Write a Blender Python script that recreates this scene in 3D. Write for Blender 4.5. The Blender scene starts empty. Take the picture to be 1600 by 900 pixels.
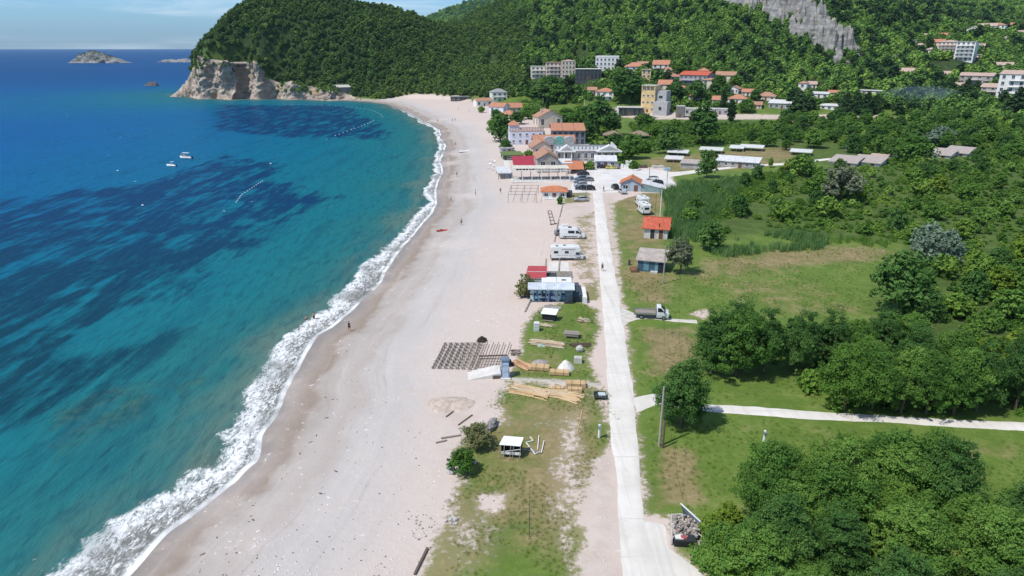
import bpy, bmesh, math, random
import numpy as np
from mathutils import Vector, Matrix, Euler

SC = bpy.context.scene
COL = SC.collection
rng = random.Random(11)
nrs = np.random.RandomState(5)
R = math.radians

# ------------------------------------------------------------------ camera
F = 1066.0                      # focal length in pixels of the 1600 px wide frame
CAM_Z = 44.0
PITCH = R(19.45)
cp, sp = math.cos(PITCH), math.sin(PITCH)
cam_d = bpy.data.cameras.new("camera")
cam = bpy.data.objects.new("camera", cam_d)
COL.objects.link(cam)
cam.location = (0, 0, CAM_Z)
cam.rotation_euler = (math.pi / 2 - PITCH, 0, 0)
cam_d.sensor_width = 36.0
cam_d.lens = 36.0 * F / 1600.0
cam_d.clip_start = 1.0
cam_d.clip_end = 60000.0
SC.camera = cam

def ray(px, py):
    u, v = (px - 800) / F, (450 - py) / F
    return np.array([u, cp + v * sp, -sp + v * cp])

def flat(px, py, z=2.1):
    """where the sight line through a point of the photograph meets the level z"""
    d = ray(px, py)
    t = (z - CAM_Z) / d[2]
    return (d[0] * t, d[1] * t)

def depth_of(x, y, z):
    return y * cp - (z - CAM_Z) * sp

def to_px(x, y, z):
    dep = y * cp - (z - CAM_Z) * sp
    v = (y * sp + (z - CAM_Z) * cp) / dep
    return 800 + F * x / dep, 450 - F * v, dep

# ------------------------------------------------------------------ numeric noise
def _hash(ix, iy, seed):
    n = (ix.astype(np.int64) * 374761393 + iy.astype(np.int64) * 668265263 + seed * 1442695041) & 0x7fffffff
    n = ((n ^ (n >> 13)) * 1274126177) & 0x7fffffff
    return ((n ^ (n >> 16)) & 0xffff) / 65535.0

def vnoise(x, y, seed=0):
    x = np.asarray(x, float); y = np.asarray(y, float)
    ix, iy = np.floor(x), np.floor(y)
    fx, fy = x - ix, y - iy
    fx = fx * fx * (3 - 2 * fx); fy = fy * fy * (3 - 2 * fy)
    a = _hash(ix, iy, seed); b = _hash(ix + 1, iy, seed)
    c = _hash(ix, iy + 1, seed); d = _hash(ix + 1, iy + 1, seed)
    return (a * (1 - fx) + b * fx) * (1 - fy) + (c * (1 - fx) + d * fx) * fy

def fbm(x, y, o=4, seed=0):
    s = 0; a = 0.5; f = 1.0
    for k in range(o):
        s = s + a * vnoise(x * f + 17.3 * k, y * f - 9.1 * k, seed + k); a *= 0.5; f *= 2.03
    return s / (1 - 0.5 ** o)

def sstep(v, a=0.0, b=1.0):
    t = np.clip((np.asarray(v, float) - a) / (b - a), 0, 1)
    return t * t * (3 - 2 * t)

# ------------------------------------------------------------------ planar distance tools
def poly_sd(x, y, poly):
    """signed distance to a closed polygon, positive inside"""
    x = np.asarray(x, float); y = np.asarray(y, float)
    d2 = np.full(x.shape, 1e18); inside = np.zeros(x.shape, bool)
    n = len(poly)
    for i in range(n):
        ax, ay = poly[i]; bx, by = poly[(i + 1) % n]
        ex, ey = bx - ax, by - ay
        L = ex * ex + ey * ey + 1e-12
        t = np.clip(((x - ax) * ex + (y - ay) * ey) / L, 0, 1)
        q = (x - ax - t * ex) ** 2 + (y - ay - t * ey) ** 2
        d2 = np.minimum(d2, q)
        c = ((ay > y) != (by > y))
        if ey != 0:
            inside ^= c & (x < ax + (y - ay) * ex / ey)
    d = np.sqrt(d2)
    return np.where(inside, d, -d)

def line_dist(x, y, pts):
    """distance to an open polyline and the interpolation weight (segment index + t)"""
    x = np.asarray(x, float); y = np.asarray(y, float)
    best = np.full(x.shape, 1e18); par = np.zeros(x.shape)
    for i in range(len(pts) - 1):
        ax, ay = pts[i][:2]; bx, by = pts[i + 1][:2]
        ex, ey = bx - ax, by - ay
        t = np.clip(((x - ax) * ex + (y - ay) * ey) / (ex * ex + ey * ey + 1e-9), 0, 1)
        q = (x - ax - t * ex) ** 2 + (y - ay - t * ey) ** 2
        m = q < best
        best = np.where(m, q, best); par = np.where(m, i + t, par)
    return np.sqrt(best), par

# ------------------------------------------------------------------ the coast
COAST_PX = [(207, 898), (267, 833), (296, 811), (342, 771), (387, 722), (402, 684), (433, 649), (440, 612), (471, 556),
            (500, 524), (520, 513), (534, 496), (552, 481), (571, 462), (592, 440), (604, 416), (639, 375), (660, 346),
            (678, 325), (683, 296), (687, 269), (690, 253), (694, 225), (686, 203), (662, 190), (635, 174), (607, 163), (582, 159.5),
            (560, 157.5), (540, 156.5), (515, 157.5), (480, 155), (455, 156), (430, 153.5), (405, 155.5), (380, 153), (362, 156), (340, 154), (312, 155), (292, 150),
            (276, 147.5)]
coast = [flat(a, b, 0.0) for a, b in COAST_PX]
_a, _b = coast[0], coast[3]
_k = 70.0 / math.hypot(_a[0] - _b[0], _a[1] - _b[1])
coast = [(_a[0] + (_a[0] - _b[0]) * _k * 2, _a[1] + (_a[1] - _b[1]) * _k * 2)] + coast
N_HEAD0 = 1 + COAST_PX.index((560, 157.5))
hx, hy = coast[-1]
coast += [(hx + 2, hy + 22), (hx + 24, hy + 60), (hx + 40, hy + 130), (hx + 95, hy + 230), (-150, 1150), (-180, 1700), (-330, 2500), (-330, 6000)]
LAND = coast + [(9000, 6000), (9000, -300), (coast[0][0], -300)]

# ------------------------------------------------------------------ the hills: crest lines read off the sky line, each with its own distance
def crest(lst, drop=5.0):
    out = []
    for px, py, Y, w in lst:
        d = ray(px, py); t = Y / d[1]
        out.append((d[0] * t, Y, CAM_Z + d[2] * t - drop, w))
    return out
HEAD = crest([(338, 42, 668, 100), (372, 6, 690, 130), (420, -10, 715, 140), (500, -8, 730, 142), (560, 4, 740, 140), (600, 10, 750, 140), (645, 22, 770, 150), (690, 44, 800, 160), (730, 66, 850, 160)])
MAIN = crest([(690, 56, 830, 200), (725, 40, 830, 220), (780, 24, 850, 290), (838, 0, 880, 365), (920, -60, 950, 545), (1050, -110, 1000, 600), (1130, -60, 800, 420)])
SPUR = crest([(1060, -60, 800, 420), (1105, -30, 720, 330), (1168, -4, 650, 260), (1218, 14, 605, 220), (1268, 48, 555, 180), (1302, 80, 515, 140), (1326, 108, 480, 110)], 11)
FAR = crest([(560, 74, 2700, 700), (640, 40, 2700, 800), (668, 27, 2700, 900), (705, 11, 2700, 1000), (745, 1, 2700, 1000), (800, -8, 2700, 1000), (1000, -30, 2700, 1000)], 6)
GY = [0, 150, 250, 350, 450, 550, 750, 1000, 1300, 2000, 3000, 6000]
GZ = [0, 0, 3, 11, 20, 31, 58, 100, 160, 275, 320, 330]

def ridge(x, y, pts, p=1.0, soft=0.0):
    zc = np.array([q[2] for q in pts]); w = np.array([q[3] for q in pts])
    d, par = line_dist(x, y, pts)
    i = np.arange(len(pts))
    zz = np.interp(par, i, zc); ww = np.interp(par, i, w)
    u = np.clip(1 - np.sqrt(d * d + soft * soft) / ww, 0, 1)
    return zz * u ** p

def hills(x, y):
    x = np.asarray(x, float); y = np.asarray(y, float)
    A = ridge(x, y, HEAD, 0.9)
    B = ridge(x, y, MAIN, 1.05)
    S = ridge(x, y, SPUR, 1.0)
    D = ridge(x, y, FAR, 0.9)
    C = np.interp(y, GY, GZ) * (0.25 * sstep(x, 20, 120) + 0.75 * sstep(x, 130 + 0.06 * y, 330 + 0.1 * y))
    h = (A ** 5 + B ** 5 + S ** 5 + C ** 5 + D ** 5 + 1e-9) ** 0.2
    return h

def shore(x, y):
    x = np.asarray(x, float); y = np.asarray(y, float)
    sd = poly_sd(x, y, LAND)
    k = np.abs(sd) < 60
    if k.any():
        xx, yy = x[k], y[k]
        w = (fbm(xx / 17, yy / 17, 2, 91) - .5) * 3.0 + (fbm(xx / 4.2, yy / 4.2, 2, 92) - .5) * .7
        sd = sd.copy(); sd[k] = sd[k] + w * np.clip(1 - np.abs(sd[k]) / 60, 0, 1)
    return sd

def H(x, y, sd=None):
    x = np.asarray(x, float); y = np.asarray(y, float)
    if sd is None:
        sd = shore(x, y)
    zb = np.clip(0.115 * sd, -5, 1.65) + 0.45 * sstep(sd, 14, 45)
    h = hills(x, y)
    rough = sstep(h, 4, 30)
    h = h + rough * (fbm(x / 55, y / 55, 4, 3) - 0.5) * 13 * np.clip(y / 700, .5, 2)
    head = sstep(x, 40, -120) * sstep(y, 560, 600)
    cut = sstep(sd, 6 * head, 6 * head + 12 + head * np.interp(x, [-268, -232, -180, -120, -60], [0, 8, 50, 60, 0]))
    dune = 0.22 * (fbm(x / 9, y / 9, 3, 8) - 0.5) * sstep(sd, 3, 25) * sstep(y, 900, 300)
    return zb + np.maximum(h, 0) * cut + dune

_T = np.geomspace(20, 9000, 700)
def at(px, py):
    """the point of the ground seen at a point of the photograph"""
    d = ray(px, py)
    X, Y, Z = d[0] * _T, d[1] * _T, CAM_Z + d[2] * _T
    m = np.nonzero(Z <= H(X, Y))[0]
    if len(m) == 0:
        k = len(_T) - 2
    else:
        k = max(1, m[0])
    t = np.linspace(_T[k - 1], _T[k], 40)
    X, Y, Z = d[0] * t, d[1] * t, CAM_Z + d[2] * t
    m = np.nonzero(Z <= H(X, Y))[0]
    j = m[0] if len(m) else 39
    return Vector((X[j], Y[j], float(H(X[j:j+1], Y[j:j+1])[0])))

def mpp(P):
    """metres per photograph pixel at a point"""
    return depth_of(P[0], P[1], P[2]) / F

def upm(P, pxh):
    """height in metres of something pxh photograph pixels tall standing at P"""
    hd = math.hypot(P[0], P[1]); dz = CAM_Z - P[2]
    c = hd / math.hypot(hd, dz)
    return pxh * mpp(P) / max(c, .3)

def face_yaw(P):
    return -math.atan2(P[0], P[1])

# ------------------------------------------------------------------ scene objects
def tag(o, label=None, cat=None, group=None, kind=None):
    if label: o['label'] = label
    if cat: o['category'] = cat
    if group: o['group'] = group
    if kind: o['kind'] = kind
    return o

def thing(name, label, cat, loc=(0, 0, 0), rz=0.0, group=None):
    o = bpy.data.objects.new(name, None)
    o.empty_display_size = 0.5
    COL.objects.link(o)
    o.location = loc; o.rotation_euler = (0, 0, rz)
    return tag(o, label, cat, group)

KIDS = {}
def link(name, me, parent=None, loc=None):
    o = bpy.data.objects.new(name, me)
    COL.objects.link(o)
    if parent is not None:
        o.parent = parent
        KIDS.setdefault(parent.name, []).append(o)
    if loc is not None: o.location = loc
    return o

def dup(o, loc, rz=None, label=None, group=None, scale=None, parent=None):
    c = o.copy(); COL.objects.link(c)
    if parent is not None:
        c.parent = parent
        KIDS.setdefault(parent.name, []).append(c)
    else:
        c.location = loc
        if rz is not None: c.rotation_euler = (0, 0, rz)
        if scale is not None: c.scale = scale if hasattr(scale, '__len__') else (scale,) * 3
        if label: c['label'] = label
        if group: c['group'] = group
    for ch in list(KIDS.get(o.name, [])):
        dup(ch, None, parent=c)
    return c

class MB:
    """collects shapes for ONE mesh"""
    def __init__(s):
        s.v = []; s.f = []; s.m = []
    def add(s, vs, fs, m=0, M=None):
        b = len(s.v)
        for p in vs:
            s.v.append(tuple(M @ Vector(p)) if M is not None else tuple(p))
        for f in fs:
            s.f.append([b + i for i in f]); s.m.append(m)
        return s
    def box(s, c, d, m=0, rz=0.0, M=None, taper=1.0, taper_y=None):
        x, y, z = d[0] / 2, d[1] / 2, d[2] / 2
        ty = taper if taper_y is None else taper_y
        vs = [(-x, -y, -z), (x, -y, -z), (x, y, -z), (-x, y, -z), (-x * taper, -y * ty, z), (x * taper, -y * ty, z), (x * taper, y * ty, z), (-x * taper, y * ty, z)]
        T = Matrix.Translation(c) @ Matrix.Rotation(rz, 4, 'Z')
        if M is not None: T = M @ T
        return s.add(vs, [(0, 3, 2, 1), (4, 5, 6, 7), (0, 1, 5, 4), (1, 2, 6, 5), (2, 3, 7, 6), (3, 0, 4, 7)], m, T)
    def bar(s, a, b, w, h=None, m=0):
        """a square bar from a to b"""
        a, b = Vector(a), Vector(b); h = h or w
        d = b - a; L = d.length
        if L < 1e-6: return s
        q = d.to_track_quat('X', 'Z').to_matrix().to_4x4()
        return s.box((0, 0, 0), (L, w, h), m, 0, Matrix.Translation((a + b) / 2) @ q)
    def tube(s, a, b, r0, r1=None, n=8, m=0, caps=True):
        a, b = Vector(a), Vector(b); r1 = r0 if r1 is None else r1
        d = b - a
        if d.length < 1e-6: return s
        q = d.to_track_quat('Z', 'Y').to_matrix()
        vs = []
        for p, r in ((a, r0), (b, r1)):
            for k in range(n):
                t = 2 * math.pi * k / n
                vs.append(p + q @ Vector((r * math.cos(t), r * math.sin(t), 0)))
        fs = [(k, (k + 1) % n, n + (k + 1) % n, n + k) for k in range(n)]
        if caps:
            fs += [tuple(range(n - 1, -1, -1)), tuple(range(n, 2 * n))]
        return s.add(vs, fs, m)
    def path(s, pts, r, n=6, m=0):
        for i in range(len(pts) - 1):
            ra = r[i] if hasattr(r, '__len__') else r
            rb = r[i + 1] if hasattr(r, '__len__') else r
            s.tube(pts[i], pts[i + 1], ra, rb, n, m)
        return s
    def prism(s, poly, z0, z1, m=0, M=None):
        n = len(poly)
        vs = [(p[0], p[1], z0) for p in poly] + [(p[0], p[1], z1) for p in poly]
        fs = [tuple(range(n - 1, -1, -1)), tuple(range(n, 2 * n))] + [(k, (k + 1) % n, n + (k + 1) % n, n + k) for k in range(n)]
        return s.add(vs, fs, m, M)
    def side(s, poly, y0, y1, m=0, M=None):
        """polygon in the xz plane extruded along y"""
        n = len(poly)
        vs = [(p[0], y0, p[1]) for p in poly] + [(p[0], y1, p[1]) for p in poly]
        fs = [tuple(range(n)), tuple(range(2 * n - 1, n - 1, -1))] + [((k + 1) % n, k, n + k, n + (k + 1) % n) for k in range(n)]
        return s.add(vs, fs, m, M)
    def ball(s, c, r, m=0, nu=10, nv=7, jit=0.0, seed=0, flat_bottom=False):
        rx, ry, rz = r if hasattr(r, '__len__') else (r, r, r)
        q = random.Random(seed)
        vs = []; fs = []
        for j in range(nv + 1):
            ph = math.pi * j / nv
            for i in range(nu):
                th = 2 * math.pi * i / nu
                k = 1 + (q.random() - .5) * 2 * jit if 0 < j < nv else 1
                z = math.cos(ph)
                if flat_bottom: z = max(z, -0.35)
                vs.append((c[0] + rx * k * math.sin(ph) * math.cos(th), c[1] + ry * k * math.sin(ph) * math.sin(th), c[2] + rz * k * z))
        for j in range(nv):
            for i in range(nu):
                a, b = j * nu + i, j * nu + (i + 1) % nu
                fs.append((a, a + nu, b + nu, b))
        return s.add(vs, fs, m)
    def mesh(s, name, mats, smooth=False):
        me = bpy.data.meshes.new(name)
        me.from_pydata(s.v, [], s.f)
        for mt in (mats if isinstance(mats, (list, tuple)) else [mats]):
            me.materials.append(mt)
        me.polygons.foreach_set('material_index', s.m)
        if smooth:
            me.polygons.foreach_set('use_smooth', [True] * len(s.f))
        me.validate()
        me.update()
        return me
    def build(s, name, mats, parent=None, smooth=False, bevel=0.0):
        o = link(name, s.mesh(name, mats, smooth), parent)
        if bevel:
            b = o.modifiers.new('bevel', 'BEVEL'); b.width = bevel; b.segments = 2; b.limit_method = 'ANGLE'
        return o

def np_mesh(name, v, f, mats=(), attrs=None, smooth=False, face_attrs=None):
    """mesh from numpy arrays; f is (n, k) with one k"""
    me = bpy.data.meshes.new(name)
    v = np.ascontiguousarray(v, np.float32); f = np.ascontiguousarray(f, np.int32)
    n, k = f.shape if len(f) else (0, 4)
    me.vertices.add(len(v)); me.vertices.foreach_set('co', v.ravel())
    if n:
        me.loops.add(n * k); me.loops.foreach_set('vertex_index', f.ravel())
        me.polygons.add(n); me.polygons.foreach_set('loop_start', np.arange(0, n * k, k, dtype=np.int32))
        try:
            me.polygons.foreach_set('loop_total', np.full(n, k, np.int32))
        except Exception:
            pass
        if smooth: me.polygons.foreach_set('use_smooth', np.ones(n, bool))
    for m in mats: me.materials.append(m)
    for nm, arr in (attrs or {}).items():
        arr = np.ascontiguousarray(arr, np.float32)
        if arr.ndim == 1:
            a = me.attributes.new(nm, 'FLOAT', 'POINT'); a.data.foreach_set('value', arr)
        else:
            a = me.attributes.new(nm, 'FLOAT_VECTOR', 'POINT'); a.data.foreach_set('vector', arr.ravel())
    for nm, arr in (face_attrs or {}).items():
        a = me.attributes.new(nm, 'FLOAT', 'FACE'); a.data.foreach_set('value', np.ascontiguousarray(arr, np.float32))
    me.update(calc_edges=True)
    return me

# ------------------------------------------------------------------ materials
class NT:
    def __init__(s, name):
        s.mat = bpy.data.materials.new(name); s.mat.use_nodes = True
        s.nt = s.mat.node_tree; s.nt.nodes.clear()
        s.out = s.nt.nodes.new('ShaderNodeOutputMaterial')
    def n(s, t, **kw):
        nd = s.nt.nodes.new(t)
        for k, v in kw.items():
            if k.startswith('i_'):
                key = k[2:]
                nd.inputs[int(key) if key.isdigit() else key.replace('_', ' ')].default_value = v
            else: setattr(nd, k, v)
        return nd
    def l(s, a, b): s.nt.links.new(a, b)
    def put(s, sock, val):
        if isinstance(val, bpy.types.NodeSocket): s.l(val, sock)
        else: sock.default_value = val
    def math(s, op, a, b=0.0, clamp=False):
        nd = s.n('ShaderNodeMath', operation=op, use_clamp=clamp)
        s.put(nd.inputs[0], a); s.put(nd.inputs[1], b)
        return nd.outputs[0]
    def mix(s, fac, a, b):
        nd = s.n('ShaderNodeMix', data_type='RGBA')
        s.put(nd.inputs['Factor'], fac)
        for k, v in (('A', a), ('B', b)):
            sk = [q for q in nd.inputs if q.name == k and q.type == 'RGBA'][0]
            if isinstance(v, bpy.types.NodeSocket): s.l(v, sk)
            else: sk.default_value = (*v, 1) if len(v) == 3 else v
        return [q for q in nd.outputs if q.type == 'RGBA'][0]
    def range(s, v, a, b, c=0.0, d=1.0, smooth=True):
        nd = s.n('ShaderNodeMapRange', interpolation_type='SMOOTHSTEP' if smooth else 'LINEAR')
        s.put(nd.inputs['Value'], v)
        for k, q in zip(('From Min', 'From Max', 'To Min', 'To Max'), (a, b, c, d)): nd.inputs[k].default_value = q
        return nd.outputs[0]
    def noise(s, vec, scale, detail=4.0, rough=0.55, dist=0.0):
        nd = s.n('ShaderNodeTexNoise')
        if vec is not None: s.l(vec, nd.inputs['Vector'])
        nd.inputs['Scale'].default_value = scale; nd.inputs['Detail'].default_value = detail
        nd.inputs['Roughness'].default_value = rough; nd.inputs['Distortion'].default_value = dist
        return nd.outputs['Fac']
    def attr(s, name):
        return s.n('ShaderNodeAttribute', attribute_name=name).outputs['Fac']
    def ramp(s, fac, stops):
        nd = s.n('ShaderNodeValToRGB')
        s.put(nd.inputs[0], fac)
        e = nd.color_ramp.elements
        while len(e) < len(stops): e.new(0.5)
        for q, (p, c) in zip(e, stops):
            q.position = p; q.color = (*c, 1)
        return nd.outputs[0]
    def coord(s, which='Object'): return s.n('ShaderNodeTexCoord').outputs[which]
    def mapping(s, vec, scale=(1, 1, 1), rot=(0, 0, 0)):
        nd = s.n('ShaderNodeMapping'); s.l(vec, nd.inputs['Vector'])
        nd.inputs['Scale'].default_value = scale; nd.inputs['Rotation'].default_value = rot
        return nd.outputs[0]
    def bump(s, h, strength, dist, normal=None):
        nd = s.n('ShaderNodeBump'); s.l(h, nd.inputs['Height'])
        nd.inputs['Strength'].default_value = strength; nd.inputs['Distance'].default_value = dist
        if normal is not None: s.l(normal, nd.inputs['Normal'])
        return nd.outputs[0]
    def pbsdf(s, col, rough=0.8, spec=0.3, normal=None, metal=0.0):
        nd = s.n('ShaderNodeBsdfPrincipled')
        if isinstance(col, bpy.types.NodeSocket): s.l(col, nd.inputs['Base Color'])
        else: nd.inputs['Base Color'].default_value = (*col, 1)
        s.put(nd.inputs['Roughness'], rough)
        nd.inputs['Specular IOR Level'].default_value = spec
        nd.inputs['Metallic'].default_value = metal
        if normal is not None: s.l(normal, nd.inputs['Normal'])
        return nd
    def done(s, sh):
        s.l(sh.outputs[0] if isinstance(sh, bpy.types.Node) else sh, s.out.inputs['Surface'])
        return s.mat

MATS = {}
def mat(name, col, rough=0.75, var=0.18, scale=1.5, spec=0.3, bump=0.0, metal=0.0, dirt=0.0):
    if name in MATS: return MATS[name]
    t = NT(name); co = t.coord()
    nz = t.noise(co, scale, 5, .6)
    lo = tuple(c * (1 - var) for c in col); hi = tuple(min(1, c * (1 + var)) for c in col)
    c = t.mix(t.range(nz, .3, .7), lo, hi)
    if dirt:
        st = t.noise(t.mapping(co, (1.3, 1.3, .25)), 2.2, 5, .65)
        c = t.mix(t.math('MULTIPLY', t.range(st, .5, .75), dirt), c, (.16, .13, .10))
    nrm = t.bump(t.noise(co, scale * 6, 3), bump, .05) if bump else None
    MATS[name] = t.done(t.pbsdf(c, rough, spec, nrm, metal))
    return MATS[name]

def tile_mat(name, col, period=0.32):
    if name in MATS: return MATS[name]
    t = NT(name); co = t.coord()
    w1 = t.n('ShaderNodeTexWave', wave_type='BANDS', bands_direction='X'); t.l(co, w1.inputs['Vector']); w1.inputs['Scale'].default_value = 1 / period / 3.1
    w2 = t.n('ShaderNodeTexWave', wave_type='BANDS', bands_direction='Y', wave_profile='SAW'); t.l(co, w2.inputs['Vector']); w2.inputs['Scale'].default_value = 0.8
    nz = t.noise(co, 1.1, 5, .7); fine = t.noise(co, 6, 3)
    c = t.ramp(t.math('ADD', t.math('MULTIPLY', nz, .6), t.math('MULTIPLY', fine, .4)),
               [(.3, tuple(k * .62 for k in col)), (.5, col), (.68, tuple(min(1, k * 1.3 + .03) for k in col))])
    hgt = t.math('ADD', w1.outputs['Fac'], t.math('MULTIPLY', w2.outputs['Fac'], .5))
    MATS[name] = t.done(t.pbsdf(c, .85, .2, t.bump(hgt, .5, .08)))
    return MATS[name]

def stone_mat(name, col, scale=2.2):
    if name in MATS: return MATS[name]
    t = NT(name); co = t.coord()
    v = t.n('ShaderNodeTexVoronoi', feature='F1'); t.l(t.mapping(co, (1, 1, 1.6)), v.inputs['Vector']); v.inputs['Scale'].default_value = scale
    e = t.n('ShaderNodeTexVoronoi', feature='DISTANCE_TO_EDGE'); t.l(t.mapping(co, (1, 1, 1.6)), e.inputs['Vector']); e.inputs['Scale'].default_value = scale
    s_ = t.n('ShaderNodeSeparateColor'); t.l(v.outputs['Color'], s_.inputs[0])
    c = t.mix(s_.outputs[0], tuple(k * .65 for k in col), tuple(min(1, k * 1.3) for k in col))
    c = t.mix(t.range(e.outputs['Distance'], .0, .06), (.42, .38, .33), c)
    MATS[name] = t.done(t.pbsdf(c, .9, .2, t.bump(e.outputs['Distance'], .4, .1)))
    return MATS[name]

def corr_mat(name, col, axis='X', period=.2, rust=0.0, rough=.45):
    """corrugated sheet"""
    if name in MATS: return MATS[name]
    t = NT(name); co = t.coord()
    w = t.n('ShaderNodeTexWave', wave_type='BANDS', bands_direction=axis); t.l(co, w.inputs['Vector']); w.inputs['Scale'].default_value = 1 / period / 3.1
    nz = t.noise(co, .9, 5, .65)
    c = t.mix(t.range(nz, .35, .7), tuple(k * .8 for k in col), tuple(min(1, k * 1.1) for k in col))
    if rust: c = t.mix(t.math('MULTIPLY', t.range(t.noise(co, 2.3, 6, .7), .52, .66), rust), c, (.22, .10, .05))
    MATS[name] = t.done(t.pbsdf(c, rough, .4, t.bump(w.outputs['Fac'], .6, .05)))
    return MATS[name]

def wood_mat(name, col, axis='X'):
    if name in MATS: return MATS[name]
    t = NT(name); co = t.coord()
    sc = {'X': (1, 14, 14), 'Y': (14, 1, 14), 'Z': (14, 14, 1)}[axis]
    g = t.noise(t.mapping(co, sc), 1.0, 4, .6)
    rd = t.n('ShaderNodeObjectInfo').outputs['Random']
    c = t.mix(t.range(g, .3, .7), tuple(k * .7 for k in col), tuple(min(1, k * 1.2) for k in col))
    c = t.mix(t.math('MULTIPLY', rd, .35), c, tuple(k * .55 for k in col))
    MATS[name] = t.done(t.pbsdf(c, .8, .2, t.bump(g, .3, .02)))
    return MATS[name]

M_ = {}
GLASS = mat('window_glass', (.03, .04, .05), .08, .3, .8, .6)
WHITEP = mat('white_paint', (.78, .77, .74), .6, .08, 1.2, dirt=.25)
CREAM = mat('cream_plaster', (.74, .67, .54), .85, .1, .8, dirt=.2)
BEIGE = mat('beige_plaster', (.66, .57, .47), .85, .1, .8, dirt=.2)
PINKP = mat('pink_plaster', (.70, .53, .44), .85, .1, .8, dirt=.3)
LAV = mat('pale_lavender_plaster', (.66, .68, .76), .8, .06, .7, dirt=.15)
GREYP = mat('grey_plaster', (.42, .42, .42), .85, .15, .8, dirt=.3)
DGREY = mat('dark_grey_metal', (.07, .075, .08), .5, .2, 1)
BLUEG = mat('blue_grey_plaster', (.36, .43, .50), .8, .12, .8, dirt=.2)
YELLOWP = mat('ochre_plaster', (.72, .52, .27), .85, .16, .35, dirt=.5)
CONC = mat('concrete', (.50, .48, .45), .9, .15, .8, bump=.3)
CONCL = mat('pale_concrete', (.64, .61, .57), .9, .1, .9, bump=.2)
STONE = stone_mat('rubble_stone', (.36, .33, .29))
TILE = tile_mat('terracotta_tiles', (.48, .225, .14))
TILE2 = tile_mat('weathered_terracotta_tiles', (.42, .235, .16))
TILEO = tile_mat('bright_orange_tiles', (.52, .20, .10))
TILER = tile_mat('red_tiles', (.50, .12, .07))
TILEP = tile_mat('faded_pink_tiles', (.48, .36, .30))
REDM = corr_mat('red_sheet_roof', (.42, .035, .06), 'X', .9)
WSHEET = corr_mat('white_sheet_roof', (.74, .74, .73), 'X', .5, .08)
GSHEET = corr_mat('grey_sheet_roof', (.45, .46, .48), 'X', .5, .15)
ASBEST = corr_mat('weathered_cement_sheet', (.46, .40, .36), 'X', .35, .1, .9)
WOODN = wood_mat('fresh_sawn_wood', (.66, .46, .25))
WOODP = wood_mat('pale_dry_wood', (.62, .52, .38))
WOODG = wood_mat('grey_weathered_wood', (.33, .29, .25))
WOODD = wood_mat('dark_old_wood', (.15, .11, .085))
BLACKR = mat('black_rubber', (.02, .02, .02), .8, .2, 4)
BARK = mat('bark', (.14, .11, .085), .95, .3, 3, bump=.5)
STEEL = mat('dull_steel', (.40, .41, .42), .4, .15, 2, metal=.6)
PLASTW = mat('white_plastic', (.78, .78, .77), .4, .06, 1)
KEEPOUT = []     # (x, y, radius) of houses
# ------------------------------------------------------------------ light
SUN_EL = 57.0
sun_vec = Vector((-math.cos(R(34)), -math.sin(R(34)), 0)) * math.cos(R(SUN_EL)) + Vector((0, 0, math.sin(R(SUN_EL))))
sl = bpy.data.lights.new("sun", 'SUN'); sl.energy = 4.1; sl.angle = R(.55); sl.color = (1.0, .955, .88)
so = bpy.data.objects.new("sun", sl); COL.objects.link(so)
so.location = (0, 0, 400); so.rotation_euler = sun_vec.to_track_quat('Z', 'Y').to_euler()

W = bpy.data.worlds.new("World"); SC.world = W; W.use_nodes = True
wt = W.node_tree; wt.nodes.clear()
wo = wt.nodes.new('ShaderNodeOutputWorld'); bg = wt.nodes.new('ShaderNodeBackground'); bg.inputs[1].default_value = .135
sky = wt.nodes.new('ShaderNodeTexSky'); sky.sky_type = 'NISHITA'; sky.sun_disc = False
sky.sun_elevation = R(SUN_EL); sky.sun_rotation = math.atan2(sun_vec.x, sun_vec.y)
sky.altitude = 40; sky.air_density = 1.0; sky.dust_density = .25; sky.ozone_density = 3.5
def wn(t, **k):
    nd = wt.nodes.new(t)
    for a, b in k.items(): setattr(nd, a, b)
    return nd
tc = wn('ShaderNodeTexCoord'); mp = wn('ShaderNodeMapping'); mp.inputs['Scale'].default_value = (1.0, 1.0, 13.0); mp.inputs['Rotation'].default_value = (R(1.2), 0, 0)
wt.links.new(tc.outputs['Generated'], mp.inputs[0])
cn = wn('ShaderNodeTexNoise'); cn.inputs['Scale'].default_value = 3.6; cn.inputs['Detail'].default_value = 7; cn.inputs['Roughness'].default_value = .58; cn.inputs['Distortion'].default_value = .5
wt.links.new(mp.outputs[0], cn.inputs['Vector'])
mr = wn('ShaderNodeMapRange', interpolation_type='SMOOTHSTEP'); mr.inputs[1].default_value = .46; mr.inputs[2].default_value = .74; mr.inputs[3].default_value = 0; mr.inputs[4].default_value = .62
wt.links.new(cn.outputs['Fac'], mr.inputs[0])
mx = wn('ShaderNodeMix', data_type='RGBA')
wt.links.new(mr.outputs[0], mx.inputs[0])
tint = wn('ShaderNodeMix', data_type='RGBA', blend_type='MULTIPLY'); tint.inputs[0].default_value = 1.0
wt.links.new(sky.outputs[0], [q for q in tint.inputs if q.name == 'A' and q.type == 'RGBA'][0])
sxyz = wn('ShaderNodeSeparateXYZ'); wt.links.new(tc.outputs['Generated'], sxyz.inputs[0])
hr = wn('ShaderNodeValToRGB'); wt.links.new(sxyz.outputs[2], hr.inputs[0])
he = hr.color_ramp.elements; he[0].position = 0.0; he[0].color = (.46, .70, 1.02, 1); he[1].position = .45; he[1].color = (1, 1, 1, 1)
e_ = he.new(.10); e_.color = (.56, .88, 1.20, 1)
wt.links.new(hr.outputs[0], [q for q in tint.inputs if q.name == 'B' and q.type == 'RGBA'][0])
wt.links.new([q for q in tint.outputs if q.type == 'RGBA'][0], [q for q in mx.inputs if q.name == 'A' and q.type == 'RGBA'][0])
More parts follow.
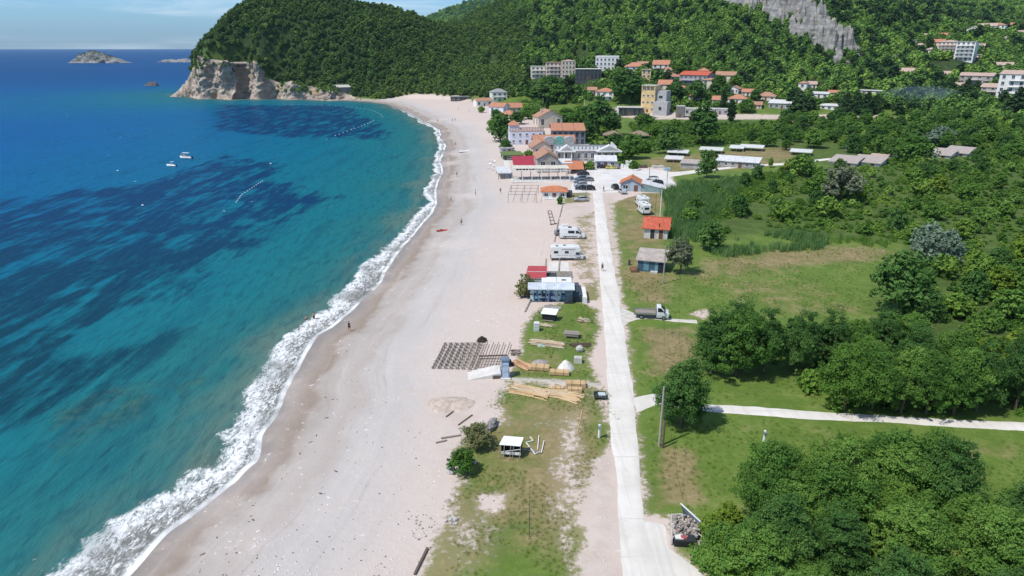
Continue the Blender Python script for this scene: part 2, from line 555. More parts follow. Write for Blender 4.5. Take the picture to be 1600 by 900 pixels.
[q for q in mx.inputs if q.name == 'B' and q.type == 'RGBA'][0].default_value = (7.0, 8.0, 8.8, 1)
wt.links.new([q for q in mx.outputs if q.type == 'RGBA'][0], bg.inputs[0])
wt.links.new(bg.outputs[0], wo.inputs[0])

SC.view_settings.view_transform = 'Standard'; SC.view_settings.look = 'None'
SC.view_settings.exposure = -0.03; SC.view_settings.gamma = 1.0
SC.view_settings.use_curve_mapping = False
cy = SC.cycles
cy.max_bounces = 5; cy.diffuse_bounces = 2; cy.glossy_bounces = 2; cy.transmission_bounces = 2; cy.transparent_max_bounces = 6; cy.volume_bounces = 0
cy.caustics_reflective = False; cy.caustics_refractive = False
cy.use_denoising = True
try: cy.denoiser = 'OPENIMAGEDENOISE'
except Exception: pass
cy.sample_clamp_indirect = 4.0

# ------------------------------------------------------------------ ground masks: patches of growth on the plain
def PX(lst, z=2.1): return [flat(a, b, z) if b > 262 else tuple(at(a, b)[:2]) for a, b in lst]
GRASS = [  # outline, amount, soft edge in metres
    ([(945, 262), (955, 300), (953, 360), (963, 420), (977, 480), (986, 560), (994, 640), (998, 720), (1006, 803), (1045, 806), (1060, 850), (1100, 885), (1150, 990), (2600, 990), (2600, 170), (1000, 170), (975, 200), (960, 240)], .92, 2.0),
    ([(905, 258), (1042, 262), (1066, 302), (1005, 302), (955, 318), (900, 320)], .0, 1.5),
    ([(944, 302), (962, 308), (964, 360), (970, 400), (965, 440), (955, 420), (945, 340)], .18, 2.0),
    ([(816, 550), (818, 515), (832, 492), (850, 478), (905, 470), (932, 486), (937, 512), (922, 546), (918, 566), (936, 598), (800, 588)], .86, 1.6),
    ([(910, 440), (934, 440), (936, 470), (912, 470)], .55, 1.0),
    ([(896, 340), (930, 330), (934, 440), (905, 436), (890, 400)], .40, 2.5),
    ([(884, 298), (922, 297), (922, 316), (880, 318)], .62, 1.5),
    ([(778, 614), (794, 595), (936, 606), (948, 640), (948, 690), (928, 724), (914, 750), (890, 800), (905, 860), (895, 940), (640, 940), (668, 888), (700, 806), (712, 770), (726, 735), (716, 700), (735, 680), (772, 672), (790, 650)], .66, 2.0),
    ([(790, 612), (900, 616), (890, 640), (800, 648)], .88, 1.6),
    ([(765, 668), (850, 674), (855, 700), (850, 760), (730, 765), (740, 700)], .90, 1.8),
    ([(914, 664), (946, 664), (946, 690), (925, 715), (908, 700)], .95, 1.2),
    ([(885, 640), (915, 640), (908, 700), (870, 720), (875, 680)], .35, 1.6),
    ([(746, 772), (800, 766), (798, 792), (775, 800), (750, 790)], .0, 1.0),
    ([(795, 775), (850, 768), (880, 830), (870, 900), (780, 900), (760, 850), (790, 810)], .88, 2.0),
    ([(860, 720), (915, 700), (905, 790), (900, 900), (870, 860), (850, 780)], .42, 1.5),
    ([(700, 810), (740, 800), (760, 850), (740, 900), (680, 900)], .5, 1.5),
    ([(1072, 492), (1100, 482), (1122, 486), (1100, 500)], .12, .8),
]
DRY = [
    ([(690, 690), (780, 600), (940, 600), (945, 700), (900, 900), (660, 900)], .50, 4),
    ([(815, 550), (850, 480), (935, 480), (935, 600), (800, 590)], .40, 3),
    ([(955, 300), (1045, 300), (1048, 420), (1050, 470), (1000, 492), (975, 420)], .75, 5),
    ([(1005, 512), (1075, 512), (1090, 560), (1060, 600), (1006, 590)], .80, 3),
    ([(1022, 690), (1092, 700), (1100, 780), (1020, 800)], .85, 2.5),
    ([(1060, 405), (1300, 384), (1405, 384), (1400, 402), (1200, 428), (1065, 445)], .62, 6),
    ([(1440, 688), (1595, 690), (1595, 718), (1450, 716)], .55, 3),
    ([(1100, 440), (1300, 440), (1390, 500), (1230, 500), (1110, 480)], .32, 6),
    ([(860, 640), (915, 640), (915, 760), (880, 880), (830, 800), (850, 700)], .65, 3),
    ([(690, 780), (760, 790), (770, 860), (700, 900), (650, 900)], .6, 3),
    ([(880, 300), (934, 300), (934, 480), (890, 440)], .6, 2),
    ([(1000, 250), (1240, 225), (1260, 245), (1230, 258), (1040, 275)], .7, 5),
    ([(1190, 180), (1400, 180), (1400, 192), (1190, 200)], .8, 6),
]
DIRT = [  # bare pinkish earth and scraped sand
    ([(905, 720), (955, 680), (962, 800), (968, 930), (905, 930), (912, 800)], 1.0, 1.5),
    ([(665, 612), (720, 600), (775, 606), (770, 650), (720, 668), (680, 650)], .75, 3.0),
    ([(880, 316), (925, 316), (928, 345), (890, 345)], .8, 2),
    ([(940, 305), (960, 305), (966, 390), (960, 420), (950, 400)], .8, 2),
    ([(1000, 256), (1240, 222), (1330, 236), (1240, 246), (1100, 262)], .6, 5),
    ([(905, 167), (975, 168), (1060, 176), (1190, 178), (1380, 178), (1380, 183), (1200, 187), (1000, 187), (900, 174)], .85, 6),
    ([(640, 862), (668, 850), (672, 930), (630, 930)], .35, 1),
]
def masks(x, y, lst):
    m = np.zeros(x.shape)
    for poly, val, fe in lst:
        if max(q[1] for q in poly) < 200:      # far lots on the rising ground
            k = (y > 300) & (y < 700) & (x > 0)
            qx, qy, qd = to_px(x[k], y[k], H(x[k], y[k]))
            a = sstep(poly_sd(qx, qy, poly), -1.5, 1.5)
            m[k] = m[k] * (1 - a) + val * a
            continue
        P = PX(poly)
        xs = [p[0] for p in P]; ys = [p[1] for p in P]
        k = (x > min(xs) - fe) & (x < max(xs) + fe) & (y > min(ys) - fe) & (y < max(ys) + fe)
        if not k.any(): continue
        a = sstep(poly_sd(x[k], y[k], P), -fe, fe)
        m[k] = m[k] * (1 - a) + val * a
    return m

# ------------------------------------------------------------------ the ground sheet
ROWS = np.concatenate([np.geomspace(24, 480, 420), np.geomspace(480, 1000, 150)[1:], np.geomspace(1000, 6000, 110)[1:]])
TS = np.concatenate([np.linspace(-.86, .95, 560), np.linspace(.95, 1.6, 60)[1:]])
Yg, Tg = np.meshgrid(ROWS, TS, indexing='ij')
Xg = Yg * Tg
gx, gy = Xg.ravel(), Yg.ravel()
gsd = shore(gx, gy)
gz = H(gx, gy, gsd)
hh = hills(gx, gy)
g_grass = masks(gx, gy, GRASS)
far_g = sstep(gy, 330, 420) * sstep(gsd, 55, 75) + sstep(gsd, 62, 70) * sstep(gy, 300, 330)
g_grass = np.maximum(g_grass, np.clip(far_g, 0, 1) * .95)
g_grass = np.maximum(g_grass, sstep(hh, 2, 6) * sstep(gsd, 4, 16))
g_dry = masks(gx, gy, DRY)
g_dirt = masks(gx, gy, DIRT)
g_grass = g_grass * (1 - np.where(gy > 330, g_dirt, 0))
dspur, pspur = line_dist(gx, gy, [q[:2] for q in SPUR])
g_forest = sstep(hh, 5, 14) * sstep(gsd, 8, 20)
g_forest = np.maximum(g_forest, masks(gx, gy, [
    ([(1060, 330), (1150, 285), (1240, 262), (1330, 262), (1700, 240), (1700, 420), (1430, 405), (1400, 376), (1300, 372), (1200, 362), (1130, 374), (1060, 366)], .55, 4),
    ([(1370, 470), (1410, 412), (1450, 400), (1700, 390), (1750, 660), (1560, 645), (1500, 560), (1385, 520)], .6, 4),
    ([(980, 190), (1190, 188), (1400, 186), (1700, 175), (1700, 262), (1300, 262), (1235, 240), (1180, 222), (1000, 240)], .45, 6)]))
nr, nc = len(ROWS), len(TS)
idx = np.arange(nr * nc).reshape(nr, nc)
gf = np.stack([idx[:-1, :-1].ravel(), idx[:-1, 1:].ravel(), idx[1:, 1:].ravel(), idx[1:, :-1].ravel()], 1)
keep = gsd[gf].max(1) > -32
gf = gf[keep]
used = np.zeros(nr * nc, bool); used[gf.ravel()] = True
remap = np.cumsum(used) - 1
gf = remap[gf]

t = NT('ground_surface')
co = t.coord()
geo = t.n('ShaderNodeNewGeometry')
sepx = t.n('ShaderNodeSeparateXYZ'); t.l(co, sepx.inputs[0])
a_sh, a_gr, a_dr, a_fo, a_di = (t.attr(k) for k in ('shore', 'grass', 'dry', 'forest', 'dirt'))
n_big = t.noise(co, .045, 5, .6); n_mid = t.noise(co, .28, 6, .65); n_fine = t.noise(co, 1.6, 5, .7); n_grit = t.noise(co, 7, 3, .7)
# strand lines follow the water's edge
cmb = t.n('ShaderNodeCombineXYZ'); t.l(t.math('MULTIPLY', a_sh, .55), cmb.inputs[0]); t.l(t.math('MULTIPLY', sepx.outputs[1], .028), cmb.inputs[1])
n_str = t.noise(cmb.outputs[0], 1.0, 6, .62, .6)
wig = t.math('ADD', a_sh, t.math('MULTIPLY', t.math('SUBTRACT', n_mid, .5), 4.2))
wig = t.math('ADD', wig, t.math('MULTIPLY', t.math('SUBTRACT', n_big, .5), 9.0))
sand = t.ramp(t.math('MULTIPLY', wig, 1 / 60.0), [(0, (.27, .235, .21)), (.035, (.33, .28, .245)), (.065, (.29, .23, .185)), (.085, (.38, .335, .30)),
    (.125, (.44, .395, .365)), (.16, (.42, .365, .33)), (.19, (.475, .44, .415)), (.25, (.515, .475, .45)), (.33, (.57, .495, .45)), (.5, (.60, .50, .442)), (1, (.605, .50, .44))])
wet = t.range(a_sh, 3.2, 1.2)
sand = t.mix(t.math('MULTIPLY', t.math('MULTIPLY', t.range(n_str, .56, .78), .7), t.range(a_sh, 26, 6)), sand, (.30, .24, .20))
sand = t.mix(t.math('MULTIPLY', t.range(n_str, .44, .26), .35), sand, (.60, .55, .51))
sand = t.mix(t.math('MULTIPLY', t.range(n_mid, .52, .75), .45), sand, (.50, .42, .37))
sand = t.mix(t.math('MULTIPLY', t.range(n_big, .5, .72), .5), sand, (.61, .54, .50))
foot = t.noise(t.mapping(co, (1, 1, 1), (0, 0, .4)), 1.1, 4, .75, 1.2)
sand = t.mix(t.math('MULTIPLY', t.range(foot, .58, .68), t.math('MULTIPLY', t.range(n_big, .40, .58), .42)), sand, (.44, .37, .33))
sand = t.mix(t.math('MULTIPLY', t.range(n_grit, .62, .80), .55), sand, (.76, .73, .70))
sand = t.mix(t.math('MULTIPLY', t.range(n_grit, .36, .24), .45), sand, (.33, .28, .25))
n_peb = t.noise(co, 1.5, 3, .6)
sand = t.mix(t.math('MULTIPLY', t.range(n_peb, .64, .70), t.range(n_mid, .46, .6)), sand, (.78, .76, .74))
# wheel tracks in the scraped sand
wv = t.n('ShaderNodeTexWave', wave_type='BANDS', bands_direction='X'); t.l(t.mapping(co, (1, .18, 1), (0, 0, R(14))), wv.inputs['Vector'])
wv.inputs['Scale'].default_value = .32; wv.inputs['Distortion'].default_value = 9; wv.inputs['Detail'].default_value = 3; wv.inputs['Detail Scale'].default_value = .6
trk = t.math('MULTIPLY', t.range(wv.outputs['Fac'], .86, .98), t.math('MULTIPLY', t.range(a_sh, 24, 36), t.range(n_big, .42, .6)))
sand = t.mix(t.math('MULTIPLY', trk, .35), sand, (.48, .39, .335))
dirt = t.mix(t.range(n_mid, .3, .7), (.50, .41, .355), (.60, .52, .46))
dirt = t.mix(t.math('MULTIPLY', t.range(n_fine, .55, .75), .5), dirt, (.38, .29, .23))
sand = t.mix(t.math('MULTIPLY', a_di, t.range(n_big, .2, .5, .6, 1)), sand, dirt)
# grass
gcol = t.ramp(t.math('ADD', t.math('MULTIPLY', n_mid, .55), t.math('MULTIPLY', n_fine, .45)), [(.3, (.066, .122, .018)), (.45, (.102, .170, .026)), (.55, (.138, .200, .040)), (.68, (.205, .24, .075))])
gdry = t.ramp(t.math('ADD', t.math('MULTIPLY', n_mid, .5), t.math('MULTIPLY', n_fine, .5)), [(.32, (.13, .125, .045)), (.5, (.24, .195, .09)), (.66, (.34, .27, .15))])
dm = t.math('ADD', t.math('ADD', a_dr, .06), t.math('MULTIPLY', t.math('SUBTRACT', n_big, .48), 1.4))
dm = t.math('ADD', dm, t.math('MULTIPLY', t.math('SUBTRACT', n_mid, .5), 1.1))
gcol = t.mix(t.range(dm, .28, .85), gcol, gdry)
flw = t.range(t.noise(co, 4.2, 2, .5), .73, .78)
gcol = t.mix(t.math('MULTIPLY', flw, t.range(n_big, .45, .6)), gcol, (.48, .47, .36))
gcol = t.mix(a_fo, gcol, t.mix(t.range(n_mid, .35, .65), (.022, .040, .012), (.052, .088, .022)))
edge = t.math('ADD', a_gr, t.math('MULTIPLY', t.math('SUBTRACT', n_mid, .5), 1.5))
edge = t.math('ADD', edge, t.math('MULTIPLY', t.math('SUBTRACT', n_fine, .5), 1.3))
col = t.mix(t.math('MULTIPLY', t.math('MULTIPLY', t.range(edge, .16, .50), t.range(a_gr, .03, .22)), .85), sand, t.mix(.5, gdry, gcol))
col = t.mix(t.range(edge, .38, .72), col, gcol)
# bare scars on the slopes
scar = t.math('MULTIPLY', t.range(t.noise(co, .02, 3, .5), .70, .74), a_fo)
col = t.mix(scar, col, (.34, .28, .21))
hb = t.math('ADD', t.math('MULTIPLY', n_fine, .6), t.math('MULTIPLY', n_grit, .4))
nrm = t.bump(n_mid, .35, .5, t.bump(hb, .5, .12))
GROUND = t.done(t.pbsdf(col, t.math('SUBTRACT', .95, t.math('MULTIPLY', wet, .5)), .25, nrm))

me = np_mesh('ground', np.stack([gx, gy, gz], 1)[used], gf, [GROUND],
             dict(shore=gsd[used], grass=g_grass[used], dry=g_dry[used], forest=g_forest[used], dirt=g_dirt[used]), smooth=True)
tag(link('ground', me), kind='structure')

# ------------------------------------------------------------------ the sea
WR = np.concatenate([np.geomspace(26, 760, 430), np.geomspace(760, 16000, 60)[1:]])
WT = np.linspace(-1.5, .12, 560)
Yw, Tw = np.meshgrid(WR, WT, indexing='ij'); Xw = Yw * Tw
wx, wy = Xw.ravel(), Yw.ravel()
wsd = shore(wx, wy)
def wpoly(lst):
    m = np.zeros(wx.shape)
    for poly, val, fe in lst:
        P = [flat(a, b, 0.0) for a, b in poly]
        a = sstep(poly_sd(wx, wy, P), -fe, fe); m = m * (1 - a) + val * a
    return m
SEAGRASS = [([(-150, 330), (100, 300), (230, 282), (285, 262), (350, 240), (430, 250), (462, 262), (440, 284), (505, 300), (545, 308), (500, 330), (440, 350), (380, 395), (330, 430), (300, 455), (250, 480), (150, 520), (60, 560), (-150, 640)], .82, 9),
            ([(330, 163), (440, 164), (540, 164), (596, 190), (622, 208), (600, 219), (430, 216), (330, 205)], .85, 14),
            ([(-100, 600), (30, 560), (150, 548), (250, 520), (330, 500), (300, 545), (210, 590), (120, 640), (-100, 740)], .72, 5),
            ([(120, 520), (230, 480), (330, 470), (260, 505), (150, 535)], .15, 4),
            ([(330, 205), (450, 222), (560, 225), (600, 260), (520, 290), (455, 262), (390, 238), (300, 226)], .05, 10),
            ([(555, 250), (590, 240), (585, 262), (550, 275)], .22, 6)]
REEF = [([(40, 720), (70, 640), (160, 600), (330, 560), (380, 570), (300, 620), (160, 690), (60, 760)], .8, 4),
        ([(200, 480), (330, 440), (420, 400), (400, 440), (300, 500), (210, 520)], .5, 6),
        ([(545, 372), (575, 366), (570, 378), (550, 384)], .5, 2)]
w_dark = wpoly(SEAGRASS); w_reef = wpoly(REEF)
wz = 0.28 * np.exp(-((wsd + 5.0 + 2 * (fbm(wx / 14, wy / 14, 2, 4) - .5)) / 1.1) ** 2) * sstep(wy, 620, 300)
wz = wz + .05 * np.exp(-((wsd + .6) / .8) ** 2)
nr, nc = len(WR), len(WT); idx = np.arange(nr * nc).reshape(nr, nc)
wf = np.stack([idx[:-1, :-1].ravel(), idx[:-1, 1:].ravel(), idx[1:, 1:].ravel(), idx[1:, :-1].ravel()], 1)
wf = wf[wsd[wf].min(1) < 7]
used = np.zeros(nr * nc, bool); used[wf.ravel()] = True
remap = np.cumsum(used) - 1
t = NT('sea_water')
co = t.coord()
a_sh, a_dk, a_rf = t.attr('shore'), t.attr('dark'), t.attr('reef')
off = t.math('MULTIPLY', a_sh, -1.0)
n_lg = t.noise(co, .02, 4, .6, .6)
rot = t.mapping(co, (.30, .055, 1), (0, 0, R(-32)))
n_strk = t.noise(rot, .55, 5, .62, .5)
n_pat = t.noise(co, .085, 5, .65, .8)
sepw = t.n('ShaderNodeSeparateXYZ'); t.l(co, sepw.inputs[0])
depth = t.math('ADD', off, t.math('MULTIPLY', t.math('SUBTRACT', n_lg, .5), 34))
depth = t.math('MINIMUM', t.math('ADD', off, 6), t.math('MAXIMUM', depth, t.math('MULTIPLY', off, .45)))
base = t.ramp(t.math('DIVIDE', depth, 420.0), [(0, (.105, .165, .135)), (.010, (.075, .17, .150)), (.024, (.022, .150, .155)), (.06, (.010, .150, .180)), (.14, (.004, .140, .215)),
     (.26, (.002, .118, .250)), (.5, (.001, .095, .280)), (1, (.001, .072, .235))])
far = t.range(sepw.outputs[1], 350, 1500)
base = t.mix(far, base, (.001, .058, .205))
n_st2 = t.noise(t.mapping(co, (.30, .05, 1), (0, 0, R(-36))), 1.5, 4, .65, .4)
dk = t.math('ADD', t.math('MULTIPLY', a_dk, .98), t.math('MULTIPLY', t.math('SUBTRACT', n_strk, .5), 2.1))
dk = t.math('ADD', dk, t.math('MULTIPLY', t.math('SUBTRACT', n_st2, .5), 1.4))
dk = t.math('ADD', dk, t.math('MULTIPLY', t.math('SUBTRACT', n_pat, .5), 1.2))
dk = t.math('MULTIPLY', t.range(dk, .36, .95), t.math('MULTIPLY', t.range(off, 10, 30), t.range(a_dk, .0, .3)))
base = t.mix(t.math('MULTIPLY', dk, .9), base, t.mix(t.range(sepw.outputs[1], 70, 220), (.004, .036, .062), (.003, .030, .105)))
rf = t.math('ADD', a_rf, t.math('MULTIPLY', t.math('SUBTRACT', n_pat, .5), 2.2))
rf = t.math('MULTIPLY', t.range(rf, .5, 1.1), t.range(a_rf, .02, .25))
base = t.mix(t.math('MULTIPLY', rf, .55), base, t.mix(t.range(t.noise(co, .5, 4, .7), .35, .65), (.018, .060, .052), (.075, .135, .085)))
near_sand = t.math('MULTIPLY', t.range(off, 16, 4), t.range(t.noise(t.mapping(co, (.5, .12, 1), (0, 0, R(-40))), .5, 4, .6), .35, .7))
base = t.mix(t.math('MULTIPLY', near_sand, .55), base, (.130, .170, .125))
ripc = t.noise(t.mapping(co, (1, .28, 1), (0, 0, R(-34))), .75, 4, .6, .3)
swl = t.noise(t.mapping(co, (1, .16, 1), (0, 0, R(-34))), .17, 4, .6, .3)
base = t.mix(t.math('MULTIPLY', t.range(swl, .48, .7), .30), base, (.004, .045, .10))
ripl = t.noise(t.mapping(co, (1, .25, 1), (0, 0, R(-30))), 1.6, 3, .6, .3)
base = t.mix(t.math('MULTIPLY', t.range(ripl, .56, .76), .20), base, (.05, .22, .26))
base = t.mix(t.math('MULTIPLY', t.range(ripc, .46, .70), .42), base, (.008, .05, .085))
# foam: a breaking line, a lacy sheet behind it and the thin edge of the swash
n_f0 = t.noise(co, .034, 2, .5); n_f1 = t.noise(co, .13, 3, .6); n_f2 = t.noise(co, .5, 4, .6)
wsh = t.math('ADD', t.math('MULTIPLY', off, t.range(sepw.outputs[1], 45, 260, .74, 1.5)), t.math('MULTIPLY', t.math('SUBTRACT', n_f0, .42), 13.0))
wsh = t.math('ADD', wsh, t.math('MULTIPLY', t.math('SUBTRACT', n_f1, .5), 5.0))
wsh = t.math('ADD', wsh, t.math('MULTIPLY', t.math('SUBTRACT', n_f2, .5), 2.2))
lace = t.noise(t.mapping(co, (1, .42, 1), (0, 0, R(-58))), 1.9, 8, .76, 1.0)
lacef = t.noise(co, 3.2, 6, .75, .6)
lc = t.math('ADD', t.math('MULTIPLY', lace, .65), t.math('MULTIPLY', lacef, .35))
thr = t.math('ADD', .505, t.math('MULTIPLY', t.math('ABSOLUTE', t.math('SUBTRACT', wsh, 4.4)), .016))
edge_ = t.math('MULTIPLY', t.range(wsh, 5.6, 7.2), .22)
sheet = t.range(t.math('SUBTRACT', lc, t.math('ADD', thr, edge_)), -.085, .06)
sheet = t.math('MULTIPLY', sheet, t.range(wsh, 8.0, 6.6))
dense = t.math('MULTIPLY', t.math('MULTIPLY', t.range(wsh, 6.0, 5.2), t.range(wsh, 3.0, 4.4)), t.range(lc, .40, .52))
d2 = t.math('MULTIPLY', t.math('MULTIPLY', t.range(wsh, 2.0, 1.0), t.range(n_f1, .45, .6)), t.range(lc, .42, .54))
swash = t.math('MULTIPLY', t.range(off, .75, .25), t.range(n_f1, .30, .55, .25, .95))
foam = t.math('MAXIMUM', t.math('MAXIMUM', sheet, dense), t.math('MAXIMUM', d2, swash))
calm = t.range(sepw.outputs[1], 640, 400)
lee = t.range(sepw.outputs[1], 600, 470, .0, 1)
brk = t.range(t.noise(co, .06, 3, .6), .36, .50, .35, 1)
foam = t.math('MULTIPLY', foam, t.math('MULTIPLY', brk, t.math('MULTIPLY', calm, lee)))
wc = t.noise(t.mapping(co, (.55, .3, 1), (0, 0, R(-34))), .42, 2, .5)
trail = t.math('MULTIPLY', t.math('MULTIPLY', t.range(lc, .60, .66), t.range(off, 17, 9)), t.math('MULTIPLY', t.range(sepw.outputs[1], 105, 70), t.range(n_f1, .45, .6)))
foam = t.math('MAXIMUM', foam, t.math('MULTIPLY', trail, .6))
caps = t.math('MULTIPLY', t.math('MULTIPLY', t.range(wc, .745, .765), t.range(t.noise(co, 1.1, 4, .7), .5, .6)), .8)
foam = t.math('MAXIMUM', foam, caps)
wetsh = t.math('MULTIPLY', t.range(wsh, 6.5, 3.5), .85)
base = t.mix(wetsh, base, (.20, .19, .175))
col = t.mix(foam, base, (.86, .87, .87))
w1 = t.noise(t.mapping(co, (1, .30, 1), (0, 0, R(-34))), .55, 6, .62, .4)
w2 = t.noise(co, 2.2, 4, .6)
nrm = t.bump(w2, .35, .12, t.bump(w1, .8, .6))
nrm = t.bump(foam, .35, .12, nrm)
rough = t.math('ADD', .27, t.math('MULTIPLY', foam, .7))
df = t.n('ShaderNodeBsdfDiffuse'); t.l(col, df.inputs[0]); t.l(nrm, df.inputs['Normal'])
gl = t.n('ShaderNodeBsdfGlossy'); gl.inputs['Roughness'].default_value = .22; t.l(nrm, gl.inputs['Normal'])
lw = t.n('ShaderNodeLayerWeight'); lw.inputs[0].default_value = .12; t.l(nrm, lw.inputs['Normal'])
ms = t.n('ShaderNodeMixShader'); t.l(t.math('MULTIPLY', t.range(lw.outputs['Fresnel'], 0, 1, .022, .16, False), t.math('SUBTRACT', 1.0, foam)), ms.inputs[0]); t.l(df.outputs[0], ms.inputs[1]); t.l(gl.outputs[0], ms.inputs[2])
SEA = t.done(ms.outputs[0])
me = np_mesh('sea', np.stack([wx, wy, wz], 1)[used], remap[wf], [SEA], dict(shore=wsd[used], dark=w_dark[used], reef=w_reef[used]), smooth=True)
tag(link('sea', me), kind='structure')

# ------------------------------------------------------------------ roads and paths: strips between two edges read along the road
def smooth_line(pts, step):
    pts = [Vector((p[0], p[1], 0)) for p in pts]
    d = [0]
    for a, b in zip(pts, pts[1:]): d.append(d[-1] + (b - a).length)
    n = max(2, int(d[-1] / step))
    s = np.linspace(0, d[-1], n + 1)
    return np.interp(s, d, [p.x for p in pts]), np.interp(s, d, [p.y for p in pts])

def strip(name, left, right, mats, step=1.2, lift=.03, cross=6, jit=.12, z=2.1, n=None):
    L = PX(left, z); Rr = PX(right, z)
    n = n or 200
    def rs(P):
        d = np.concatenate([[0], np.cumsum([math.hypot(b[0] - a[0], b[1] - a[1]) for a, b in zip(P, P[1:])])])
        s = np.linspace(0, d[-1], n + 1)
        return np.interp(s, d, [p[0] for p in P]), np.interp(s, d, [p[1] for p in P])
    lx, ly = rs(L); rx, ry = rs(Rr)
    s = np.arange(n + 1)
    e1 = (fbm(s * .35, s * 0 + 3, 3, 21) - .5) * 2 * jit * 3; e2 = (fbm(s * .35, s * 0 + 9, 3, 22) - .5) * 2 * jit * 3
    w = np.hypot(rx - lx, ry - ly)
    V = []; EU = []
    for k in range(cross + 1):
        u = k / cross
        EU.append(np.full(n + 1, min(u, 1 - u)) * np.maximum(w, .5))
        uu = u + (e1 * (1 - u) - e2 * u) / np.maximum(w, .5) * (1 if k in (0, cross) else 0)
        x, y = lx + (rx - lx) * uu, ly + (ry - ly) * uu
        V.append(np.stack([x, y, H(x, y) + lift + (.02 if 0 < k < cross else -.10)], 1))
    V = np.concatenate(V)
    f = []
    m = n + 1
    for k in range(cross):
        a = np.arange(n) + k * m
        f.append(np.stack([a, a + m, a + m + 1, a + 1], 1))
    f = np.concatenate(f)
    p = V[f[:, :3]]; nz = np.cross(p[:, 1] - p[:, 0], p[:, 2] - p[:, 0])[:, 2]
    f[nz < 0] = f[nz < 0][:, ::-1]
    o = link(name, np_mesh(name, V, f, mats if isinstance(mats, list) else [mats], dict(rim=np.concatenate(EU)), smooth=False))
    return tag(o, kind='structure')

t = NT('old_concrete_road')
co = t.coord(); nb = t.noise(co, .22, 5, .6); nf = t.noise(co, 2.4, 5, .7)
c = t.mix(t.range(nb, .3, .7), (.64, .605, .555), (.75, .715, .665))
c = t.mix(t.math('MULTIPLY', t.range(nf, .55, .78), .35), c, (.50, .47, .43))
wv = t.n('ShaderNodeTexWave', wave_type='BANDS', bands_direction='Y'); t.l(co, wv.inputs['Vector']); wv.inputs['Scale'].default_value = .062; wv.inputs['Distortion'].default_value = .6; wv.inputs['Detail'].default_value = 3; wv.inputs['Detail Scale'].default_value = 2
c = t.mix(t.math('MULTIPLY', t.range(wv.outputs['Fac'], .992, .9995), t.range(nb, .35, .65, .05, .38)), c, (.40, .37, .34))
marks = t.noise(t.mapping(co, (1.6, .05, 1)), 1.0, 5, .65)
c = t.mix(t.math('MULTIPLY', t.range(marks, .48, .68), .38), c, (.49, .455, .41))
c = t.mix(t.math('MULTIPLY', t.range(t.noise(co, .55, 5, .7, .5), .60, .70), .4), c, (.56, .48, .42))
ed = t.n('ShaderNodeTexVoronoi', feature='DISTANCE_TO_EDGE'); t.l(t.mapping(co, (1, .6, 1)), ed.inputs['Vector']); ed.inputs['Scale'].default_value = .16
c = t.mix(t.math('MULTIPLY', t.range(ed.outputs['Distance'], .006, .001), .25), c, (.45, .42, .39))
c = t.mix(t.math('MULTIPLY', t.range(t.noise(t.mapping(co, (1, .06, 1)), .9, 4, .6), .55, .75), .3), c, (.54, .51, .47))
rim = t.math('ADD', t.attr('rim'), t.math('MULTIPLY', t.math('SUBTRACT', t.noise(co, .8, 5, .7), .5), 1.5))
c = t.mix(t.math('MULTIPLY', t.range(rim, .42, -.1), .75), c, (.52, .44, .385))
ROAD = t.done(t.pbsdf(c, .9, .25, t.bump(nf, .3, .05)))
GRAVELR = mat('pale_gravel', (.58, .54, .49), .95, .14, .9, bump=.5)
MAINL = [(928, 262), (926, 285), (924.5, 300), (929, 360), (933, 418), (936.5, 460), (940, 500), (943, 560), (944.5, 600), (950, 690), (956, 720), (960, 770), (962, 820), (964, 880), (968, 960), (972, 1060)]
MAINR = [(940, 262), (941, 285), (942.5, 300), (952, 360), (962, 418), (970, 460), (976, 500), (985, 560), (993, 600), (1001, 690), (1005, 740), (1010, 790), (1013, 815), (1030, 862), (1052, 930), (1075, 1060)]
strip('road', MAINL, MAINR, ROAD, n=260)
strip('lane', [(985, 617), (1020, 612), (1060, 622), (1100, 629), (1180, 633), (1250, 638), (1330, 644), (1400, 648), (1500, 654), (1720, 662)],
      [(998, 650), (1030, 634), (1060, 640), (1100, 645), (1180, 652), (1250, 657), (1330, 661), (1400, 664), (1500, 671), (1720, 684)], ROAD, n=120, lift=.024, cross=4)
strip('track', [(966, 470), (975, 478), (990, 487), (1010, 492), (1050, 497), (1088, 499)], [(972, 520), (984, 506), (996, 501), (1014, 499), (1050, 503), (1090, 506)], GRAVELR, n=60, lift=.018, cross=5)
strip('yard', [(985, 815), (1018, 808), (1046, 812), (1050, 850), (1104, 884), (1125, 905), (1190, 990)], [(975, 850), (985, 858), (992, 865), (998, 880), (1005, 905), (1010, 940), (1015, 1000)], ROAD, n=40, lift=.018, cross=5)
strip('parking_lot', [(900, 258), (960, 259), (1012, 262), (1040, 266), (1046, 278)], [(890, 304), (935, 306), (975, 303), (1010, 296), (1068, 302)], mat('parking_concrete', (.66, .635, .61), .9, .1, .25, bump=.3), n=60, lift=.014, cross=10)
strip('back_lane', [(1012, 268), (1060, 268), (1120, 261.5), (1180, 257), (1228, 253.5), (1300, 246), (1420, 240)], [(1030, 282), (1070, 275), (1120, 268), (1180, 262.5), (1228, 259), (1300, 250), (1420, 243.5)], ROAD, n=70, lift=.022, cross=4)
strip('path', [(800, 587), (840, 589.5), (880, 593), (938, 598)], [(800, 593), (840, 596), (880, 599.5), (938, 605)], mat('path_concrete', (.44, .42, .36), .9, .14, 1), n=40, lift=.03, cross=3, jit=.05)
strip('promenade', [(784, 250), (786, 262), (783, 278)], [(798, 250), (801, 262), (803, 281)], CONCL, n=12, lift=.03, cross=3, jit=.02)

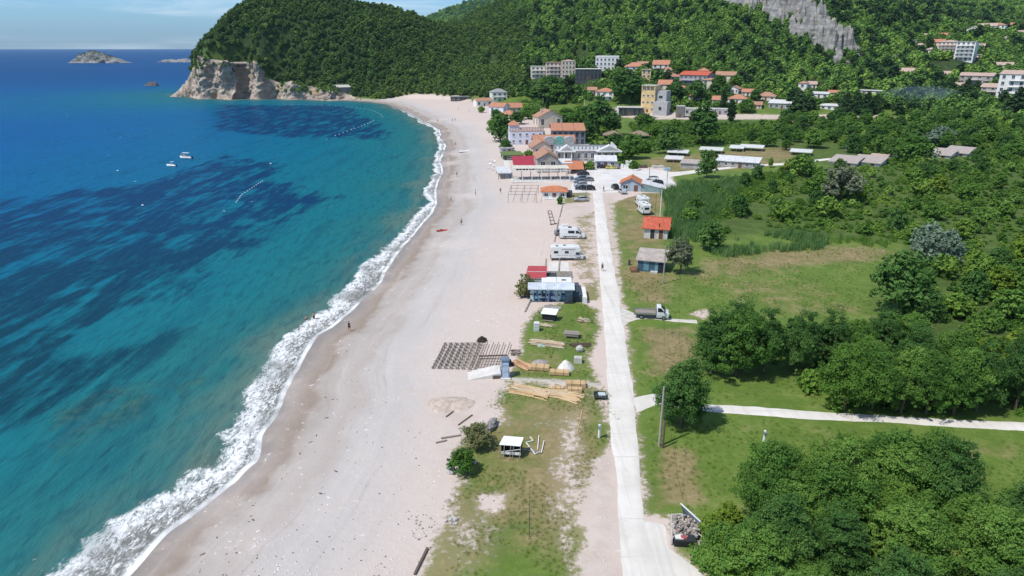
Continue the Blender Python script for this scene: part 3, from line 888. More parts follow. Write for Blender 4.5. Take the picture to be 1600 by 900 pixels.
# ------------------------------------------------------------------ sea cliff under the headland
ROCKC = None
def rock_mat(name, cols, scale=.12, strata=(0, 0, 0)):
    t = NT(name); co = t.coord()
    big = t.noise(co, scale, 6, .65, .4); st = t.noise(t.mapping(co, (.10, .10, .55), strata), 1.0, 6, .65, .5); fine = t.noise(co, scale * 9, 5, .7)
    c = t.ramp(t.math('ADD', t.math('MULTIPLY', big, .45), t.math('ADD', t.math('MULTIPLY', st, .35), t.math('MULTIPLY', fine, .2))), [(.32, cols[0]), (.45, cols[1]), (.56, cols[2]), (.70, cols[3])])
    rust = t.range(t.noise(co, scale * .7, 4, .6), .56, .68)
    c = t.mix(t.math('MULTIPLY', rust, .6), c, cols[4])
    return t.done(t.pbsdf(c, .95, .15, t.bump(fine, .7, .8, t.bump(st, .6, 1.2))))
ROCK = rock_mat('limestone_cliff', [(.12, .095, .075), (.33, .265, .215), (.53, .445, .37), (.68, .60, .52), (.46, .27, .16)], strata=(0, R(32), 0))
ROCKG = rock_mat('grey_limestone', [(.06, .058, .055), (.20, .195, .185), (.38, .37, .355), (.54, .52, .50), (.10, .11, .06)], .2)  # darkest tones stand in for shaded crevices in the rock
ROCKD = rock_mat('dark_sea_rock', [(.05, .048, .045), (.10, .095, .09), (.18, .17, .16), (.50, .46, .42), (.16, .13, .10)], .3)

hc = coast[N_HEAD0:]
seg = hc[:len(COAST_PX) - (N_HEAD0 - 1) + 3]
cx, cyy = smooth_line(seg, 1.1)
for _ in range(6):
    cx[1:-1] = (cx[:-2] + 2 * cx[1:-1] + cx[2:]) / 4; cyy[1:-1] = (cyy[:-2] + 2 * cyy[1:-1] + cyy[2:]) / 4
tx, ty = np.gradient(cx), np.gradient(cyy); ln = np.hypot(tx, ty); nx, ny = ty / ln, -tx / ln
inside = shore(cx + nx * 3, cyy + ny * 3) > 0
sgn = 1 if inside.mean() > .5 else -1
nx, ny = nx * sgn, ny * sgn      # towards the land
s_arc = np.concatenate([[0], np.cumsum(np.hypot(np.diff(cx), np.diff(cyy)))])
ppx = to_px(cx, cyy, 0 * cx)[0]
front = np.arange(len(cx)) < (np.argmin(ppx) if True else 0)
top_px = np.where(front, np.interp(ppx, [270, 280, 300, 322, 345, 360, 395, 408, 418, 432, 450, 480, 510, 540, 560], [147, 138, 98, 90, 98, 98, 98, 101, 110, 131, 128, 134, 140, 147, 154]), 98)
base_px = to_px(cx, cyy, 0 * cx)[1]
htop = np.clip((base_px - top_px), 2, 80) * mpp((0, 640, 0))
tip = np.abs(s_arc - s_arc[np.argmin(ppx)])
htop = np.where(front, htop, np.interp(tip, [0, 8, 22, 40, 60], [2, 5, 16, 30, 38]))
hol = np.exp(-((ppx - 372) / 17.0) ** 2) * front
NV = 46
V = []; 
for j in range(NV + 1):
    v = j / NV
    if j <= NV - 4:
        q = j / (NV - 4)
        lean = np.interp(ppx, [270, 300, 330, 420, 440, 560], [16, 13, 10, 8, 5, 4]) * q ** .8
        ledge = np.interp(ppx, [270, 290, 320, 350, 560], [1, 1, .6, .15, 0]) * front
        zz = htop * (q - .18 * ledge * np.sin(math.pi * q))
        inn = lean - 1.5
        a = (fbm(s_arc / 13 + 5, zz / 8 + s_arc * .03, 5, 31) - .5) * 11 * (1 - .5 * (htop < 18)) + (fbm(s_arc / 4.2, zz / 3.4 + s_arc * .12, 5, 33) - .5) * 5.0 + (np.abs(fbm(s_arc / 2.2, zz / 5.5, 4, 35) - .5)) * 5.0 - 1
        ridg = (1 - np.abs(2 * fbm(s_arc / 17, zz / 40, 3, 37) - 1)) * 4.5 * np.clip(htop / 30, 0, 1)
        inn = inn + (a - ridg + 2.2) * np.clip(q * 3, .35, 1) + hol * 9 * math.sin(math.pi * min(1, q * 1.05)) ** .6
        zz = zz - 1.0 + (fbm(s_arc / 5, s_arc * 0 + q * 6, 3, 39) - .5) * 3 * q
    else:
        q = (j - NV + 4) / 4
        inn = inn0 + 7 * q
        zz = zz0 - 9 * q
    if j == NV - 4: inn0, zz0 = inn, zz
    V.append(np.stack([cx + nx * inn, cyy + ny * inn, zz], 1))
V = np.concatenate(V); n = len(cx)
f = []
for j in range(NV):
    a = np.arange(n - 1) + j * n
    f.append(np.stack([a, a + 1, a + n + 1, a + n], 1))
f = np.concatenate(f)
p = V[f[:, :3]]; nn = np.cross(p[:, 1] - p[:, 0], p[:, 2] - p[:, 0])
if (nn[:, 1] > 0).mean() > .5: f = f[:, ::-1]
np_cliff = V.copy()
o = link('sea_cliff', np_mesh('sea_cliff', V, f, [ROCK]))
tag(o, kind='structure')

# bare rock ridge coming down the hill
sx, sy = smooth_line([q[:2] for q in SPUR], 1.3)
tx, ty = np.gradient(sx), np.gradient(sy); ln = np.hypot(tx, ty); nx2, ny2 = -ty / ln, tx / ln
if nx2.mean() > 0: nx2, ny2 = -nx2, -ny2
sa = np.concatenate([[0], np.cumsum(np.hypot(np.diff(sx), np.diff(sy)))])
cc = np.linspace(-30, 62, 120)
V = []
u = sa / sa[-1]
for c_ in cc:
    x, y = sx + nx2 * c_, sy + ny2 * c_
    wv_ = np.interp(u, [0, .3, .6, .85, 1], [50, 44, 32, 22, 12]) * (.75 + .6 * fbm(sa / 30, sa * 0 + 2, 3, 45))
    e = sstep(c_, -24, -6) * (1 - sstep(c_ / wv_, .55, 1.0)) if np.isscalar(c_) else 0
    rg = 1 - np.abs(2 * fbm(x / 15, y / 19, 5, 41) - 1); r2 = 1 - np.abs(2 * fbm(x / 5, y / 7, 4, 43) - 1)
    tp = 1 - sstep(u, .93, 1.0)
    e = e * (1 - .9 * sstep(fbm(x / 9, y / 9, 3, 71), .53, .60))
    z = H(x, y) - 5 + e * tp * (2 + 13 * rg ** 2 + 9 * r2 ** 1.5 + 4 * (fbm(x / 2.2, y / 3, 2, 47) - .5))
    V.append(np.stack([x, y, z], 1))
V = np.concatenate(V); n = len(sx); f = []
for j in range(len(cc) - 1):
    a = np.arange(n - 1) + j * n
    f.append(np.stack([a, a + 1, a + n + 1, a + n], 1))
f = np.concatenate(f)
p = V[f[:, :3]]; nn = np.cross(p[:, 1] - p[:, 0], p[:, 2] - p[:, 0])
if (nn[:, 2] > 0).mean() < .5: f = f[:, ::-1]
o = link('rock_ridge', np_mesh('rock_ridge', V, f, [ROCKG]))
tag(o, kind='structure')

# islets
def islet(name, px0, px1, py, top_pts, label, seed, m=ROCKD, depth_f=.45):
    P0, P1 = flat(px0, py, 0), flat(px1, py, 0)
    L = math.hypot(P1[0] - P0[0], P1[1] - P0[1]); s = mpp((P0[0], P0[1], 0))
    nu, nv = 70, 22
    V = []
    for j in range(nv):
        b = -1 + 2 * j / (nv - 1)
        for i in range(nu):
            a = i / (nu - 1)
            hgt = np.interp(a, [q[0] for q in top_pts], [q[1] for q in top_pts]) * s
            prof = max(0, 1 - abs(b) ** 1.6) ** .8 * min(1, 6 * a, 6 * (1 - a))
            nz = float(fbm(np.array([a * 9 + seed]), np.array([b * 3 + seed]), 4, 51)[0])
            x = P0[0] + (P1[0] - P0[0]) * a; y = P0[1] + (P1[1] - P0[1]) * a + b * L * depth_f * .5 * (.6 + .8 * nz)
            V.append((x, y, hgt * prof * (.55 + .9 * nz) - .25 * s - .6))
    V = np.array(V); idx = np.arange(nu * nv).reshape(nv, nu)
    f = np.stack([idx[:-1, :-1].ravel(), idx[:-1, 1:].ravel(), idx[1:, 1:].ravel(), idx[1:, :-1].ravel()], 1)
    o = link(name, np_mesh(name, V, f, [m]))
    return tag(o, label, 'rock islet'), V
ISL = islet('rock_islet', 110, 203, 98, [(0, 2), (.08, 6), (.2, 12), (.35, 17), (.5, 14), (.7, 9), (.88, 7), (1, 1)], 'long rocky islet with scrub on top out on the open sea', 3, ROCKG)
islet('rock_islet', 247, 304, 97, [(0, 2), (.3, 5), (.5, 3), (.75, 6), (1, 4)], 'low pale reef of rocks just left of the headland cliff near the horizon', 8, ROCKG)
islet('rock_islet', 224, 249, 134, [(0, 1), (.3, 5), (.6, 8), (.85, 6), (1, 1)], 'small dark rock standing alone in the water off the cliff', 5)

islet('rock_spit', 263, 322, 150.5, [(0, 1), (.15, 4), (.32, 9), (.5, 20), (.7, 34), (.9, 46), (1, 46)], 'sloping pale rock spit at the seaward tip of the headland cliff', 12, ROCK, .5)
CLIFF_V = np_cliff
# ------------------------------------------------------------------ plants
def leaf_mat(name, stops, trans=.22, hue=.35):
    t = NT(name)
    tint = t.attr('tint')
    rd = t.n('ShaderNodeObjectInfo').outputs['Random']
    v = t.math('ADD', t.math('MULTIPLY', tint, 1 - hue), t.math('MULTIPLY', rd, hue))
    if hue > .5:
        lo = t.n('ShaderNodeObjectInfo').outputs['Location']
        v = t.math('ADD', v, t.math('MULTIPLY', t.math('SUBTRACT', t.noise(lo, .016, 4, .6), .5), .8))
    c = t.ramp(v, stops)
    d = t.pbsdf(c, .75, .10)
    tr = t.n('ShaderNodeBsdfTranslucent')
    hs = t.n('ShaderNodeMix', data_type='RGBA', blend_type='MULTIPLY'); hs.inputs[0].default_value = 1
    t.l(c, [q for q in hs.inputs if q.name == 'A' and q.type == 'RGBA'][0]); [q for q in hs.inputs if q.name == 'B' and q.type == 'RGBA'][0].default_value = (1.25, 1.35, .7, 1)
    t.l([q for q in hs.outputs if q.type == 'RGBA'][0], tr.inputs[0])
    m = t.n('ShaderNodeMixShader'); m.inputs[0].default_value = trans
    t.l(d.outputs[0], m.inputs[1]); t.l(tr.outputs[0], m.inputs[2])
    return t.done(m)
L_MID = leaf_mat('leaf_green', [(.12, (0.049, 0.124, 0.023)), (.45, (0.092, 0.197, 0.037)), (.7, (0.142, 0.263, 0.049)), (.95, (0.210, 0.338, 0.070))])
L_DEEP = leaf_mat('leaf_deep_green', [(.1, (0.040, 0.098, 0.026)), (.5, (0.074, 0.165, 0.039)), (.8, (0.121, 0.228, 0.057)), (1, (0.178, 0.296, 0.075))])
L_DARK = leaf_mat('leaf_dark_evergreen', [(.1, (0.022, 0.050, 0.020)), (.5, (0.040, 0.083, 0.031)), (1, (0.076, 0.130, 0.044))], .12)
L_LIME = leaf_mat('leaf_lime', [(.1, (0.098, 0.173, 0.020)), (.5, (0.155, 0.246, 0.031)), (1, (0.252, 0.333, 0.054))])
L_SILV = leaf_mat('leaf_silver', [(.1, (0.119, 0.170, 0.121)), (.5, (0.204, 0.281, 0.202)), (1, (0.340, 0.416, 0.299))])
L_GREY = leaf_mat('leaf_grey_twigs', [(.1, (0.102, 0.119, 0.073)), (.5, (0.170, 0.196, 0.121)), (1, (0.272, 0.281, 0.194))])
L_OLIVE = leaf_mat('leaf_olive', [(.1, (0.102, 0.136, 0.048)), (.5, (0.170, 0.201, 0.081)), (1, (0.306, 0.289, 0.137))])
L_FOR = leaf_mat('leaf_forest', [(.05, (0.058, 0.125, 0.032)), (.35, (0.108, 0.210, 0.050)), (.65, (0.170, 0.307, 0.067)), (1, (0.328, 0.469, 0.095))], .15, .62)
L_PINE = leaf_mat('leaf_pine_wood', [(.05, (0.053, 0.099, 0.028)), (.5, (0.097, 0.174, 0.047)), (1, (0.190, 0.272, 0.063))], .1, .6)
L_SCRUB = leaf_mat('leaf_scrub', [(.05, (0.043, 0.104, 0.022)), (.4, (0.084, 0.180, 0.029)), (.7, (0.134, 0.251, 0.042)), (1, (0.235, 0.347, 0.060))], .2, .6)
L_REED = leaf_mat('reed_blades', [(.1, (0.070, 0.151, 0.047)), (.55, (0.126, 0.254, 0.082)), (.9, (0.235, 0.337, 0.136)), (1, (0.500, 0.500, 0.290))], .2, .4)
L_TUFT = leaf_mat('grass_blades', [(.1, (0.081, 0.142, 0.028)), (.5, (0.142, 0.216, 0.046)), (.85, (0.230, 0.270, 0.083)), (1, (0.405, 0.365, 0.167))], .2, .5)

def crown_arr(lobes, n, size, r, shell=.62, up=.15, squash=.85, nsub=24, csize=.42):
    """leaf quads gathered in sprays round a set of lobes: (x, y, z, radius)"""
    lobes = np.array(lobes, float)
    wgt = lobes[:, 3] ** 2; wgt /= wgt.sum()
    # spray centres on and inside each lobe, fewer below
    sub = r.normal(size=(len(lobes), nsub, 3)); sub[:, :, 2] += up * 2.2; sub /= np.linalg.norm(sub, axis=2)[:, :, None]
    srad = shell + (1.22 - shell) * r.rand(len(lobes), nsub)
    ssize = csize * (.35 + 1.1 * r.rand(len(lobes), nsub) ** 1.3)
    k = r.choice(len(lobes), n, p=wgt); q = (r.rand(n) ** 1.15 * nsub).astype(int)
    cen = lobes[k, :3] + sub[k, q] * (srad[k, q] * lobes[k, 3])[:, None] * np.array([1, 1, squash])
    d = r.normal(size=(n, 3)); d /= np.linalg.norm(d, axis=1)[:, None]
    off = d * (lobes[k, 3] * ssize[k, q] * (.35 + .75 * r.rand(n) ** .6))[:, None] * np.array([1, 1, .62])
    c = cen + off
    out = sub[k, q]
    nrm = .55 * d + .45 * out + .55 * r.normal(size=(n, 3)); nrm[:, 2] += .55; nrm /= np.linalg.norm(nrm, axis=1)[:, None]
    a = np.cross(nrm, r.normal(size=(n, 3))); a /= np.linalg.norm(a, axis=1)[:, None]
    b = np.cross(nrm, a)
    s = size * (.55 + .9 * r.rand(n))[:, None]; asp = (.5 + .3 * r.rand(n))[:, None]
    P = np.stack([c - a * s, c - b * s * asp, c + a * s, c + b * s * asp], 1)
    ltint = r.rand(len(lobes)) * .45 + .12
    stint = r.rand(len(lobes), nsub) * .45
    tint = np.clip(ltint[k] + stint[k, q] + .12 * (r.rand(n) - .5), 0, 1)
    return P.reshape(-1, 3), np.repeat(tint, 4)

def quads(n): return np.arange(n * 4).reshape(n, 4)

def lobes_round(r, h, w, n=9, base=.25, top=1.0):
    L = [(0, 0, h * (.5 + base * .4), w * .33)]
    for i in range(n):
        a = 2.4 * i + r.rand() * .8; q = (i + .5) / n
        z = h * (base + (top - base) * (.22 + .62 * q)); rr = w * .5 * math.sqrt(max(.06, 1 - (2 * q - .75) ** 2 * .8)) * (.40 + .36 * r.rand())
        L.append((math.cos(a) * rr, math.sin(a) * rr, z * (.9 + .2 * r.rand()), w * (.13 + .13 * r.rand())))
    return L

def crown_mesh(name, m, lobes, n, size, seed, **k):
    r = np.random.RandomState(seed)
    P, tint = crown_arr(lobes, n, size, r, **k)
    return np_mesh(name, P, quads(n), [m], dict(tint=tint))

def trunk_mesh(name, h, w, seed, r0=.16, limbs=7, stems=1):
    q = random.Random(seed); b = MB()
    for s_ in range(stems):
        ox, oy = (q.uniform(-.25, .25) * w * (stems > 1), q.uniform(-.25, .25) * w * (stems > 1))
        pts = [Vector((ox * .3, oy * .3, -.6)), Vector((ox * .4, oy * .4, h * .14)), Vector((ox * .7 + q.uniform(-.1, .1), oy * .7, h * .34)), Vector((ox + q.uniform(-.2, .2), oy + q.uniform(-.2, .2), h * .62)), Vector((ox, oy, h * .85))]
        b.path(pts, [r0 * 1.35, r0, r0 * .78, r0 * .45, r0 * .15], 8)
        for i in range(limbs):
            k = q.uniform(.25, .75); j = min(3, int(k * 4)); p = pts[j].lerp(pts[j + 1], q.random())
            a = i * 2.4 + q.random(); l = w * q.uniform(.26, .42)
            m1 = p + Vector((math.cos(a) * l * .55, math.sin(a) * l * .55, l * .35)); e = p + Vector((math.cos(a) * l, math.sin(a) * l, l * .85))
            b.path([p, m1, e], [r0 * .42, r0 * .26, r0 * .08], 6)
    return b.mesh(name, [BARK], True)

KINDS = {}
def kind(key, h, w, mat_, n, size, seed, base=.2, nl=10, lobes=None, trunk=True, r0=.16, stems=1, **kw):
    r = np.random.RandomState(seed)
    L = lobes if lobes is not None else lobes_round(r, h, w, nl, base)
    KINDS[key] = dict(h=h, w=w, crown=crown_mesh('crown_' + key, mat_, L, n, size, seed, **kw), trunk=trunk_mesh('trunk_' + key, h, w, seed, r0, stems=stems))
r_ = np.random.RandomState(77)
# near trees: many small leaves; far ones fewer and larger
kind('near_a', 7.0, 7.2, L_MID, 34000, .088, 1, base=.08, nl=16)
kind('near_b', 6.5, 6.6, L_DEEP, 32000, .088, 2, base=.06, nl=15)
kind('near_c', 7.2, 6.4, L_MID, 32000, .088, 3, base=.10, nl=18, stems=2)
kind('near_lime', 6.4, 6.4, L_SCRUB, 30000, .088, 4, base=.06, nl=15)
kind('broad_a', 7.0, 6.6, L_DEEP, 5200, .26, 5, base=.06, nl=12)
kind('broad_b', 6.2, 6.8, L_MID, 5200, .26, 6, base=.04, nl=13)
kind('broad_c', 7.4, 6.2, L_SCRUB, 5000, .25, 7, base=.05, nl=11, stems=2)
kind('lime', 4.0, 4.8, L_LIME, 3000, .22, 8, base=.0, nl=10)
kind('shrub', 2.8, 3.8, L_SCRUB, 2600, .19, 9, base=.0, nl=9, stems=3, r0=.07)
kind('silver', 6.0, 5.6, L_SILV, 5200, .22, 10, base=.02, nl=16)
kind('greytwig', 6.0, 5.6, L_GREY, 2300, .24, 12, base=.15, nl=10, shell=.3)
kind('tall', 10.5, 7.0, L_DEEP, 5500, .32, 13, base=.12, nl=16)
kind('tall_b', 10.0, 8.0, L_MID, 5500, .32, 14, base=.10, nl=17)
cyl = [(r_.uniform(-.25, .25), r_.uniform(-.25, .25), z, max(.25, .85 * math.sin(math.pi * min(.97, (z + .6) / 10.5)) ** .6)) for z in np.linspace(.7, 9.4, 15)]
kind('cypress', 10.0, 2.2, L_DARK, 2600, .26, 15, lobes=cyl, shell=.7, up=.0)
con = [(math.cos(i * 2.4) * .28 * (9.6 - z) * .5, math.sin(i * 2.4) * .28 * (9.6 - z) * .5, z, .4 + .22 * (9.6 - z)) for i, z in enumerate(np.linspace(1.2, 9.0, 22))]
kind('conifer', 10.0, 5.2, L_DARK, 4200, .30, 16, lobes=con, shell=.55, up=-.05, squash=.6)
def bush_lobes(seed, w, h, n=17):
    q = np.random.RandomState(seed); L = []
    for i in range(n):
        a = 2.4 * i; k = math.sqrt((i + .5) / n); rr = k * w * .36
        L.append((math.cos(a) * rr, math.sin(a) * rr, h * (.30 + .42 * (1 - k * k)) * q.uniform(.85, 1.15), w * q.uniform(.14, .21)))
    return L
kind('hairy_bush', 2.6, 3.0, L_OLIVE, 9000, .06, 17, lobes=bush_lobes(1, 3.0, 2.6), stems=4, r0=.03, shell=.25)
kind('dune_bush', 2.6, 3.2, L_MID, 9000, .065, 18, lobes=bush_lobes(2, 3.2, 2.4), stems=4, r0=.03, shell=.3)
kind('fig', 2.9, 3.6, L_OLIVE, 2400, .15, 19, base=.0, nl=10, stems=5, r0=.06, shell=.35)
kind('dense', 6.0, 5.6, L_DEEP, 34000, .085, 20, base=.0, nl=16)

P_, t_i = crown_arr([(ISL[1][k][0], ISL[1][k][1], ISL[1][k][2] + .4, 5.5) for k in range(len(ISL[1])) if ISL[1][k][2] > 4 and (k * 7) % 11 < 5 and .18 < (k % 70) / 70 < .75], 2600, 1.3, np.random.RandomState(4), shell=.3, squash=.5)
link('scrub', np_mesh('islet_scrub', P_, quads(2600), [L_DARK], dict(tint=t_i)), ISL[0])
TREES = []      # placed individuals: (x, y, radius)
FIRST = {}
def tree(kd, P, h, w=None, name='tree', label='', cat='tree', group=None, rz=None):
    K = KINDS[kd]
    sz = h / K['h']; sx = (w / K['w']) if w else sz
    r = thing(name, label, cat, (P[0], P[1], P[2] - (.05 * h if 'bush' in kd and kd != 'shrub' else .16 * h if name == 'bush' else 0)), rng.uniform(0, 6.28) if rz is None else rz, group)
    r.scale = (sx, sx, sz)
    tr = link('trunk', K['trunk'], r); cr = link('crown', K['crown'], r)
    TREES.append((P[0], P[1], sx * K['w'] * .5))
    return r

def tree_px(kd, px, py, wpx, hpx, label, name='tree', cat='tree', group=None):
    P = at(px, py)
    return tree(kd, P, upm(P, hpx), wpx * mpp(P), name, label, cat, group)

# ------------------------------------------------------------------ uncountable growth: one object each, geometry nodes over its own points
def scatter(name, pts, scl, rot, proto, mats, label_kind='stuff', smooth=False):
    """proto: (verts, quads, tint) held in the same mesh as the points it is repeated on"""
    pv, pf, pt = proto
    n = len(pts); m = len(pv)
    v = np.concatenate([pts, pv]); pid = np.concatenate([np.zeros(n), np.ones(m)])
    me = np_mesh(name, v, pf + n, mats, dict(pid=pid, scl=np.concatenate([scl, np.ones((m, 3))]), rot=np.concatenate([rot, np.zeros((m, 3))]), tint=np.concatenate([np.zeros(n), pt])))
    o = link(name, me); tag(o, kind=label_kind)
    g = bpy.data.node_groups.new(name + '_spread', 'GeometryNodeTree')
    g.interface.new_socket('Geometry', in_out='INPUT', socket_type='NodeSocketGeometry')
    g.interface.new_socket('Geometry', in_out='OUTPUT', socket_type='NodeSocketGeometry')
    N = g.nodes.new; Lk = g.links.new
    gi = N('NodeGroupInput'); go = N('NodeGroupOutput')
    def na(nm, ty):
        a = N('GeometryNodeInputNamedAttribute'); a.data_type = ty; a.inputs[0].default_value = nm; return a.outputs[0]
    sep = N('GeometryNodeSeparateGeometry'); sep.domain = 'POINT'
    cmp = N('FunctionNodeCompare'); cmp.data_type = 'FLOAT'; cmp.operation = 'GREATER_THAN'; cmp.inputs[1].default_value = .5
    Lk(na('pid', 'FLOAT'), cmp.inputs[0]); Lk(cmp.outputs[0], sep.inputs['Selection']); Lk(gi.outputs[0], sep.inputs[0])
    m2p = N('GeometryNodeMeshToPoints'); Lk(sep.outputs[1], m2p.inputs[0])
    iop = N('GeometryNodeInstanceOnPoints'); Lk(m2p.outputs[0], iop.inputs['Points']); Lk(sep.outputs[0], iop.inputs['Instance'])
    e2r = N('FunctionNodeEulerToRotation'); Lk(na('rot', 'FLOAT_VECTOR'), e2r.inputs[0])
    Lk(e2r.outputs[0], iop.inputs['Rotation']); Lk(na('scl', 'FLOAT_VECTOR'), iop.inputs['Scale'])
    Lk(iop.outputs[0], go.inputs[0])
    md = o.modifiers.new('spread', 'NODES'); md.node_group = g
    return o

def proto_crown(seed, h, w, n, size, nl=8, base=.0, **k):
    r = np.random.RandomState(seed)
    P, tint = crown_arr(lobes_round(r, h, w, nl, base), n, size, r, **k)
    return P, quads(n), tint


KEEP_POLY = []
def in_view(x, y, z, mx=140, my=140):
    px, py, dep = to_px(x, y, z)
    return (px > -mx) & (px < 1600 + mx) & (py < 900 + my) & (dep > 5)

CLEAR = [  # open lots, fields and lanes among the growth
    [(900, 160), (985, 163), (1060, 176), (1140, 172), (1240, 172), (1400, 172), (1400, 190), (1180, 194), (1060, 196), (960, 190), (890, 180)],
    [(905, 182), (965, 186), (965, 196), (890, 190)],
    [(1000, 240), (1120, 228), (1240, 216), (1340, 228), (1340, 256), (1240, 262), (1100, 280), (1010, 290)],
    [(1375, 100), (1460, 118), (1535, 112), (1530, 96), (1440, 106)],
    [(760, 85), (775, 85), (778, 100), (766, 104)],
    [(900, 74), (945, 90), (930, 100), (895, 98)],
    [(1290, 245), (1372, 240), (1372, 260), (1290, 262)], [(1440, 228), (1506, 224), (1506, 248), (1440, 252)],
    [(830, 118), (900, 118), (960, 124), (960, 130), (830, 127)],
    [(1455, 96), (1530, 92), (1530, 101), (1455, 104)],
    [(740, 160), (770, 158), (815, 168), (830, 200), (880, 206), (905, 216), (930, 240), (960, 262), (780, 262), (770, 200), (740, 170)],
]
LANES = [[tuple(at(a, b)[:2]) for a, b in P] for P in ([(1040, 272), (1120, 264), (1180, 260), (1228, 256), (1300, 248)],)]
def free(x, y, pad=0.0):
    ok = np.ones(x.shape, bool)
    qx, qy, qd = to_px(x, y, H(x, y)); near = y < 700
    for P in CLEAR: ok &= ~((poly_sd(qx, qy, P) > -.5) & near)
    for P in LANES: ok &= line_dist(x, y, P)[0] > 5 + pad
    for a, b, r in KEEPOUT: ok &= (x - a) ** 2 + (y - b) ** 2 > (r + pad) ** 2
    return ok

def spread(area, spacing, seed):
    """jittered grid over x0,x1,y0,y1"""
    x0, x1, y0, y1 = area; r = np.random.RandomState(seed)
    X, Y = np.meshgrid(np.arange(x0, x1, spacing), np.arange(y0, y1, spacing))
    x = X.ravel() + r.uniform(-.48, .48, X.size) * spacing; y = Y.ravel() + r.uniform(-.48, .48, X.size) * spacing
    return x, y, r

def rnd_rot(r, n, tilt=.12):
    return np.stack([r.uniform(-tilt, tilt, n), r.uniform(-tilt, tilt, n), r.uniform(0, 6.28, n)], 1)

def visible(x, y, z, lift=5.0):
    """drop what stands well behind a crest"""
    t = np.linspace(.6, .97, 14)[:, None]
    X, Y, Z = x * t, y * t, CAM_Z + (z + lift + 6 - CAM_Z) * t
    blk = np.zeros(len(x), bool)
    for k in range(len(t)):
        blk |= H(X[k], Y[k]) > Z[k] + 8
    return ~blk

def wood(name, area, spacing, seed, sel, size, proto, mats, dens=1.0, my=140):
    x, y, r = spread(area, spacing, seed)
    k = x > -0.86 * y; x, y = x[k], y[k]
    z0 = np.full(x.shape, 20.0)
    px, py, dep = to_px(x, y, z0)
    k = (px > -200) & (px < 1800); x, y = x[k], y[k]
    sd = shore(x, y); h = hills(x, y)
    z = H(x, y, sd)
    k = sel(x, y, z, sd, h) & in_view(x, y, z) & (r.rand(len(x)) < dens)
    x, y, z = x[k], y[k], z[k]
    k = free(x, y, 1.0); x, y, z = x[k], y[k], z[k]
    k = visible(x, y, z); x, y, z = x[k], y[k], z[k]
    n = len(x)
    s = size(x, y, r)
    big = .78 + .55 * fbm(x / 40, y / 40, 3, seed + 60)
    s = s * big * (.72 + .62 * r.rand(n) ** 2.2)
    scl = np.stack([s * r.uniform(.85, 1.2, n), s * r.uniform(.85, 1.2, n), s * r.uniform(.8, 1.25, n)], 1)
    print(name, n)
    return scatter(name, np.stack([x, y, z - .4 * s], 1), scl, rnd_rot(r, n), proto, mats)
# ------------------------------------------------------------------ houses
FRAMEW = mat('window_frame_white', (.74, .73, .70), .5, .05, 2)
FRAMED = mat('window_frame_dark', (.10, .09, .085), .5, .1, 2)
DOORB = wood_mat('brown_door', (.20, .10, .055), 'Z')
INDOOR = mat('interior_shade', (.05, .045, .04), .9, .2, 1)  # near-black colour standing in for shade inside the open doorway and loggia

def win_mesh(name, w, h, frame=FRAMEW, mull=True, glass=GLASS, depth=.10):
    """a framed window facing -y with its reveal"""
    b = MB(); f = .09
    for x in (-w / 2 + f / 2, w / 2 - f / 2): b.box((x, -depth / 2, 0), (f, depth, h))
    for z in (-h / 2 + f / 2, h / 2 - f / 2): b.box((0, -depth / 2, z), (w - 2 * f - .002, depth - .006, f))
    if mull: b.box((0, -depth / 2 + .02, 0), (.07, depth * .6, h - 2 * f - .002))
    b.box((0, -.015, 0), (w - 2 * f - .004, .03, h - 2 * f - .004), 1)
    b.box((0, -depth / 2 - .05, -h / 2 - .04), (w + .2, depth + .1, .07))
    return b.mesh(name, [frame, glass])
WINC = {}
def window(parent, x, y, z, w, h, face, frame=FRAMEW, name='window'):
    """face: 0 front(-y) 1 right(+x) 2 back 3 left(-x)"""
    key = (round(w, 1), round(h, 1), frame.name)
    if key not in WINC: WINC[key] = win_mesh('window_mesh', key[0], key[1], frame, key[0] > .9)
    o = link(name, WINC[key], parent, (x, y, z)); o.rotation_euler = (0, 0, (0, math.pi / 2, math.pi, -math.pi / 2)[face])
    return o

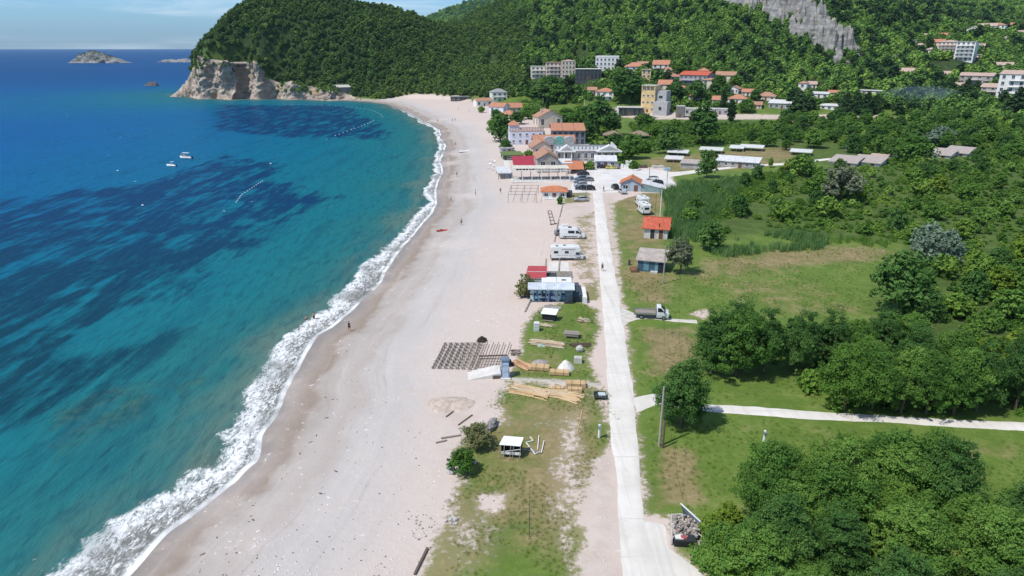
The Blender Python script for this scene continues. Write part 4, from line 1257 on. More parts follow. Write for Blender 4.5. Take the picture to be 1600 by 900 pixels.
def roof_part(parent, w, d, z, rh, kind_, m, over=.45, th=.18):
    b = MB(); W2, D2 = w / 2 + over, d / 2 + over
    drop = 0
    if kind_ == 'gablex':          # ridge along x
        k = rh / (d / 2); e = z - over * k
        for s in (-1, 1):
            b.add([(-W2, 0, z + rh), (W2, 0, z + rh), (W2, s * D2, e), (-W2, s * D2, e), (-W2, 0, z + rh + th), (W2, 0, z + rh + th), (W2, s * D2, e + th), (-W2, s * D2, e + th)],
                  [(0, 1, 2, 3), (7, 6, 5, 4), (3, 2, 6, 7), (0, 3, 7, 4), (1, 5, 6, 2)] if s > 0 else [(3, 2, 1, 0), (4, 5, 6, 7), (7, 6, 2, 3), (4, 7, 3, 0), (2, 6, 5, 1)])
        b.box((0, 0, z + rh + th), (2 * W2, .3, .12))
    elif kind_ == 'gabley':        # gable towards the front
        k = rh / (w / 2); e = z - over * k
        for s in (-1, 1):
            b.add([(0, -D2, z + rh), (0, D2, z + rh), (s * W2, D2, e), (s * W2, -D2, e), (0, -D2, z + rh + th), (0, D2, z + rh + th), (s * W2, D2, e + th), (s * W2, -D2, e + th)],
                  [(3, 2, 1, 0), (4, 5, 6, 7), (7, 6, 2, 3), (4, 7, 3, 0), (2, 6, 5, 1)] if s > 0 else [(0, 1, 2, 3), (7, 6, 5, 4), (3, 2, 6, 7), (0, 3, 7, 4), (1, 5, 6, 2)])
        b.box((0, 0, z + rh + th), (.3, 2 * D2, .12))
    elif kind_ == 'hip':
        r = max(0, (W2 - D2)) if W2 > D2 else 0; r2 = max(0, D2 - W2)
        vs = [(-W2, -D2, z), (W2, -D2, z), (W2, D2, z), (-W2, D2, z), (-W2, -D2, z + th), (W2, -D2, z + th), (W2, D2, z + th), (-W2, D2, z + th), (-r, -r2, z + rh + th), (r + .01, r2 + .01, z + rh + th)]
        b.add(vs, [(3, 2, 1, 0), (0, 1, 5, 4), (1, 2, 6, 5), (2, 3, 7, 6), (3, 0, 4, 7)])
        if r2 == 0: b.add(vs, [(4, 5, 9, 8), (5, 6, 9), (6, 7, 8, 9), (7, 4, 8)])
        else: b.add(vs, [(4, 5, 8), (5, 6, 9, 8), (6, 7, 9), (7, 4, 8, 9)])
    elif kind_ == 'flat':
        b.box((0, 0, z + .15), (w + 2 * over, d + 2 * over, .3))
    elif kind_ == 'shed':          # falls to the front
        b.add([(-W2, -D2, z), (W2, -D2, z), (W2, D2, z + rh), (-W2, D2, z + rh), (-W2, -D2, z + th), (W2, -D2, z + th), (W2, D2, z + rh + th), (-W2, D2, z + rh + th)],
              [(3, 2, 1, 0), (4, 5, 6, 7), (0, 1, 5, 4), (1, 2, 6, 5), (2, 3, 7, 6), (3, 0, 4, 7)])
    elif kind_ == 'shedx':         # falls to the left
        b.add([(-W2, -D2, z), (W2, -D2, z + rh), (W2, D2, z + rh), (-W2, D2, z), (-W2, -D2, z + th), (W2, -D2, z + rh + th), (W2, D2, z + rh + th), (-W2, D2, z + th)],
              [(3, 2, 1, 0), (4, 5, 6, 7), (0, 1, 5, 4), (1, 2, 6, 5), (2, 3, 7, 6), (3, 0, 4, 7)])
    return b.build('roof', [m], parent)

def wall_part(parent, w, d, z, rh, kind_, m, z0=-2.5):
    b = MB()
    b.add([(-w/2, -d/2, z0), (w/2, -d/2, z0), (w/2, d/2, z0), (-w/2, d/2, z0), (-w/2, -d/2, z), (w/2, -d/2, z), (w/2, d/2, z), (-w/2, d/2, z)],
          [(0, 3, 2, 1), (0, 1, 5, 4), (1, 2, 6, 5), (2, 3, 7, 6), (3, 0, 4, 7), (4, 5, 6, 7)])
    if kind_ == 'gablex':
        for s in (-1, 1): b.add([(s*w/2, -d/2, z), (s*w/2, d/2, z), (s*w/2, 0, z+rh)], [(0, 1, 2) if s > 0 else (2, 1, 0)])
    if kind_ == 'gabley':
        for s in (-1, 1): b.add([(-w/2, s*d/2, z), (w/2, s*d/2, z), (0, s*d/2, z+rh)], [(2, 1, 0) if s > 0 else (0, 1, 2)])
    if kind_ == 'shed':
        b.add([(-w/2, -d/2, z), (w/2, -d/2, z), (w/2, d/2, z), (-w/2, d/2, z), (w/2, d/2, z+rh), (-w/2, d/2, z+rh)], [(1, 2, 4), (0, 5, 3), (2, 3, 5, 4)])
    if kind_ == 'shedx':
        b.add([(-w/2, -d/2, z), (w/2, -d/2, z), (w/2, d/2, z), (-w/2, d/2, z), (w/2, -d/2, z+rh), (w/2, d/2, z+rh)], [(0, 1, 4), (2, 3, 5), (1, 2, 5, 4)])
    return b.build('wall', [m], parent)

def house(px, py, wpx, hpx, label, dm=8.0, yaw=0.0, roof='hip', rh=6.0, wm=WHITEP, rm=TILE, st=2, nw=3, sw=2, name='house', cat='house', group=None,
          parapet=False, chim=0, balcony=0, door=True, over=.45, frame=FRAMEW, wh=.55, ww=None, clear=True, glassfront=False, awning=None):
    P = at(px, py)
    s = mpp(P); w = wpx * s; h = upm(P, hpx); rhm = max(.3, rh * s)
    rz = face_yaw(P) + R(yaw)
    if w * 1.0 < 1: w = 1
    t_ = thing(name, label, cat, (0, 0, 0), rz, group)
    off = Matrix.Rotation(rz, 3, 'Z') @ Vector((0, dm / 2, 0))
    C = Vector(P) + off
    t_.location = (C.x, C.y, P.z)
    if clear: KEEPOUT.append((C.x, C.y, .5 * math.hypot(w, dm) * .92)); KEEPOUT.append((P.x + (P.x - C.x) * .8, P.y + (P.y - C.y) * .8, w * .48))
    wall_part(t_, w, dm, h, rhm, roof, wm)
    roof_part(t_, w, dm, h, rhm, roof, rm, over)
    fh = h / st
    wwid = ww or min(1.7, w / max(1, nw) * .5); whei = fh * wh
    for f in range(st):
        z = fh * (f + .54)
        for i in range(nw):
            x = -w / 2 + w * (i + .5) / nw
            if f == 0 and door and i == nw // 2:
                b = MB(); b.box((x, -dm / 2 - .05, min(2.1, fh * .8) / 2), (min(1.1, wwid), .1, min(2.1, fh * .8))); b.build('door', [DOORB], t_)
                continue
            window(t_, x, -dm / 2, z, wwid, whei, 0, frame)
        for i in range(sw):
            y = -dm / 2 + dm * (i + .5) / sw
            for fc, xx in ((1, w / 2), (3, -w / 2)):
                if (fc == 3) == (P.x > 0): window(t_, xx, y, z, min(1.4, dm / max(1, sw) * .45), whei, fc, frame)
    if parapet:
        b = MB(); zz = h + .3
        for x0, y0, lx, ly in ((0, -dm/2, w, .2), (0, dm/2, w, .2), (-w/2, 0, .2, dm - .25), (w/2, 0, .2, dm - .25)): b.box((x0, y0, zz + .45), (lx, ly, .9))
        b.build('parapet', [wm], t_)
    for c in range(chim):
        b = MB(); x = w * (-.25 + .5 * c); b.box((x, .6, h + rhm * .9), (.7, .7, 1.6)); b.box((x, .6, h + rhm * .9 + .86), (.9, .9, .12)); b.build('chimney', [wm], t_)
    if balcony:
        for f in range(1, st):
            b = MB(); z = fh * f; bw = w * balcony
            b.box((0, -dm/2 - .75, z - .08), (bw, 1.5, .16))
            b.box((0, -dm/2 - 1.46, z + .92), (bw, .06, .07)); b.box((0, -dm/2 - 1.46, z + .5), (bw, .04, .05))
            k = max(3, int(bw / .9))
            for i in range(k + 1): b.box((-bw/2 + .03 + (bw - .06) * i / k, -dm/2 - 1.46, z + .46), (.05, .055, .9))
            b.build('balcony', [FRAMEW], t_)
    return t_, w, dm, h, P, s

def pillars(parent, xs, y, z0, z1, r, m, name='pillar'):
    for x in xs:
        b = MB(); b.box((x, y, (z0 + z1) / 2), (r, r, z1 - z0)); b.build(name, [m], parent)

# --- the front row behind the beach, from far to near
t_, w, d, h, P, s = house(720, 158, 30, 6, 'low dark flat roofed beach bar at the far end of the sand', 7, 5, 'flat', 1, DGREY, mat('grey_felt_roof', (.16, .19, .19), .8), 1, 4, 1, 'beach_bar', 'bar', wh=.5)
house(757, 166, 26, 8, 'small white house with faded orange roof left of the tall white villa', 8, 20, 'gablex', 4, WHITEP, TILE2, 1, 3, 1)
house(781, 158, 24, 13, 'tall white villa with grey hipped roof above the beach houses', 9, 15, 'hip', 5, WHITEP, mat('grey_roof', (.30, .30, .31), .8), 2, 3, 2, balcony=.7)
house(775, 178, 26, 11, 'orange roofed house with pale blue gable wall near the far sand edge', 9, -30, 'gablex', 5, LAV, TILE, 1, 2, 2)
house(803, 176, 26, 8, 'long low house under a bright orange roof behind the far beach houses', 8, 10, 'gablex', 6, BEIGE, TILE, 1, 3, 1)
house(792, 191, 24, 11, 'orange hipped house with white annex on the sand edge beside round bushes', 8, -15, 'hip', 6, WHITEP, TILE, 1, 2, 2)
house(860, 200, 40, 17, 'beige house with wide orange gable roof alone behind the front row', 9, 22, 'gabley', 10, BEIGE, TILE2, 1, 3, 2, chim=1)
# pale lavender hotel
t_, w, d, h, P, s = house(823, 226, 52, 20, 'pale lavender flat roofed hotel with roof railing beside the beach', 12, 8, 'flat', 1, LAV, mat('terrace_tiles', (.48, .33, .28), .8), 2, 5, 3, 'hotel', 'hotel', over=.1, ww=1.1, wh=.36)
b = MB(); n = 12
for i in range(n + 1):
    x = -w / 2 + w * i / n; b.box((x, -d / 2 + .1, h + 1.1), (.25, .25, 1.6))
b.box((0, -d/2 + .1, h + 1.8), (w, .18, .2)); b.box((0, -d/2 + .1, h + 1.1), (w, .06, .1)); b.build('roof_railing', [mat('rail_brown', (.30, .27, .27), .7)], t_)
b = MB(); hw = w * .3
b.box((-w * .33, 2, h + 1.3), (hw, 6, 2.0)); b.build('roof_room', [LAV], t_)
b = MB(); b.add([(-w*.33-hw/2-.4, -1.4, h+2.3), (-w*.33+hw/2+.4, -1.4, h+2.3), (-w*.33+hw/2+.4, 5.4, h+2.3), (-w*.33-hw/2-.4, 5.4, h+2.3), (-w*.33-hw/2+2, 2, h+4.2), (-w*.33+hw/2-2, 2, h+4.2)], [(0, 1, 5, 4), (1, 2, 5), (2, 3, 4, 5), (3, 0, 4), (3, 2, 1, 0)]); b.build('roof_cap', [TILE], t_)
# glazed block with three orange roofs
t_, w, d, h, P, s = house(888, 226, 52, 20, 'dark glazed building under three orange roof pieces behind the long tiled house', 11, 4, 'flat', 1, mat('slate_blue_wall', (.16, .20, .24), .6), mat('dark_eave', (.2, .2, .2), .8), 2, 6, 2, 'glazed_building', 'building', frame=FRAMED, wh=.66, over=.2)
for k in range(3):
    b = MB(); x0 = -w/2 - .3 + k * (w + .6) / 3; x1 = x0 + (w + .6) / 3 - .15
    b.add([(x0, -d/2 - .6, h + .5), (x1, -d/2 - .6, h + .5), (x1, d/2, h + 2.7), (x0, d/2, h + 2.7), (x0, -d/2 - .6, h + .33), (x1, -d/2 - .6, h + .33), (x1, d/2, h + .33), (x0, d/2, h + .33)], [(0, 1, 2, 3), (4, 5, 1, 0), (5, 6, 2, 1), (6, 7, 3, 2), (7, 4, 0, 3), (7, 6, 5, 4)])
    b.build('roof_piece', [TILE], t_)
# long tiled house with three small gables
t_, w, d, h, P, s = house(866, 238, 64, 15, 'long house with orange tiled roof and three rounded gables, green one in the middle', 10, 6, 'gablex', 9, GREYP, TILE, 1, 6, 2, 'guest_house', 'house')
for k, (xk, mk) in enumerate([(-.12, GREYP), (.12, mat('sea_green_plaster', (.20, .42, .36), .8)), (.36, GREYP)]):
    b = MB(); g = [(-2.2, -.5), (2.2, -.5), (2.2, 1.4)] + [(2.2 * math.cos(a), 1.4 + 1.5 * math.sin(a)) for a in np.linspace(.3, math.pi - .3, 7)] + [(-2.2, 1.4)]
    b.side([(w * xk + x, h + z - .4) for x, z in g], -d/2 - .65, -d/2 + 2.4); b.build('gable', [mk], t_)
house(847, 244, 30, 14, 'pinkish gabled house with orange roof behind the stone house', 9, 12, 'gabley', 9, PINKP, TILE2, 1, 2, 2)
house(856, 270, 32, 22, 'rough stone house with orange gable roof beside the red roofed terrace', 12, 8, 'gabley', 9, STONE, TILE2, 1, 2, 2, 'stone_house', door=False)
# long grey hall with white battlements and portico
t_, w, d, h, P, s = house(915, 252, 94, 16, 'long grey building with white battlements along its roof and a pedimented wing', 15, 6, 'flat', 1, GREYP, mat('dark_flat_roof', (.20, .22, .25), .9), 1, 9, 2, 'long_hall', 'building', over=0, ww=1.3, door=False)
b = MB(); n = 16
for i in range(n): b.box((-w/2 + w * (i + .5) / n, -d/2 - .02, h + .95), (w / n * .52, .5, 1.3))
for i in range(5): b.box((w/2 - .02, -d/2 + d * (i + .5) / 5, h + .95), (.5, d / 5 * .5, 1.3))
b.box((0, -d/2 - .05, h + .2), (w + .2, .6, .5))
b.box((w/2 - .02, 0, h + .2), (.56, d, .46)); b.build('battlement', [WHITEP], t_)
for nm, xk, ww_ in (('pediment', -.32, 6.5), ('pediment', .38, 9.5)):
    b = MB(); x = w * xk
    b.side([(x - ww_/2, h + .1), (x + ww_/2, h + .1), (x, h + 2.4)], -d/2 - 1.4, -d/2 + 1.2, 0); b.side([(x - ww_/2 + 1, h + .32), (x + ww_/2 - 1, h + .32), (x, h + 2.0)], -d/2 - 1.45, -d/2 - 1.38, 1)
    b.box((x, -d/2 - .8, h - .1), (ww_ + .4, 1.7, .4), 0); b.build(nm, [WHITEP, GREYP], t_)
for x in (-.36, -.24, .26, .46): pillars(t_, [w * x], -d/2 - 1.1, -1, h - .3, .4, WHITEP)
house(946, 261, 32, 9, 'low pale blue shed with light sheet roof in front of the grey building', 7, 2, 'shed', 4, LAV, WSHEET, 1, 3, 1, 'shed', 'shed')
house(882, 268, 24, 12, 'flat white roofed annex right of the stone house', 10, 4, 'flat', 1, WHITEP, mat('white_roofing', (.66, .66, .65), .7), 1, 2, 1, 'annex', 'building', over=.1)
# red roofed terrace
def shelter(px, py, wpx, hpx, dm, label, roofk, rh, rm, pm, yaw=0, name='shelter', cat='shelter', nx=4, over=.3, r=.18, back=False, group=None):
    P = at(px, py); s = mpp(P); w = wpx * s; h = upm(P, hpx); rz = face_yaw(P) + R(yaw)
    t_ = thing(name, label, cat, (0, 0, 0), rz, group)
    C = Vector(P) + Matrix.Rotation(rz, 3, 'Z') @ Vector((0, dm / 2, 0)); t_.location = (C.x, C.y, P.z)
    KEEPOUT.append((C.x, C.y, .5 * math.hypot(w, dm)))
    roof_part(t_, w, dm, h, rh * s, roofk, rm, over)
    for i in range(nx):
        for y in (-dm/2 + .15, dm/2 - .15): pillars(t_, [-w/2 + .15 + (w - .3) * i / (nx - 1)], y, -1.2, h + (rh * s * .92 if (roofk == 'shed' and y > 0) else 0), r, pm, 'post')
    return t_, w, dm, h, P, s
t_, w, d, h, P, s = shelter(821, 266, 34, 6, 10, 'open terrace under a crimson sheet roof in front of the stone house', 'shed', 9, REDM, WHITEP, 6, 'terrace', 'terrace')
b = MB(); b.box((0, -.2, .42), (w * .8, d * .6, .75)); b.build('counter', [WOODD], t_)
# white pergola restaurant front
P = at(846, 285); s = mpp(P); w = 90 * s; h = upm(P, 17); rz = face_yaw(P) + R(4); d = 9
t_ = thing('pergola_terrace', 'white framed pergola terrace with tables in front of the stone house', 'terrace', P + Matrix.Rotation(rz, 3, 'Z') @ Vector((0, d/2, 0)), rz)
KEEPOUT.append((t_.location.x, t_.location.y, w * .5))
for i in range(7): pillars(t_, [-w/2 + .15 + (w - .3) * i / 6], -d/2 + .15, -.5, h, .22, WHITEP, 'post')
for i in range(7): pillars(t_, [-w/2 + .15 + (w - .3) * i / 6], d/2 - .15, -.5, h, .22, WHITEP, 'post')
b = MB(); b.box((0, -d/2 + .15, h + .12), (w, .2, .24)); b.box((0, d/2 - .15, h + .12), (w, .2, .24))
for i in range(19): b.box((-w/2 + .1 + (w - .2) * i / 18, 0, h + .3), (.12, d, .14))
b.build('beam', [WHITEP], t_)
b = MB(); b.box((0, -d/2 + .1, .45), (w, .08, .9)); b.build('low_wall', [WHITEP], t_)
b = MB(); b.box((0, 0, .06), (w + .6, d + .6, .12)); b.build('floor', [CONCL], t_)
b = MB(); b.box((0, .5, h + .62), (w * .98, d * .75, .05)); b.build('canopy', [mat('canvas_cream', (.62, .58, .50), .9)], t_)
for i in range(8):
    for y in (-2.2, 1.4):
        b = MB(); x = -w/2 + w * (i + .6) / 8.3; b.box((x, y, .78), (1.2, .8, .05)); b.tube((x, y, .1), (x, y, .76), .05); b.box((x - .95, y, .42), (.5, .5, .06)); b.box((x - 1.2, y, .7), (.05, .5, .6)); b.box((x + .95, y, .42), (.5, .5, .06)); b.box((x + 1.2, y, .7), (.05, .5, .6))
        b.build('table_set', [WOODG], t_)
shelter(898, 272, 26, 7, 8, 'open carport with bright orange tiled roof at the parking lot', 'shed', 7, TILEO, DGREY, 4, 'carport', 'carport', 4)
shelter(788, 280, 19, 9, 12, 'white roofed open deck on the sand left of the pergola terrace', 'flat', 1, WSHEET, DGREY, 4, 'beach_deck', 'shelter', 3)
t_, w, d, h, P, s = house(803, 250, 30, 7, 'low hut with grassy green roof among the beach front bushes', 9, 10, 'flat', 1, mat('shade_net', (.08, .08, .06), .9), mat('mossy_roof', (.13, .19, .06), .95), 1, 2, 1, 'hut', 'hut')
house(792, 238, 16, 6, 'small grey roofed hut at the sand edge before the lavender hotel', 6, 10, 'shed', 2, GREYP, GSHEET, 1, 2, 1, 'hut', 'hut')
# beach hut orange
t_, w, d, h, P, s = house(866, 310, 38, 10, 'white beach hut under two bright orange roof pieces right of the thin bare frame', 5, 2, 'hip', 6.5, PLASTW, TILEO, 1, 3, 1, 'beach_hut', 'hut', over=.5)
b = MB(); b.box((-w*.1, -d/2 - .75, .12), (w * .62, 1.5, .24)); b.build('deck', [PLASTW], t_)
b = MB(); b.box((-w*.18, -d/2 - 1.4, .75), (w * .45, .06, .07))
for i in range(6): b.box((-w*.18 - w*.22 + w*.44*i/5, -d/2 - 1.4, .48), (.05, .05, .5))
b.build('railing', [WHITEP], t_)
b = MB(); b.box((w*.62, 0, .9), (1.8, 2.2, 1.8)); b.build('cooler', [DGREY], t_)
# blue grey hut with the long lean-to
t_, w, d, h, P, s = house(985, 299, 32, 12, 'blue grey hut with orange gable roof on the verge of the parking lot', 6, -4, 'gabley', 8, BLUEG, TILEO, 1, 2, 1, 'hut', 'hut', over=.5)
b = MB(); b.add([(w/2, -d/2, 2.6), (w/2 + 7.5, -d/2, 1.1), (w/2 + 7.5, d/2, 1.1), (w/2, d/2, 2.6), (w/2, -d/2, 2.75), (w/2 + 7.5, -d/2, 1.25), (w/2 + 7.5, d/2, 1.25), (w/2, d/2, 2.75)], [(3, 2, 1, 0), (4, 5, 6, 7), (0, 1, 5, 4), (1, 2, 6, 5), (2, 3, 7, 6), (3, 0, 4, 7)]); b.build('lean_to', [WSHEET], t_)
b = MB(); b.add([(w/2, -d/2 + .1, -1), (w/2 + 7.2, -d/2 + .1, -1), (w/2 + 7.2, -d/2 + .1, 1.1), (w/2, -d/2 + .1, 2.6), (w/2, d/2 - .1, -1), (w/2 + 7.2, d/2 - .1, -1), (w/2 + 7.2, d/2 - .1, 1.1), (w/2, d/2 - .1, 2.6)], [(0, 1, 2, 3), (5, 4, 7, 6), (1, 5, 6, 2)]); b.build('side_wall', [mat('teal_grey', (.22, .31, .31), .8)], t_)
# white hut with red roof
t_, w, d, h, P, s = house(1024, 373, 36, 17, 'white two door hut with red tiled roof on the dry grass', 5.2, -4, 'gablex', 12, mat('dirty_white_plaster', (.58, .57, .55), .85, .15, .8, dirt=.6), TILER, 1, 0, 0, 'hut', 'hut', over=.5, door=False)
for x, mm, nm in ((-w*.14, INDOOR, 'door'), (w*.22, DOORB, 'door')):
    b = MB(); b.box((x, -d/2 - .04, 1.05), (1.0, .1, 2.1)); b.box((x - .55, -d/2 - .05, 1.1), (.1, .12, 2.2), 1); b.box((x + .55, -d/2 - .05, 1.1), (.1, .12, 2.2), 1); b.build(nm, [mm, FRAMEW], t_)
b = MB(); b.box((w*.1, 0, h + .9), (.2, d + .9, .12)); b.build('ridge', [TILER], t_)
# blue hut
t_, w, d, h, P, s = house(1016, 425, 40, 17, 'blue boarded hut with grey sheet roof beside the road pole', 5.0, -6, 'shed', 7, mat('blue_boards', (.09, .20, .27), .7, .25, 1.2, dirt=.5), ASBEST, 1, 0, 0, 'hut', 'hut', over=.45, door=False)
for i in range(4):
    b = MB(); x = -w/2 + w * (i + .5) / 4.6; b.box((x, -d/2 - .04, 1.2), (1.05, .08, 1.9)); b.build('shutter', [mat('shutter_%d' % (i % 2), ((.05, .11, .15), (.13, .27, .33))[i % 2], .6)], t_)
b = MB(); b.box((w*.38, -d/2 - .05, 1.2), (.95, .1, 2.1)); b.build('door', [mat('opening_shade', (.025, .025, .03), .8)], t_)  # near-black panel in place of an opening, its shade put into the colour
b = MB(); b.box((w*.15, -d/2 - .4, .1), (1.4, .8, .5)); b.build('step', [CONC], t_)
# thatched shelters
for px, lb in ((957, 'left'), (998, 'right')):
    shelter(px, 217, 27, 5, 7, 'brown pyramid roofed shelter among bushes, %s one of the two' % ('nearer the grey building' if lb == 'left' else 'farther from the grey building'), 'hip', 6, mat('brown_thatch', (.26, .20, .15), .95, .25, 2, bump=.6), WOODD, 0, 'shelter', 'shelter', 2, over=.6)
# sheds by the back lane
house(1150, 262, 64, 9, 'long grey shed with white sheet roof standing along the back lane', 7, -8, 'shed', 4, mat('grey_boards', (.36, .35, .35), .8, .2, 1, dirt=.4), WSHEET, 1, 6, 0, 'shed', 'shed')
house(1082, 264, 36, 8, 'grey corrugated sided shed by the lane behind a small tree', 6, -6, 'shed', 2, corr_mat('shed_side', (.40, .40, .39), 'X', .6, .4), ASBEST, 1, 0, 0, 'shed', 'shed')
for px, py, w_, lb in ((1058, 244, 30, 'low white sheet roof shelter left of the field sheds'), (1110, 240, 34, 'white patched sheet roof shelter in the middle of the field sheds'), (1150, 237, 20, 'white roof shelter with a red brown end behind the long shed'), (1173, 236, 34, 'white roofed open shelter at the right of the field sheds'), (1250, 243, 30, 'flat white roofed shelter on the bare ground before the thicket'), (1052, 254, 26, 'white awning shelter beside the stacked yard goods')):
    shelter(px, py, w_, 5, 5, lb, 'shed', 2, WSHEET, WOODG, -6, 'shelter', 'shelter', 3)
# bungalows with grey pink roofs
BUNG = tile_mat('grey_pink_tiles', (.42, .36, .33))
for px, py, w_, lb in ((1316, 258, 38, 'left hand bungalow with greyish pink slope roof, half hidden by the grey tree'), (1352, 258, 40, 'middle bungalow with greyish pink slope roof by the grey tree'), (1463, 246, 36, 'left one of the two bungalows far right in the thicket'), (1492, 243, 32, 'right one of the two bungalows far right in the thicket')):
    house(px, py, w_, 4, lb, 9, -14, 'shed', 6, WHITEP, BUNG, 1, 2, 1, 'bungalow', 'bungalow', over=.6)
house(1368, 252, 22, 4, 'small brown roof bungalow behind the middle bungalow', 6, -14, 'shed', 4, WHITEP, TILEP, 1, 1, 1, 'bungalow', 'bungalow')

# --- village at the foot of the hill
house(843, 122, 26, 17, 'white balconied apartment house, leftmost of the row on the slope', 12, 4, 'flat', 1, CREAM, CONC, 3, 4, 2, 'apartment_house', 'apartment block', balcony=.8, over=.2)
house(865, 122, 24, 23, 'pinkish stepped apartment house with small orange roof in the slope row', 12, 2, 'flat', 1, PINKP, TILE2, 4, 4, 2, 'apartment_house', 'apartment block', balcony=.7)
house(888, 122, 21, 25, 'beige four storey apartment house right of the pinkish one', 12, 2, 'hip', 2, BEIGE, TILEP, 4, 4, 2, 'apartment_house', 'apartment block', over=.2)
house(919, 125, 40, 16, 'dark glass fronted pavilion with flat roof on the slope', 11, 0, 'flat', 1, DGREY, CONCL, 2, 7, 2, 'pavilion', 'building', frame=FRAMED, wh=.8, over=.4)
house(948, 110, 36, 19, 'modern white three storey block above the glass pavilion', 12, -2, 'flat', 1, WHITEP, CONCL, 3, 6, 3, 'apartment_house', 'apartment block', over=.1, parapet=True)
house(990, 116, 30, 11, 'white house with orange hipped roof right of the modern white block', 10, -4, 'hip', 6, WHITEP, TILE, 2, 3, 2)
house(1009, 130, 14, 20, 'narrow ochre tower like house behind the dark trees', 7, 0, 'flat', 1, YELLOWP, CONC, 3, 2, 2)
house(1032, 107, 25, 6, 'white cottage with orange roof, highest of the houses under the forest', 9, -8, 'gablex', 6, WHITEP, TILE, 1, 3, 1)
house(944, 157, 28, 13, 'white villa with small orange roof standing above the pale lot', 10, -6, 'hip', 5, WHITEP, TILE, 2, 3, 2, balcony=.7)
# ochre tower with grey wing
t_, w, d, h, P, s = house(1011, 176, 22, 40, 'tall ochre tower house with open loggia on top and grey stepped wing', 10, -20, 'flat', 1, YELLOWP, CONC, 4, 3, 1, 'tower_house', 'building', over=.3, wh=.3, ww=1.3)
b = MB(); b.box((0, -d/2 - .03, h - 1.5), (w * .92, .1, 1.9)); b.build('loggia', [INDOOR], t_)  # solid panel on the wall, the loggia's shade is in its colour
for i in range(4):
    b = MB(); b.box((-w*.46 + w*.92*i/3, -d/2 - .1, h - 1.5), (.4, .22, 2.0)); b.build('pillar', [YELLOWP], t_)
b = MB(); b.box((w/2 + 3.2, 1, h * .44 - 1), (6.4, d - 2, h * .88)); b.build('side_block', [GREYP], t_)
b = MB(); b.box((w/2 + 5, -d/2 - .5, h * .24 - 1), (8.5, 7, h * .52)); b.build('lower_wing', [GREYP], t_)
window(t_, w/2 + 5, -d/2 - 4, h * .2, 1.6, 1.6, 0, FRAMED); window(t_, w/2 + 3, -d/2 + 2, h * .6, 2.2, 1.2, 0, FRAMED)
house(1038, 140, 20, 8, 'small house with orange roof peeping behind the ochre tower house', 8, -6, 'gablex', 6, CREAM, TILE, 1, 2, 1)
house(1082, 133, 46, 15, 'large dark block with red tiled roof and white balcony rails', 13, -24, 'gablex', 5, mat('slate_plaster', (.28, .28, .31), .8), TILER, 2, 6, 3, 'apartment_house', 'apartment block', balcony=.85)
house(1060, 126, 26, 6, 'low roofed house tucked left behind the large red roofed block', 9, 0, 'gablex', 4, GREYP, TILE2, 1, 3, 1)
house(1107, 140, 22, 14, 'cream house with flat red brown roof right of the red roofed block', 9, -10, 'hip', 3, CREAM, TILE2, 2, 2, 2)
house(1132, 128, 30, 10, 'cream house with pale orange roof and front terrace near the forest edge', 9, -10, 'gablex', 5, CREAM, TILE2, 2, 3, 2)
house(1120, 162, 15, 6, 'tiny white cottage with orange roof between two dark trees', 7, -6, 'gablex', 5, WHITEP, TILE, 1, 2, 1)
house(1151, 162, 28, 7, 'low white cottage with wide orange roof right of the tiny cottage', 8, -8, 'hip', 6, WHITEP, TILE, 1, 3, 1)
house(1196, 157, 28, 6, 'cottage with faded orange hipped roof at the forest edge', 8, -8, 'hip', 6, CREAM, TILE2, 1, 3, 1)
house(1217, 170, 32, 8, 'long low hall with flat white roof at the village edge', 9, -8, 'shed', 4, mat('greenish_wall', (.33, .36, .33), .8), WSHEET, 1, 4, 1, 'hall', 'building')
house(1092, 180, 46, 9, 'low roofless looking grey building with pale front behind the field tree', 8, -4, 'flat', 1, GREYP, CONC, 1, 5, 1, 'storehouse', 'building', over=.1)
house(1120, 179, 34, 8, 'low grey row of garages right of the dark field tree', 7, -4, 'flat', 1, mat('purplish_plaster', (.38, .36, .40), .85), CONC, 1, 4, 1, 'garage_row', 'garage', over=.1)
house(1062, 184, 13, 17, 'small dark windowless tower beside the low grey building', 5, -4, 'flat', 1, mat('dark_block', (.17, .165, .16), .9), CONC, 1, 1, 1, 'tower', 'tower', over=.05)
t_, w, d, h, P, s = house(984, 181, 36, 12, 'flat dark glass pavilion with white end wall below the ochre tower house', 9, 0, 'flat', 1, DGREY, CONC, 1, 5, 1, 'pavilion', 'building', frame=FRAMED, wh=.7)
b = MB(); b.box((-w/2 - .4, 0, h/2), (1.2, d + .4, h + .4)); b.build('end_wall', [WHITEP], t_)
house(1252, 146, 12, 15, 'narrow white house half behind the conifer', 7, -10, 'hip', 3, WHITEP, TILE2, 2, 1, 1)
house(1279, 153, 26, 6, 'white roofed low house right of the narrow white house', 8, -10, 'shed', 2, WHITEP, WSHEET, 1, 3, 1)
house(1355, 147, 38, 5, 'cream flat roofed shed behind the dark conifer clump', 7, -10, 'flat', 1, CREAM, WSHEET, 1, 4, 1, 'shed', 'shed')
house(1300, 172, 36, 6, 'long low white shed left of the conifer clump', 7, -10, 'shed', 2, PLASTW, WSHEET, 1, 4, 1, 'shed', 'shed')
house(1240, 172, 14, 6, 'white parked trailer like shed beside the broad conifer', 4, -10, 'flat', 1, PLASTW, WSHEET, 1, 2, 1, 'shed', 'shed')
house(1415, 117, 20, 5, 'stone cottage with pinkish roof alone in the wooded valley', 8, -20, 'gablex', 5, CREAM, TILEP, 1, 2, 1)
house(1390, 105, 9, 6, 'tiny white house left above the pinkish roofed cottage', 6, -10, 'hip', 2, WHITEP, TILE2, 1, 1, 1)
house(1376, 97, 14, 4, 'low stone ruin far up the valley beside trees', 6, -10, 'flat', 1, BEIGE, CONC, 1, 2, 1, 'ruin', 'ruin')
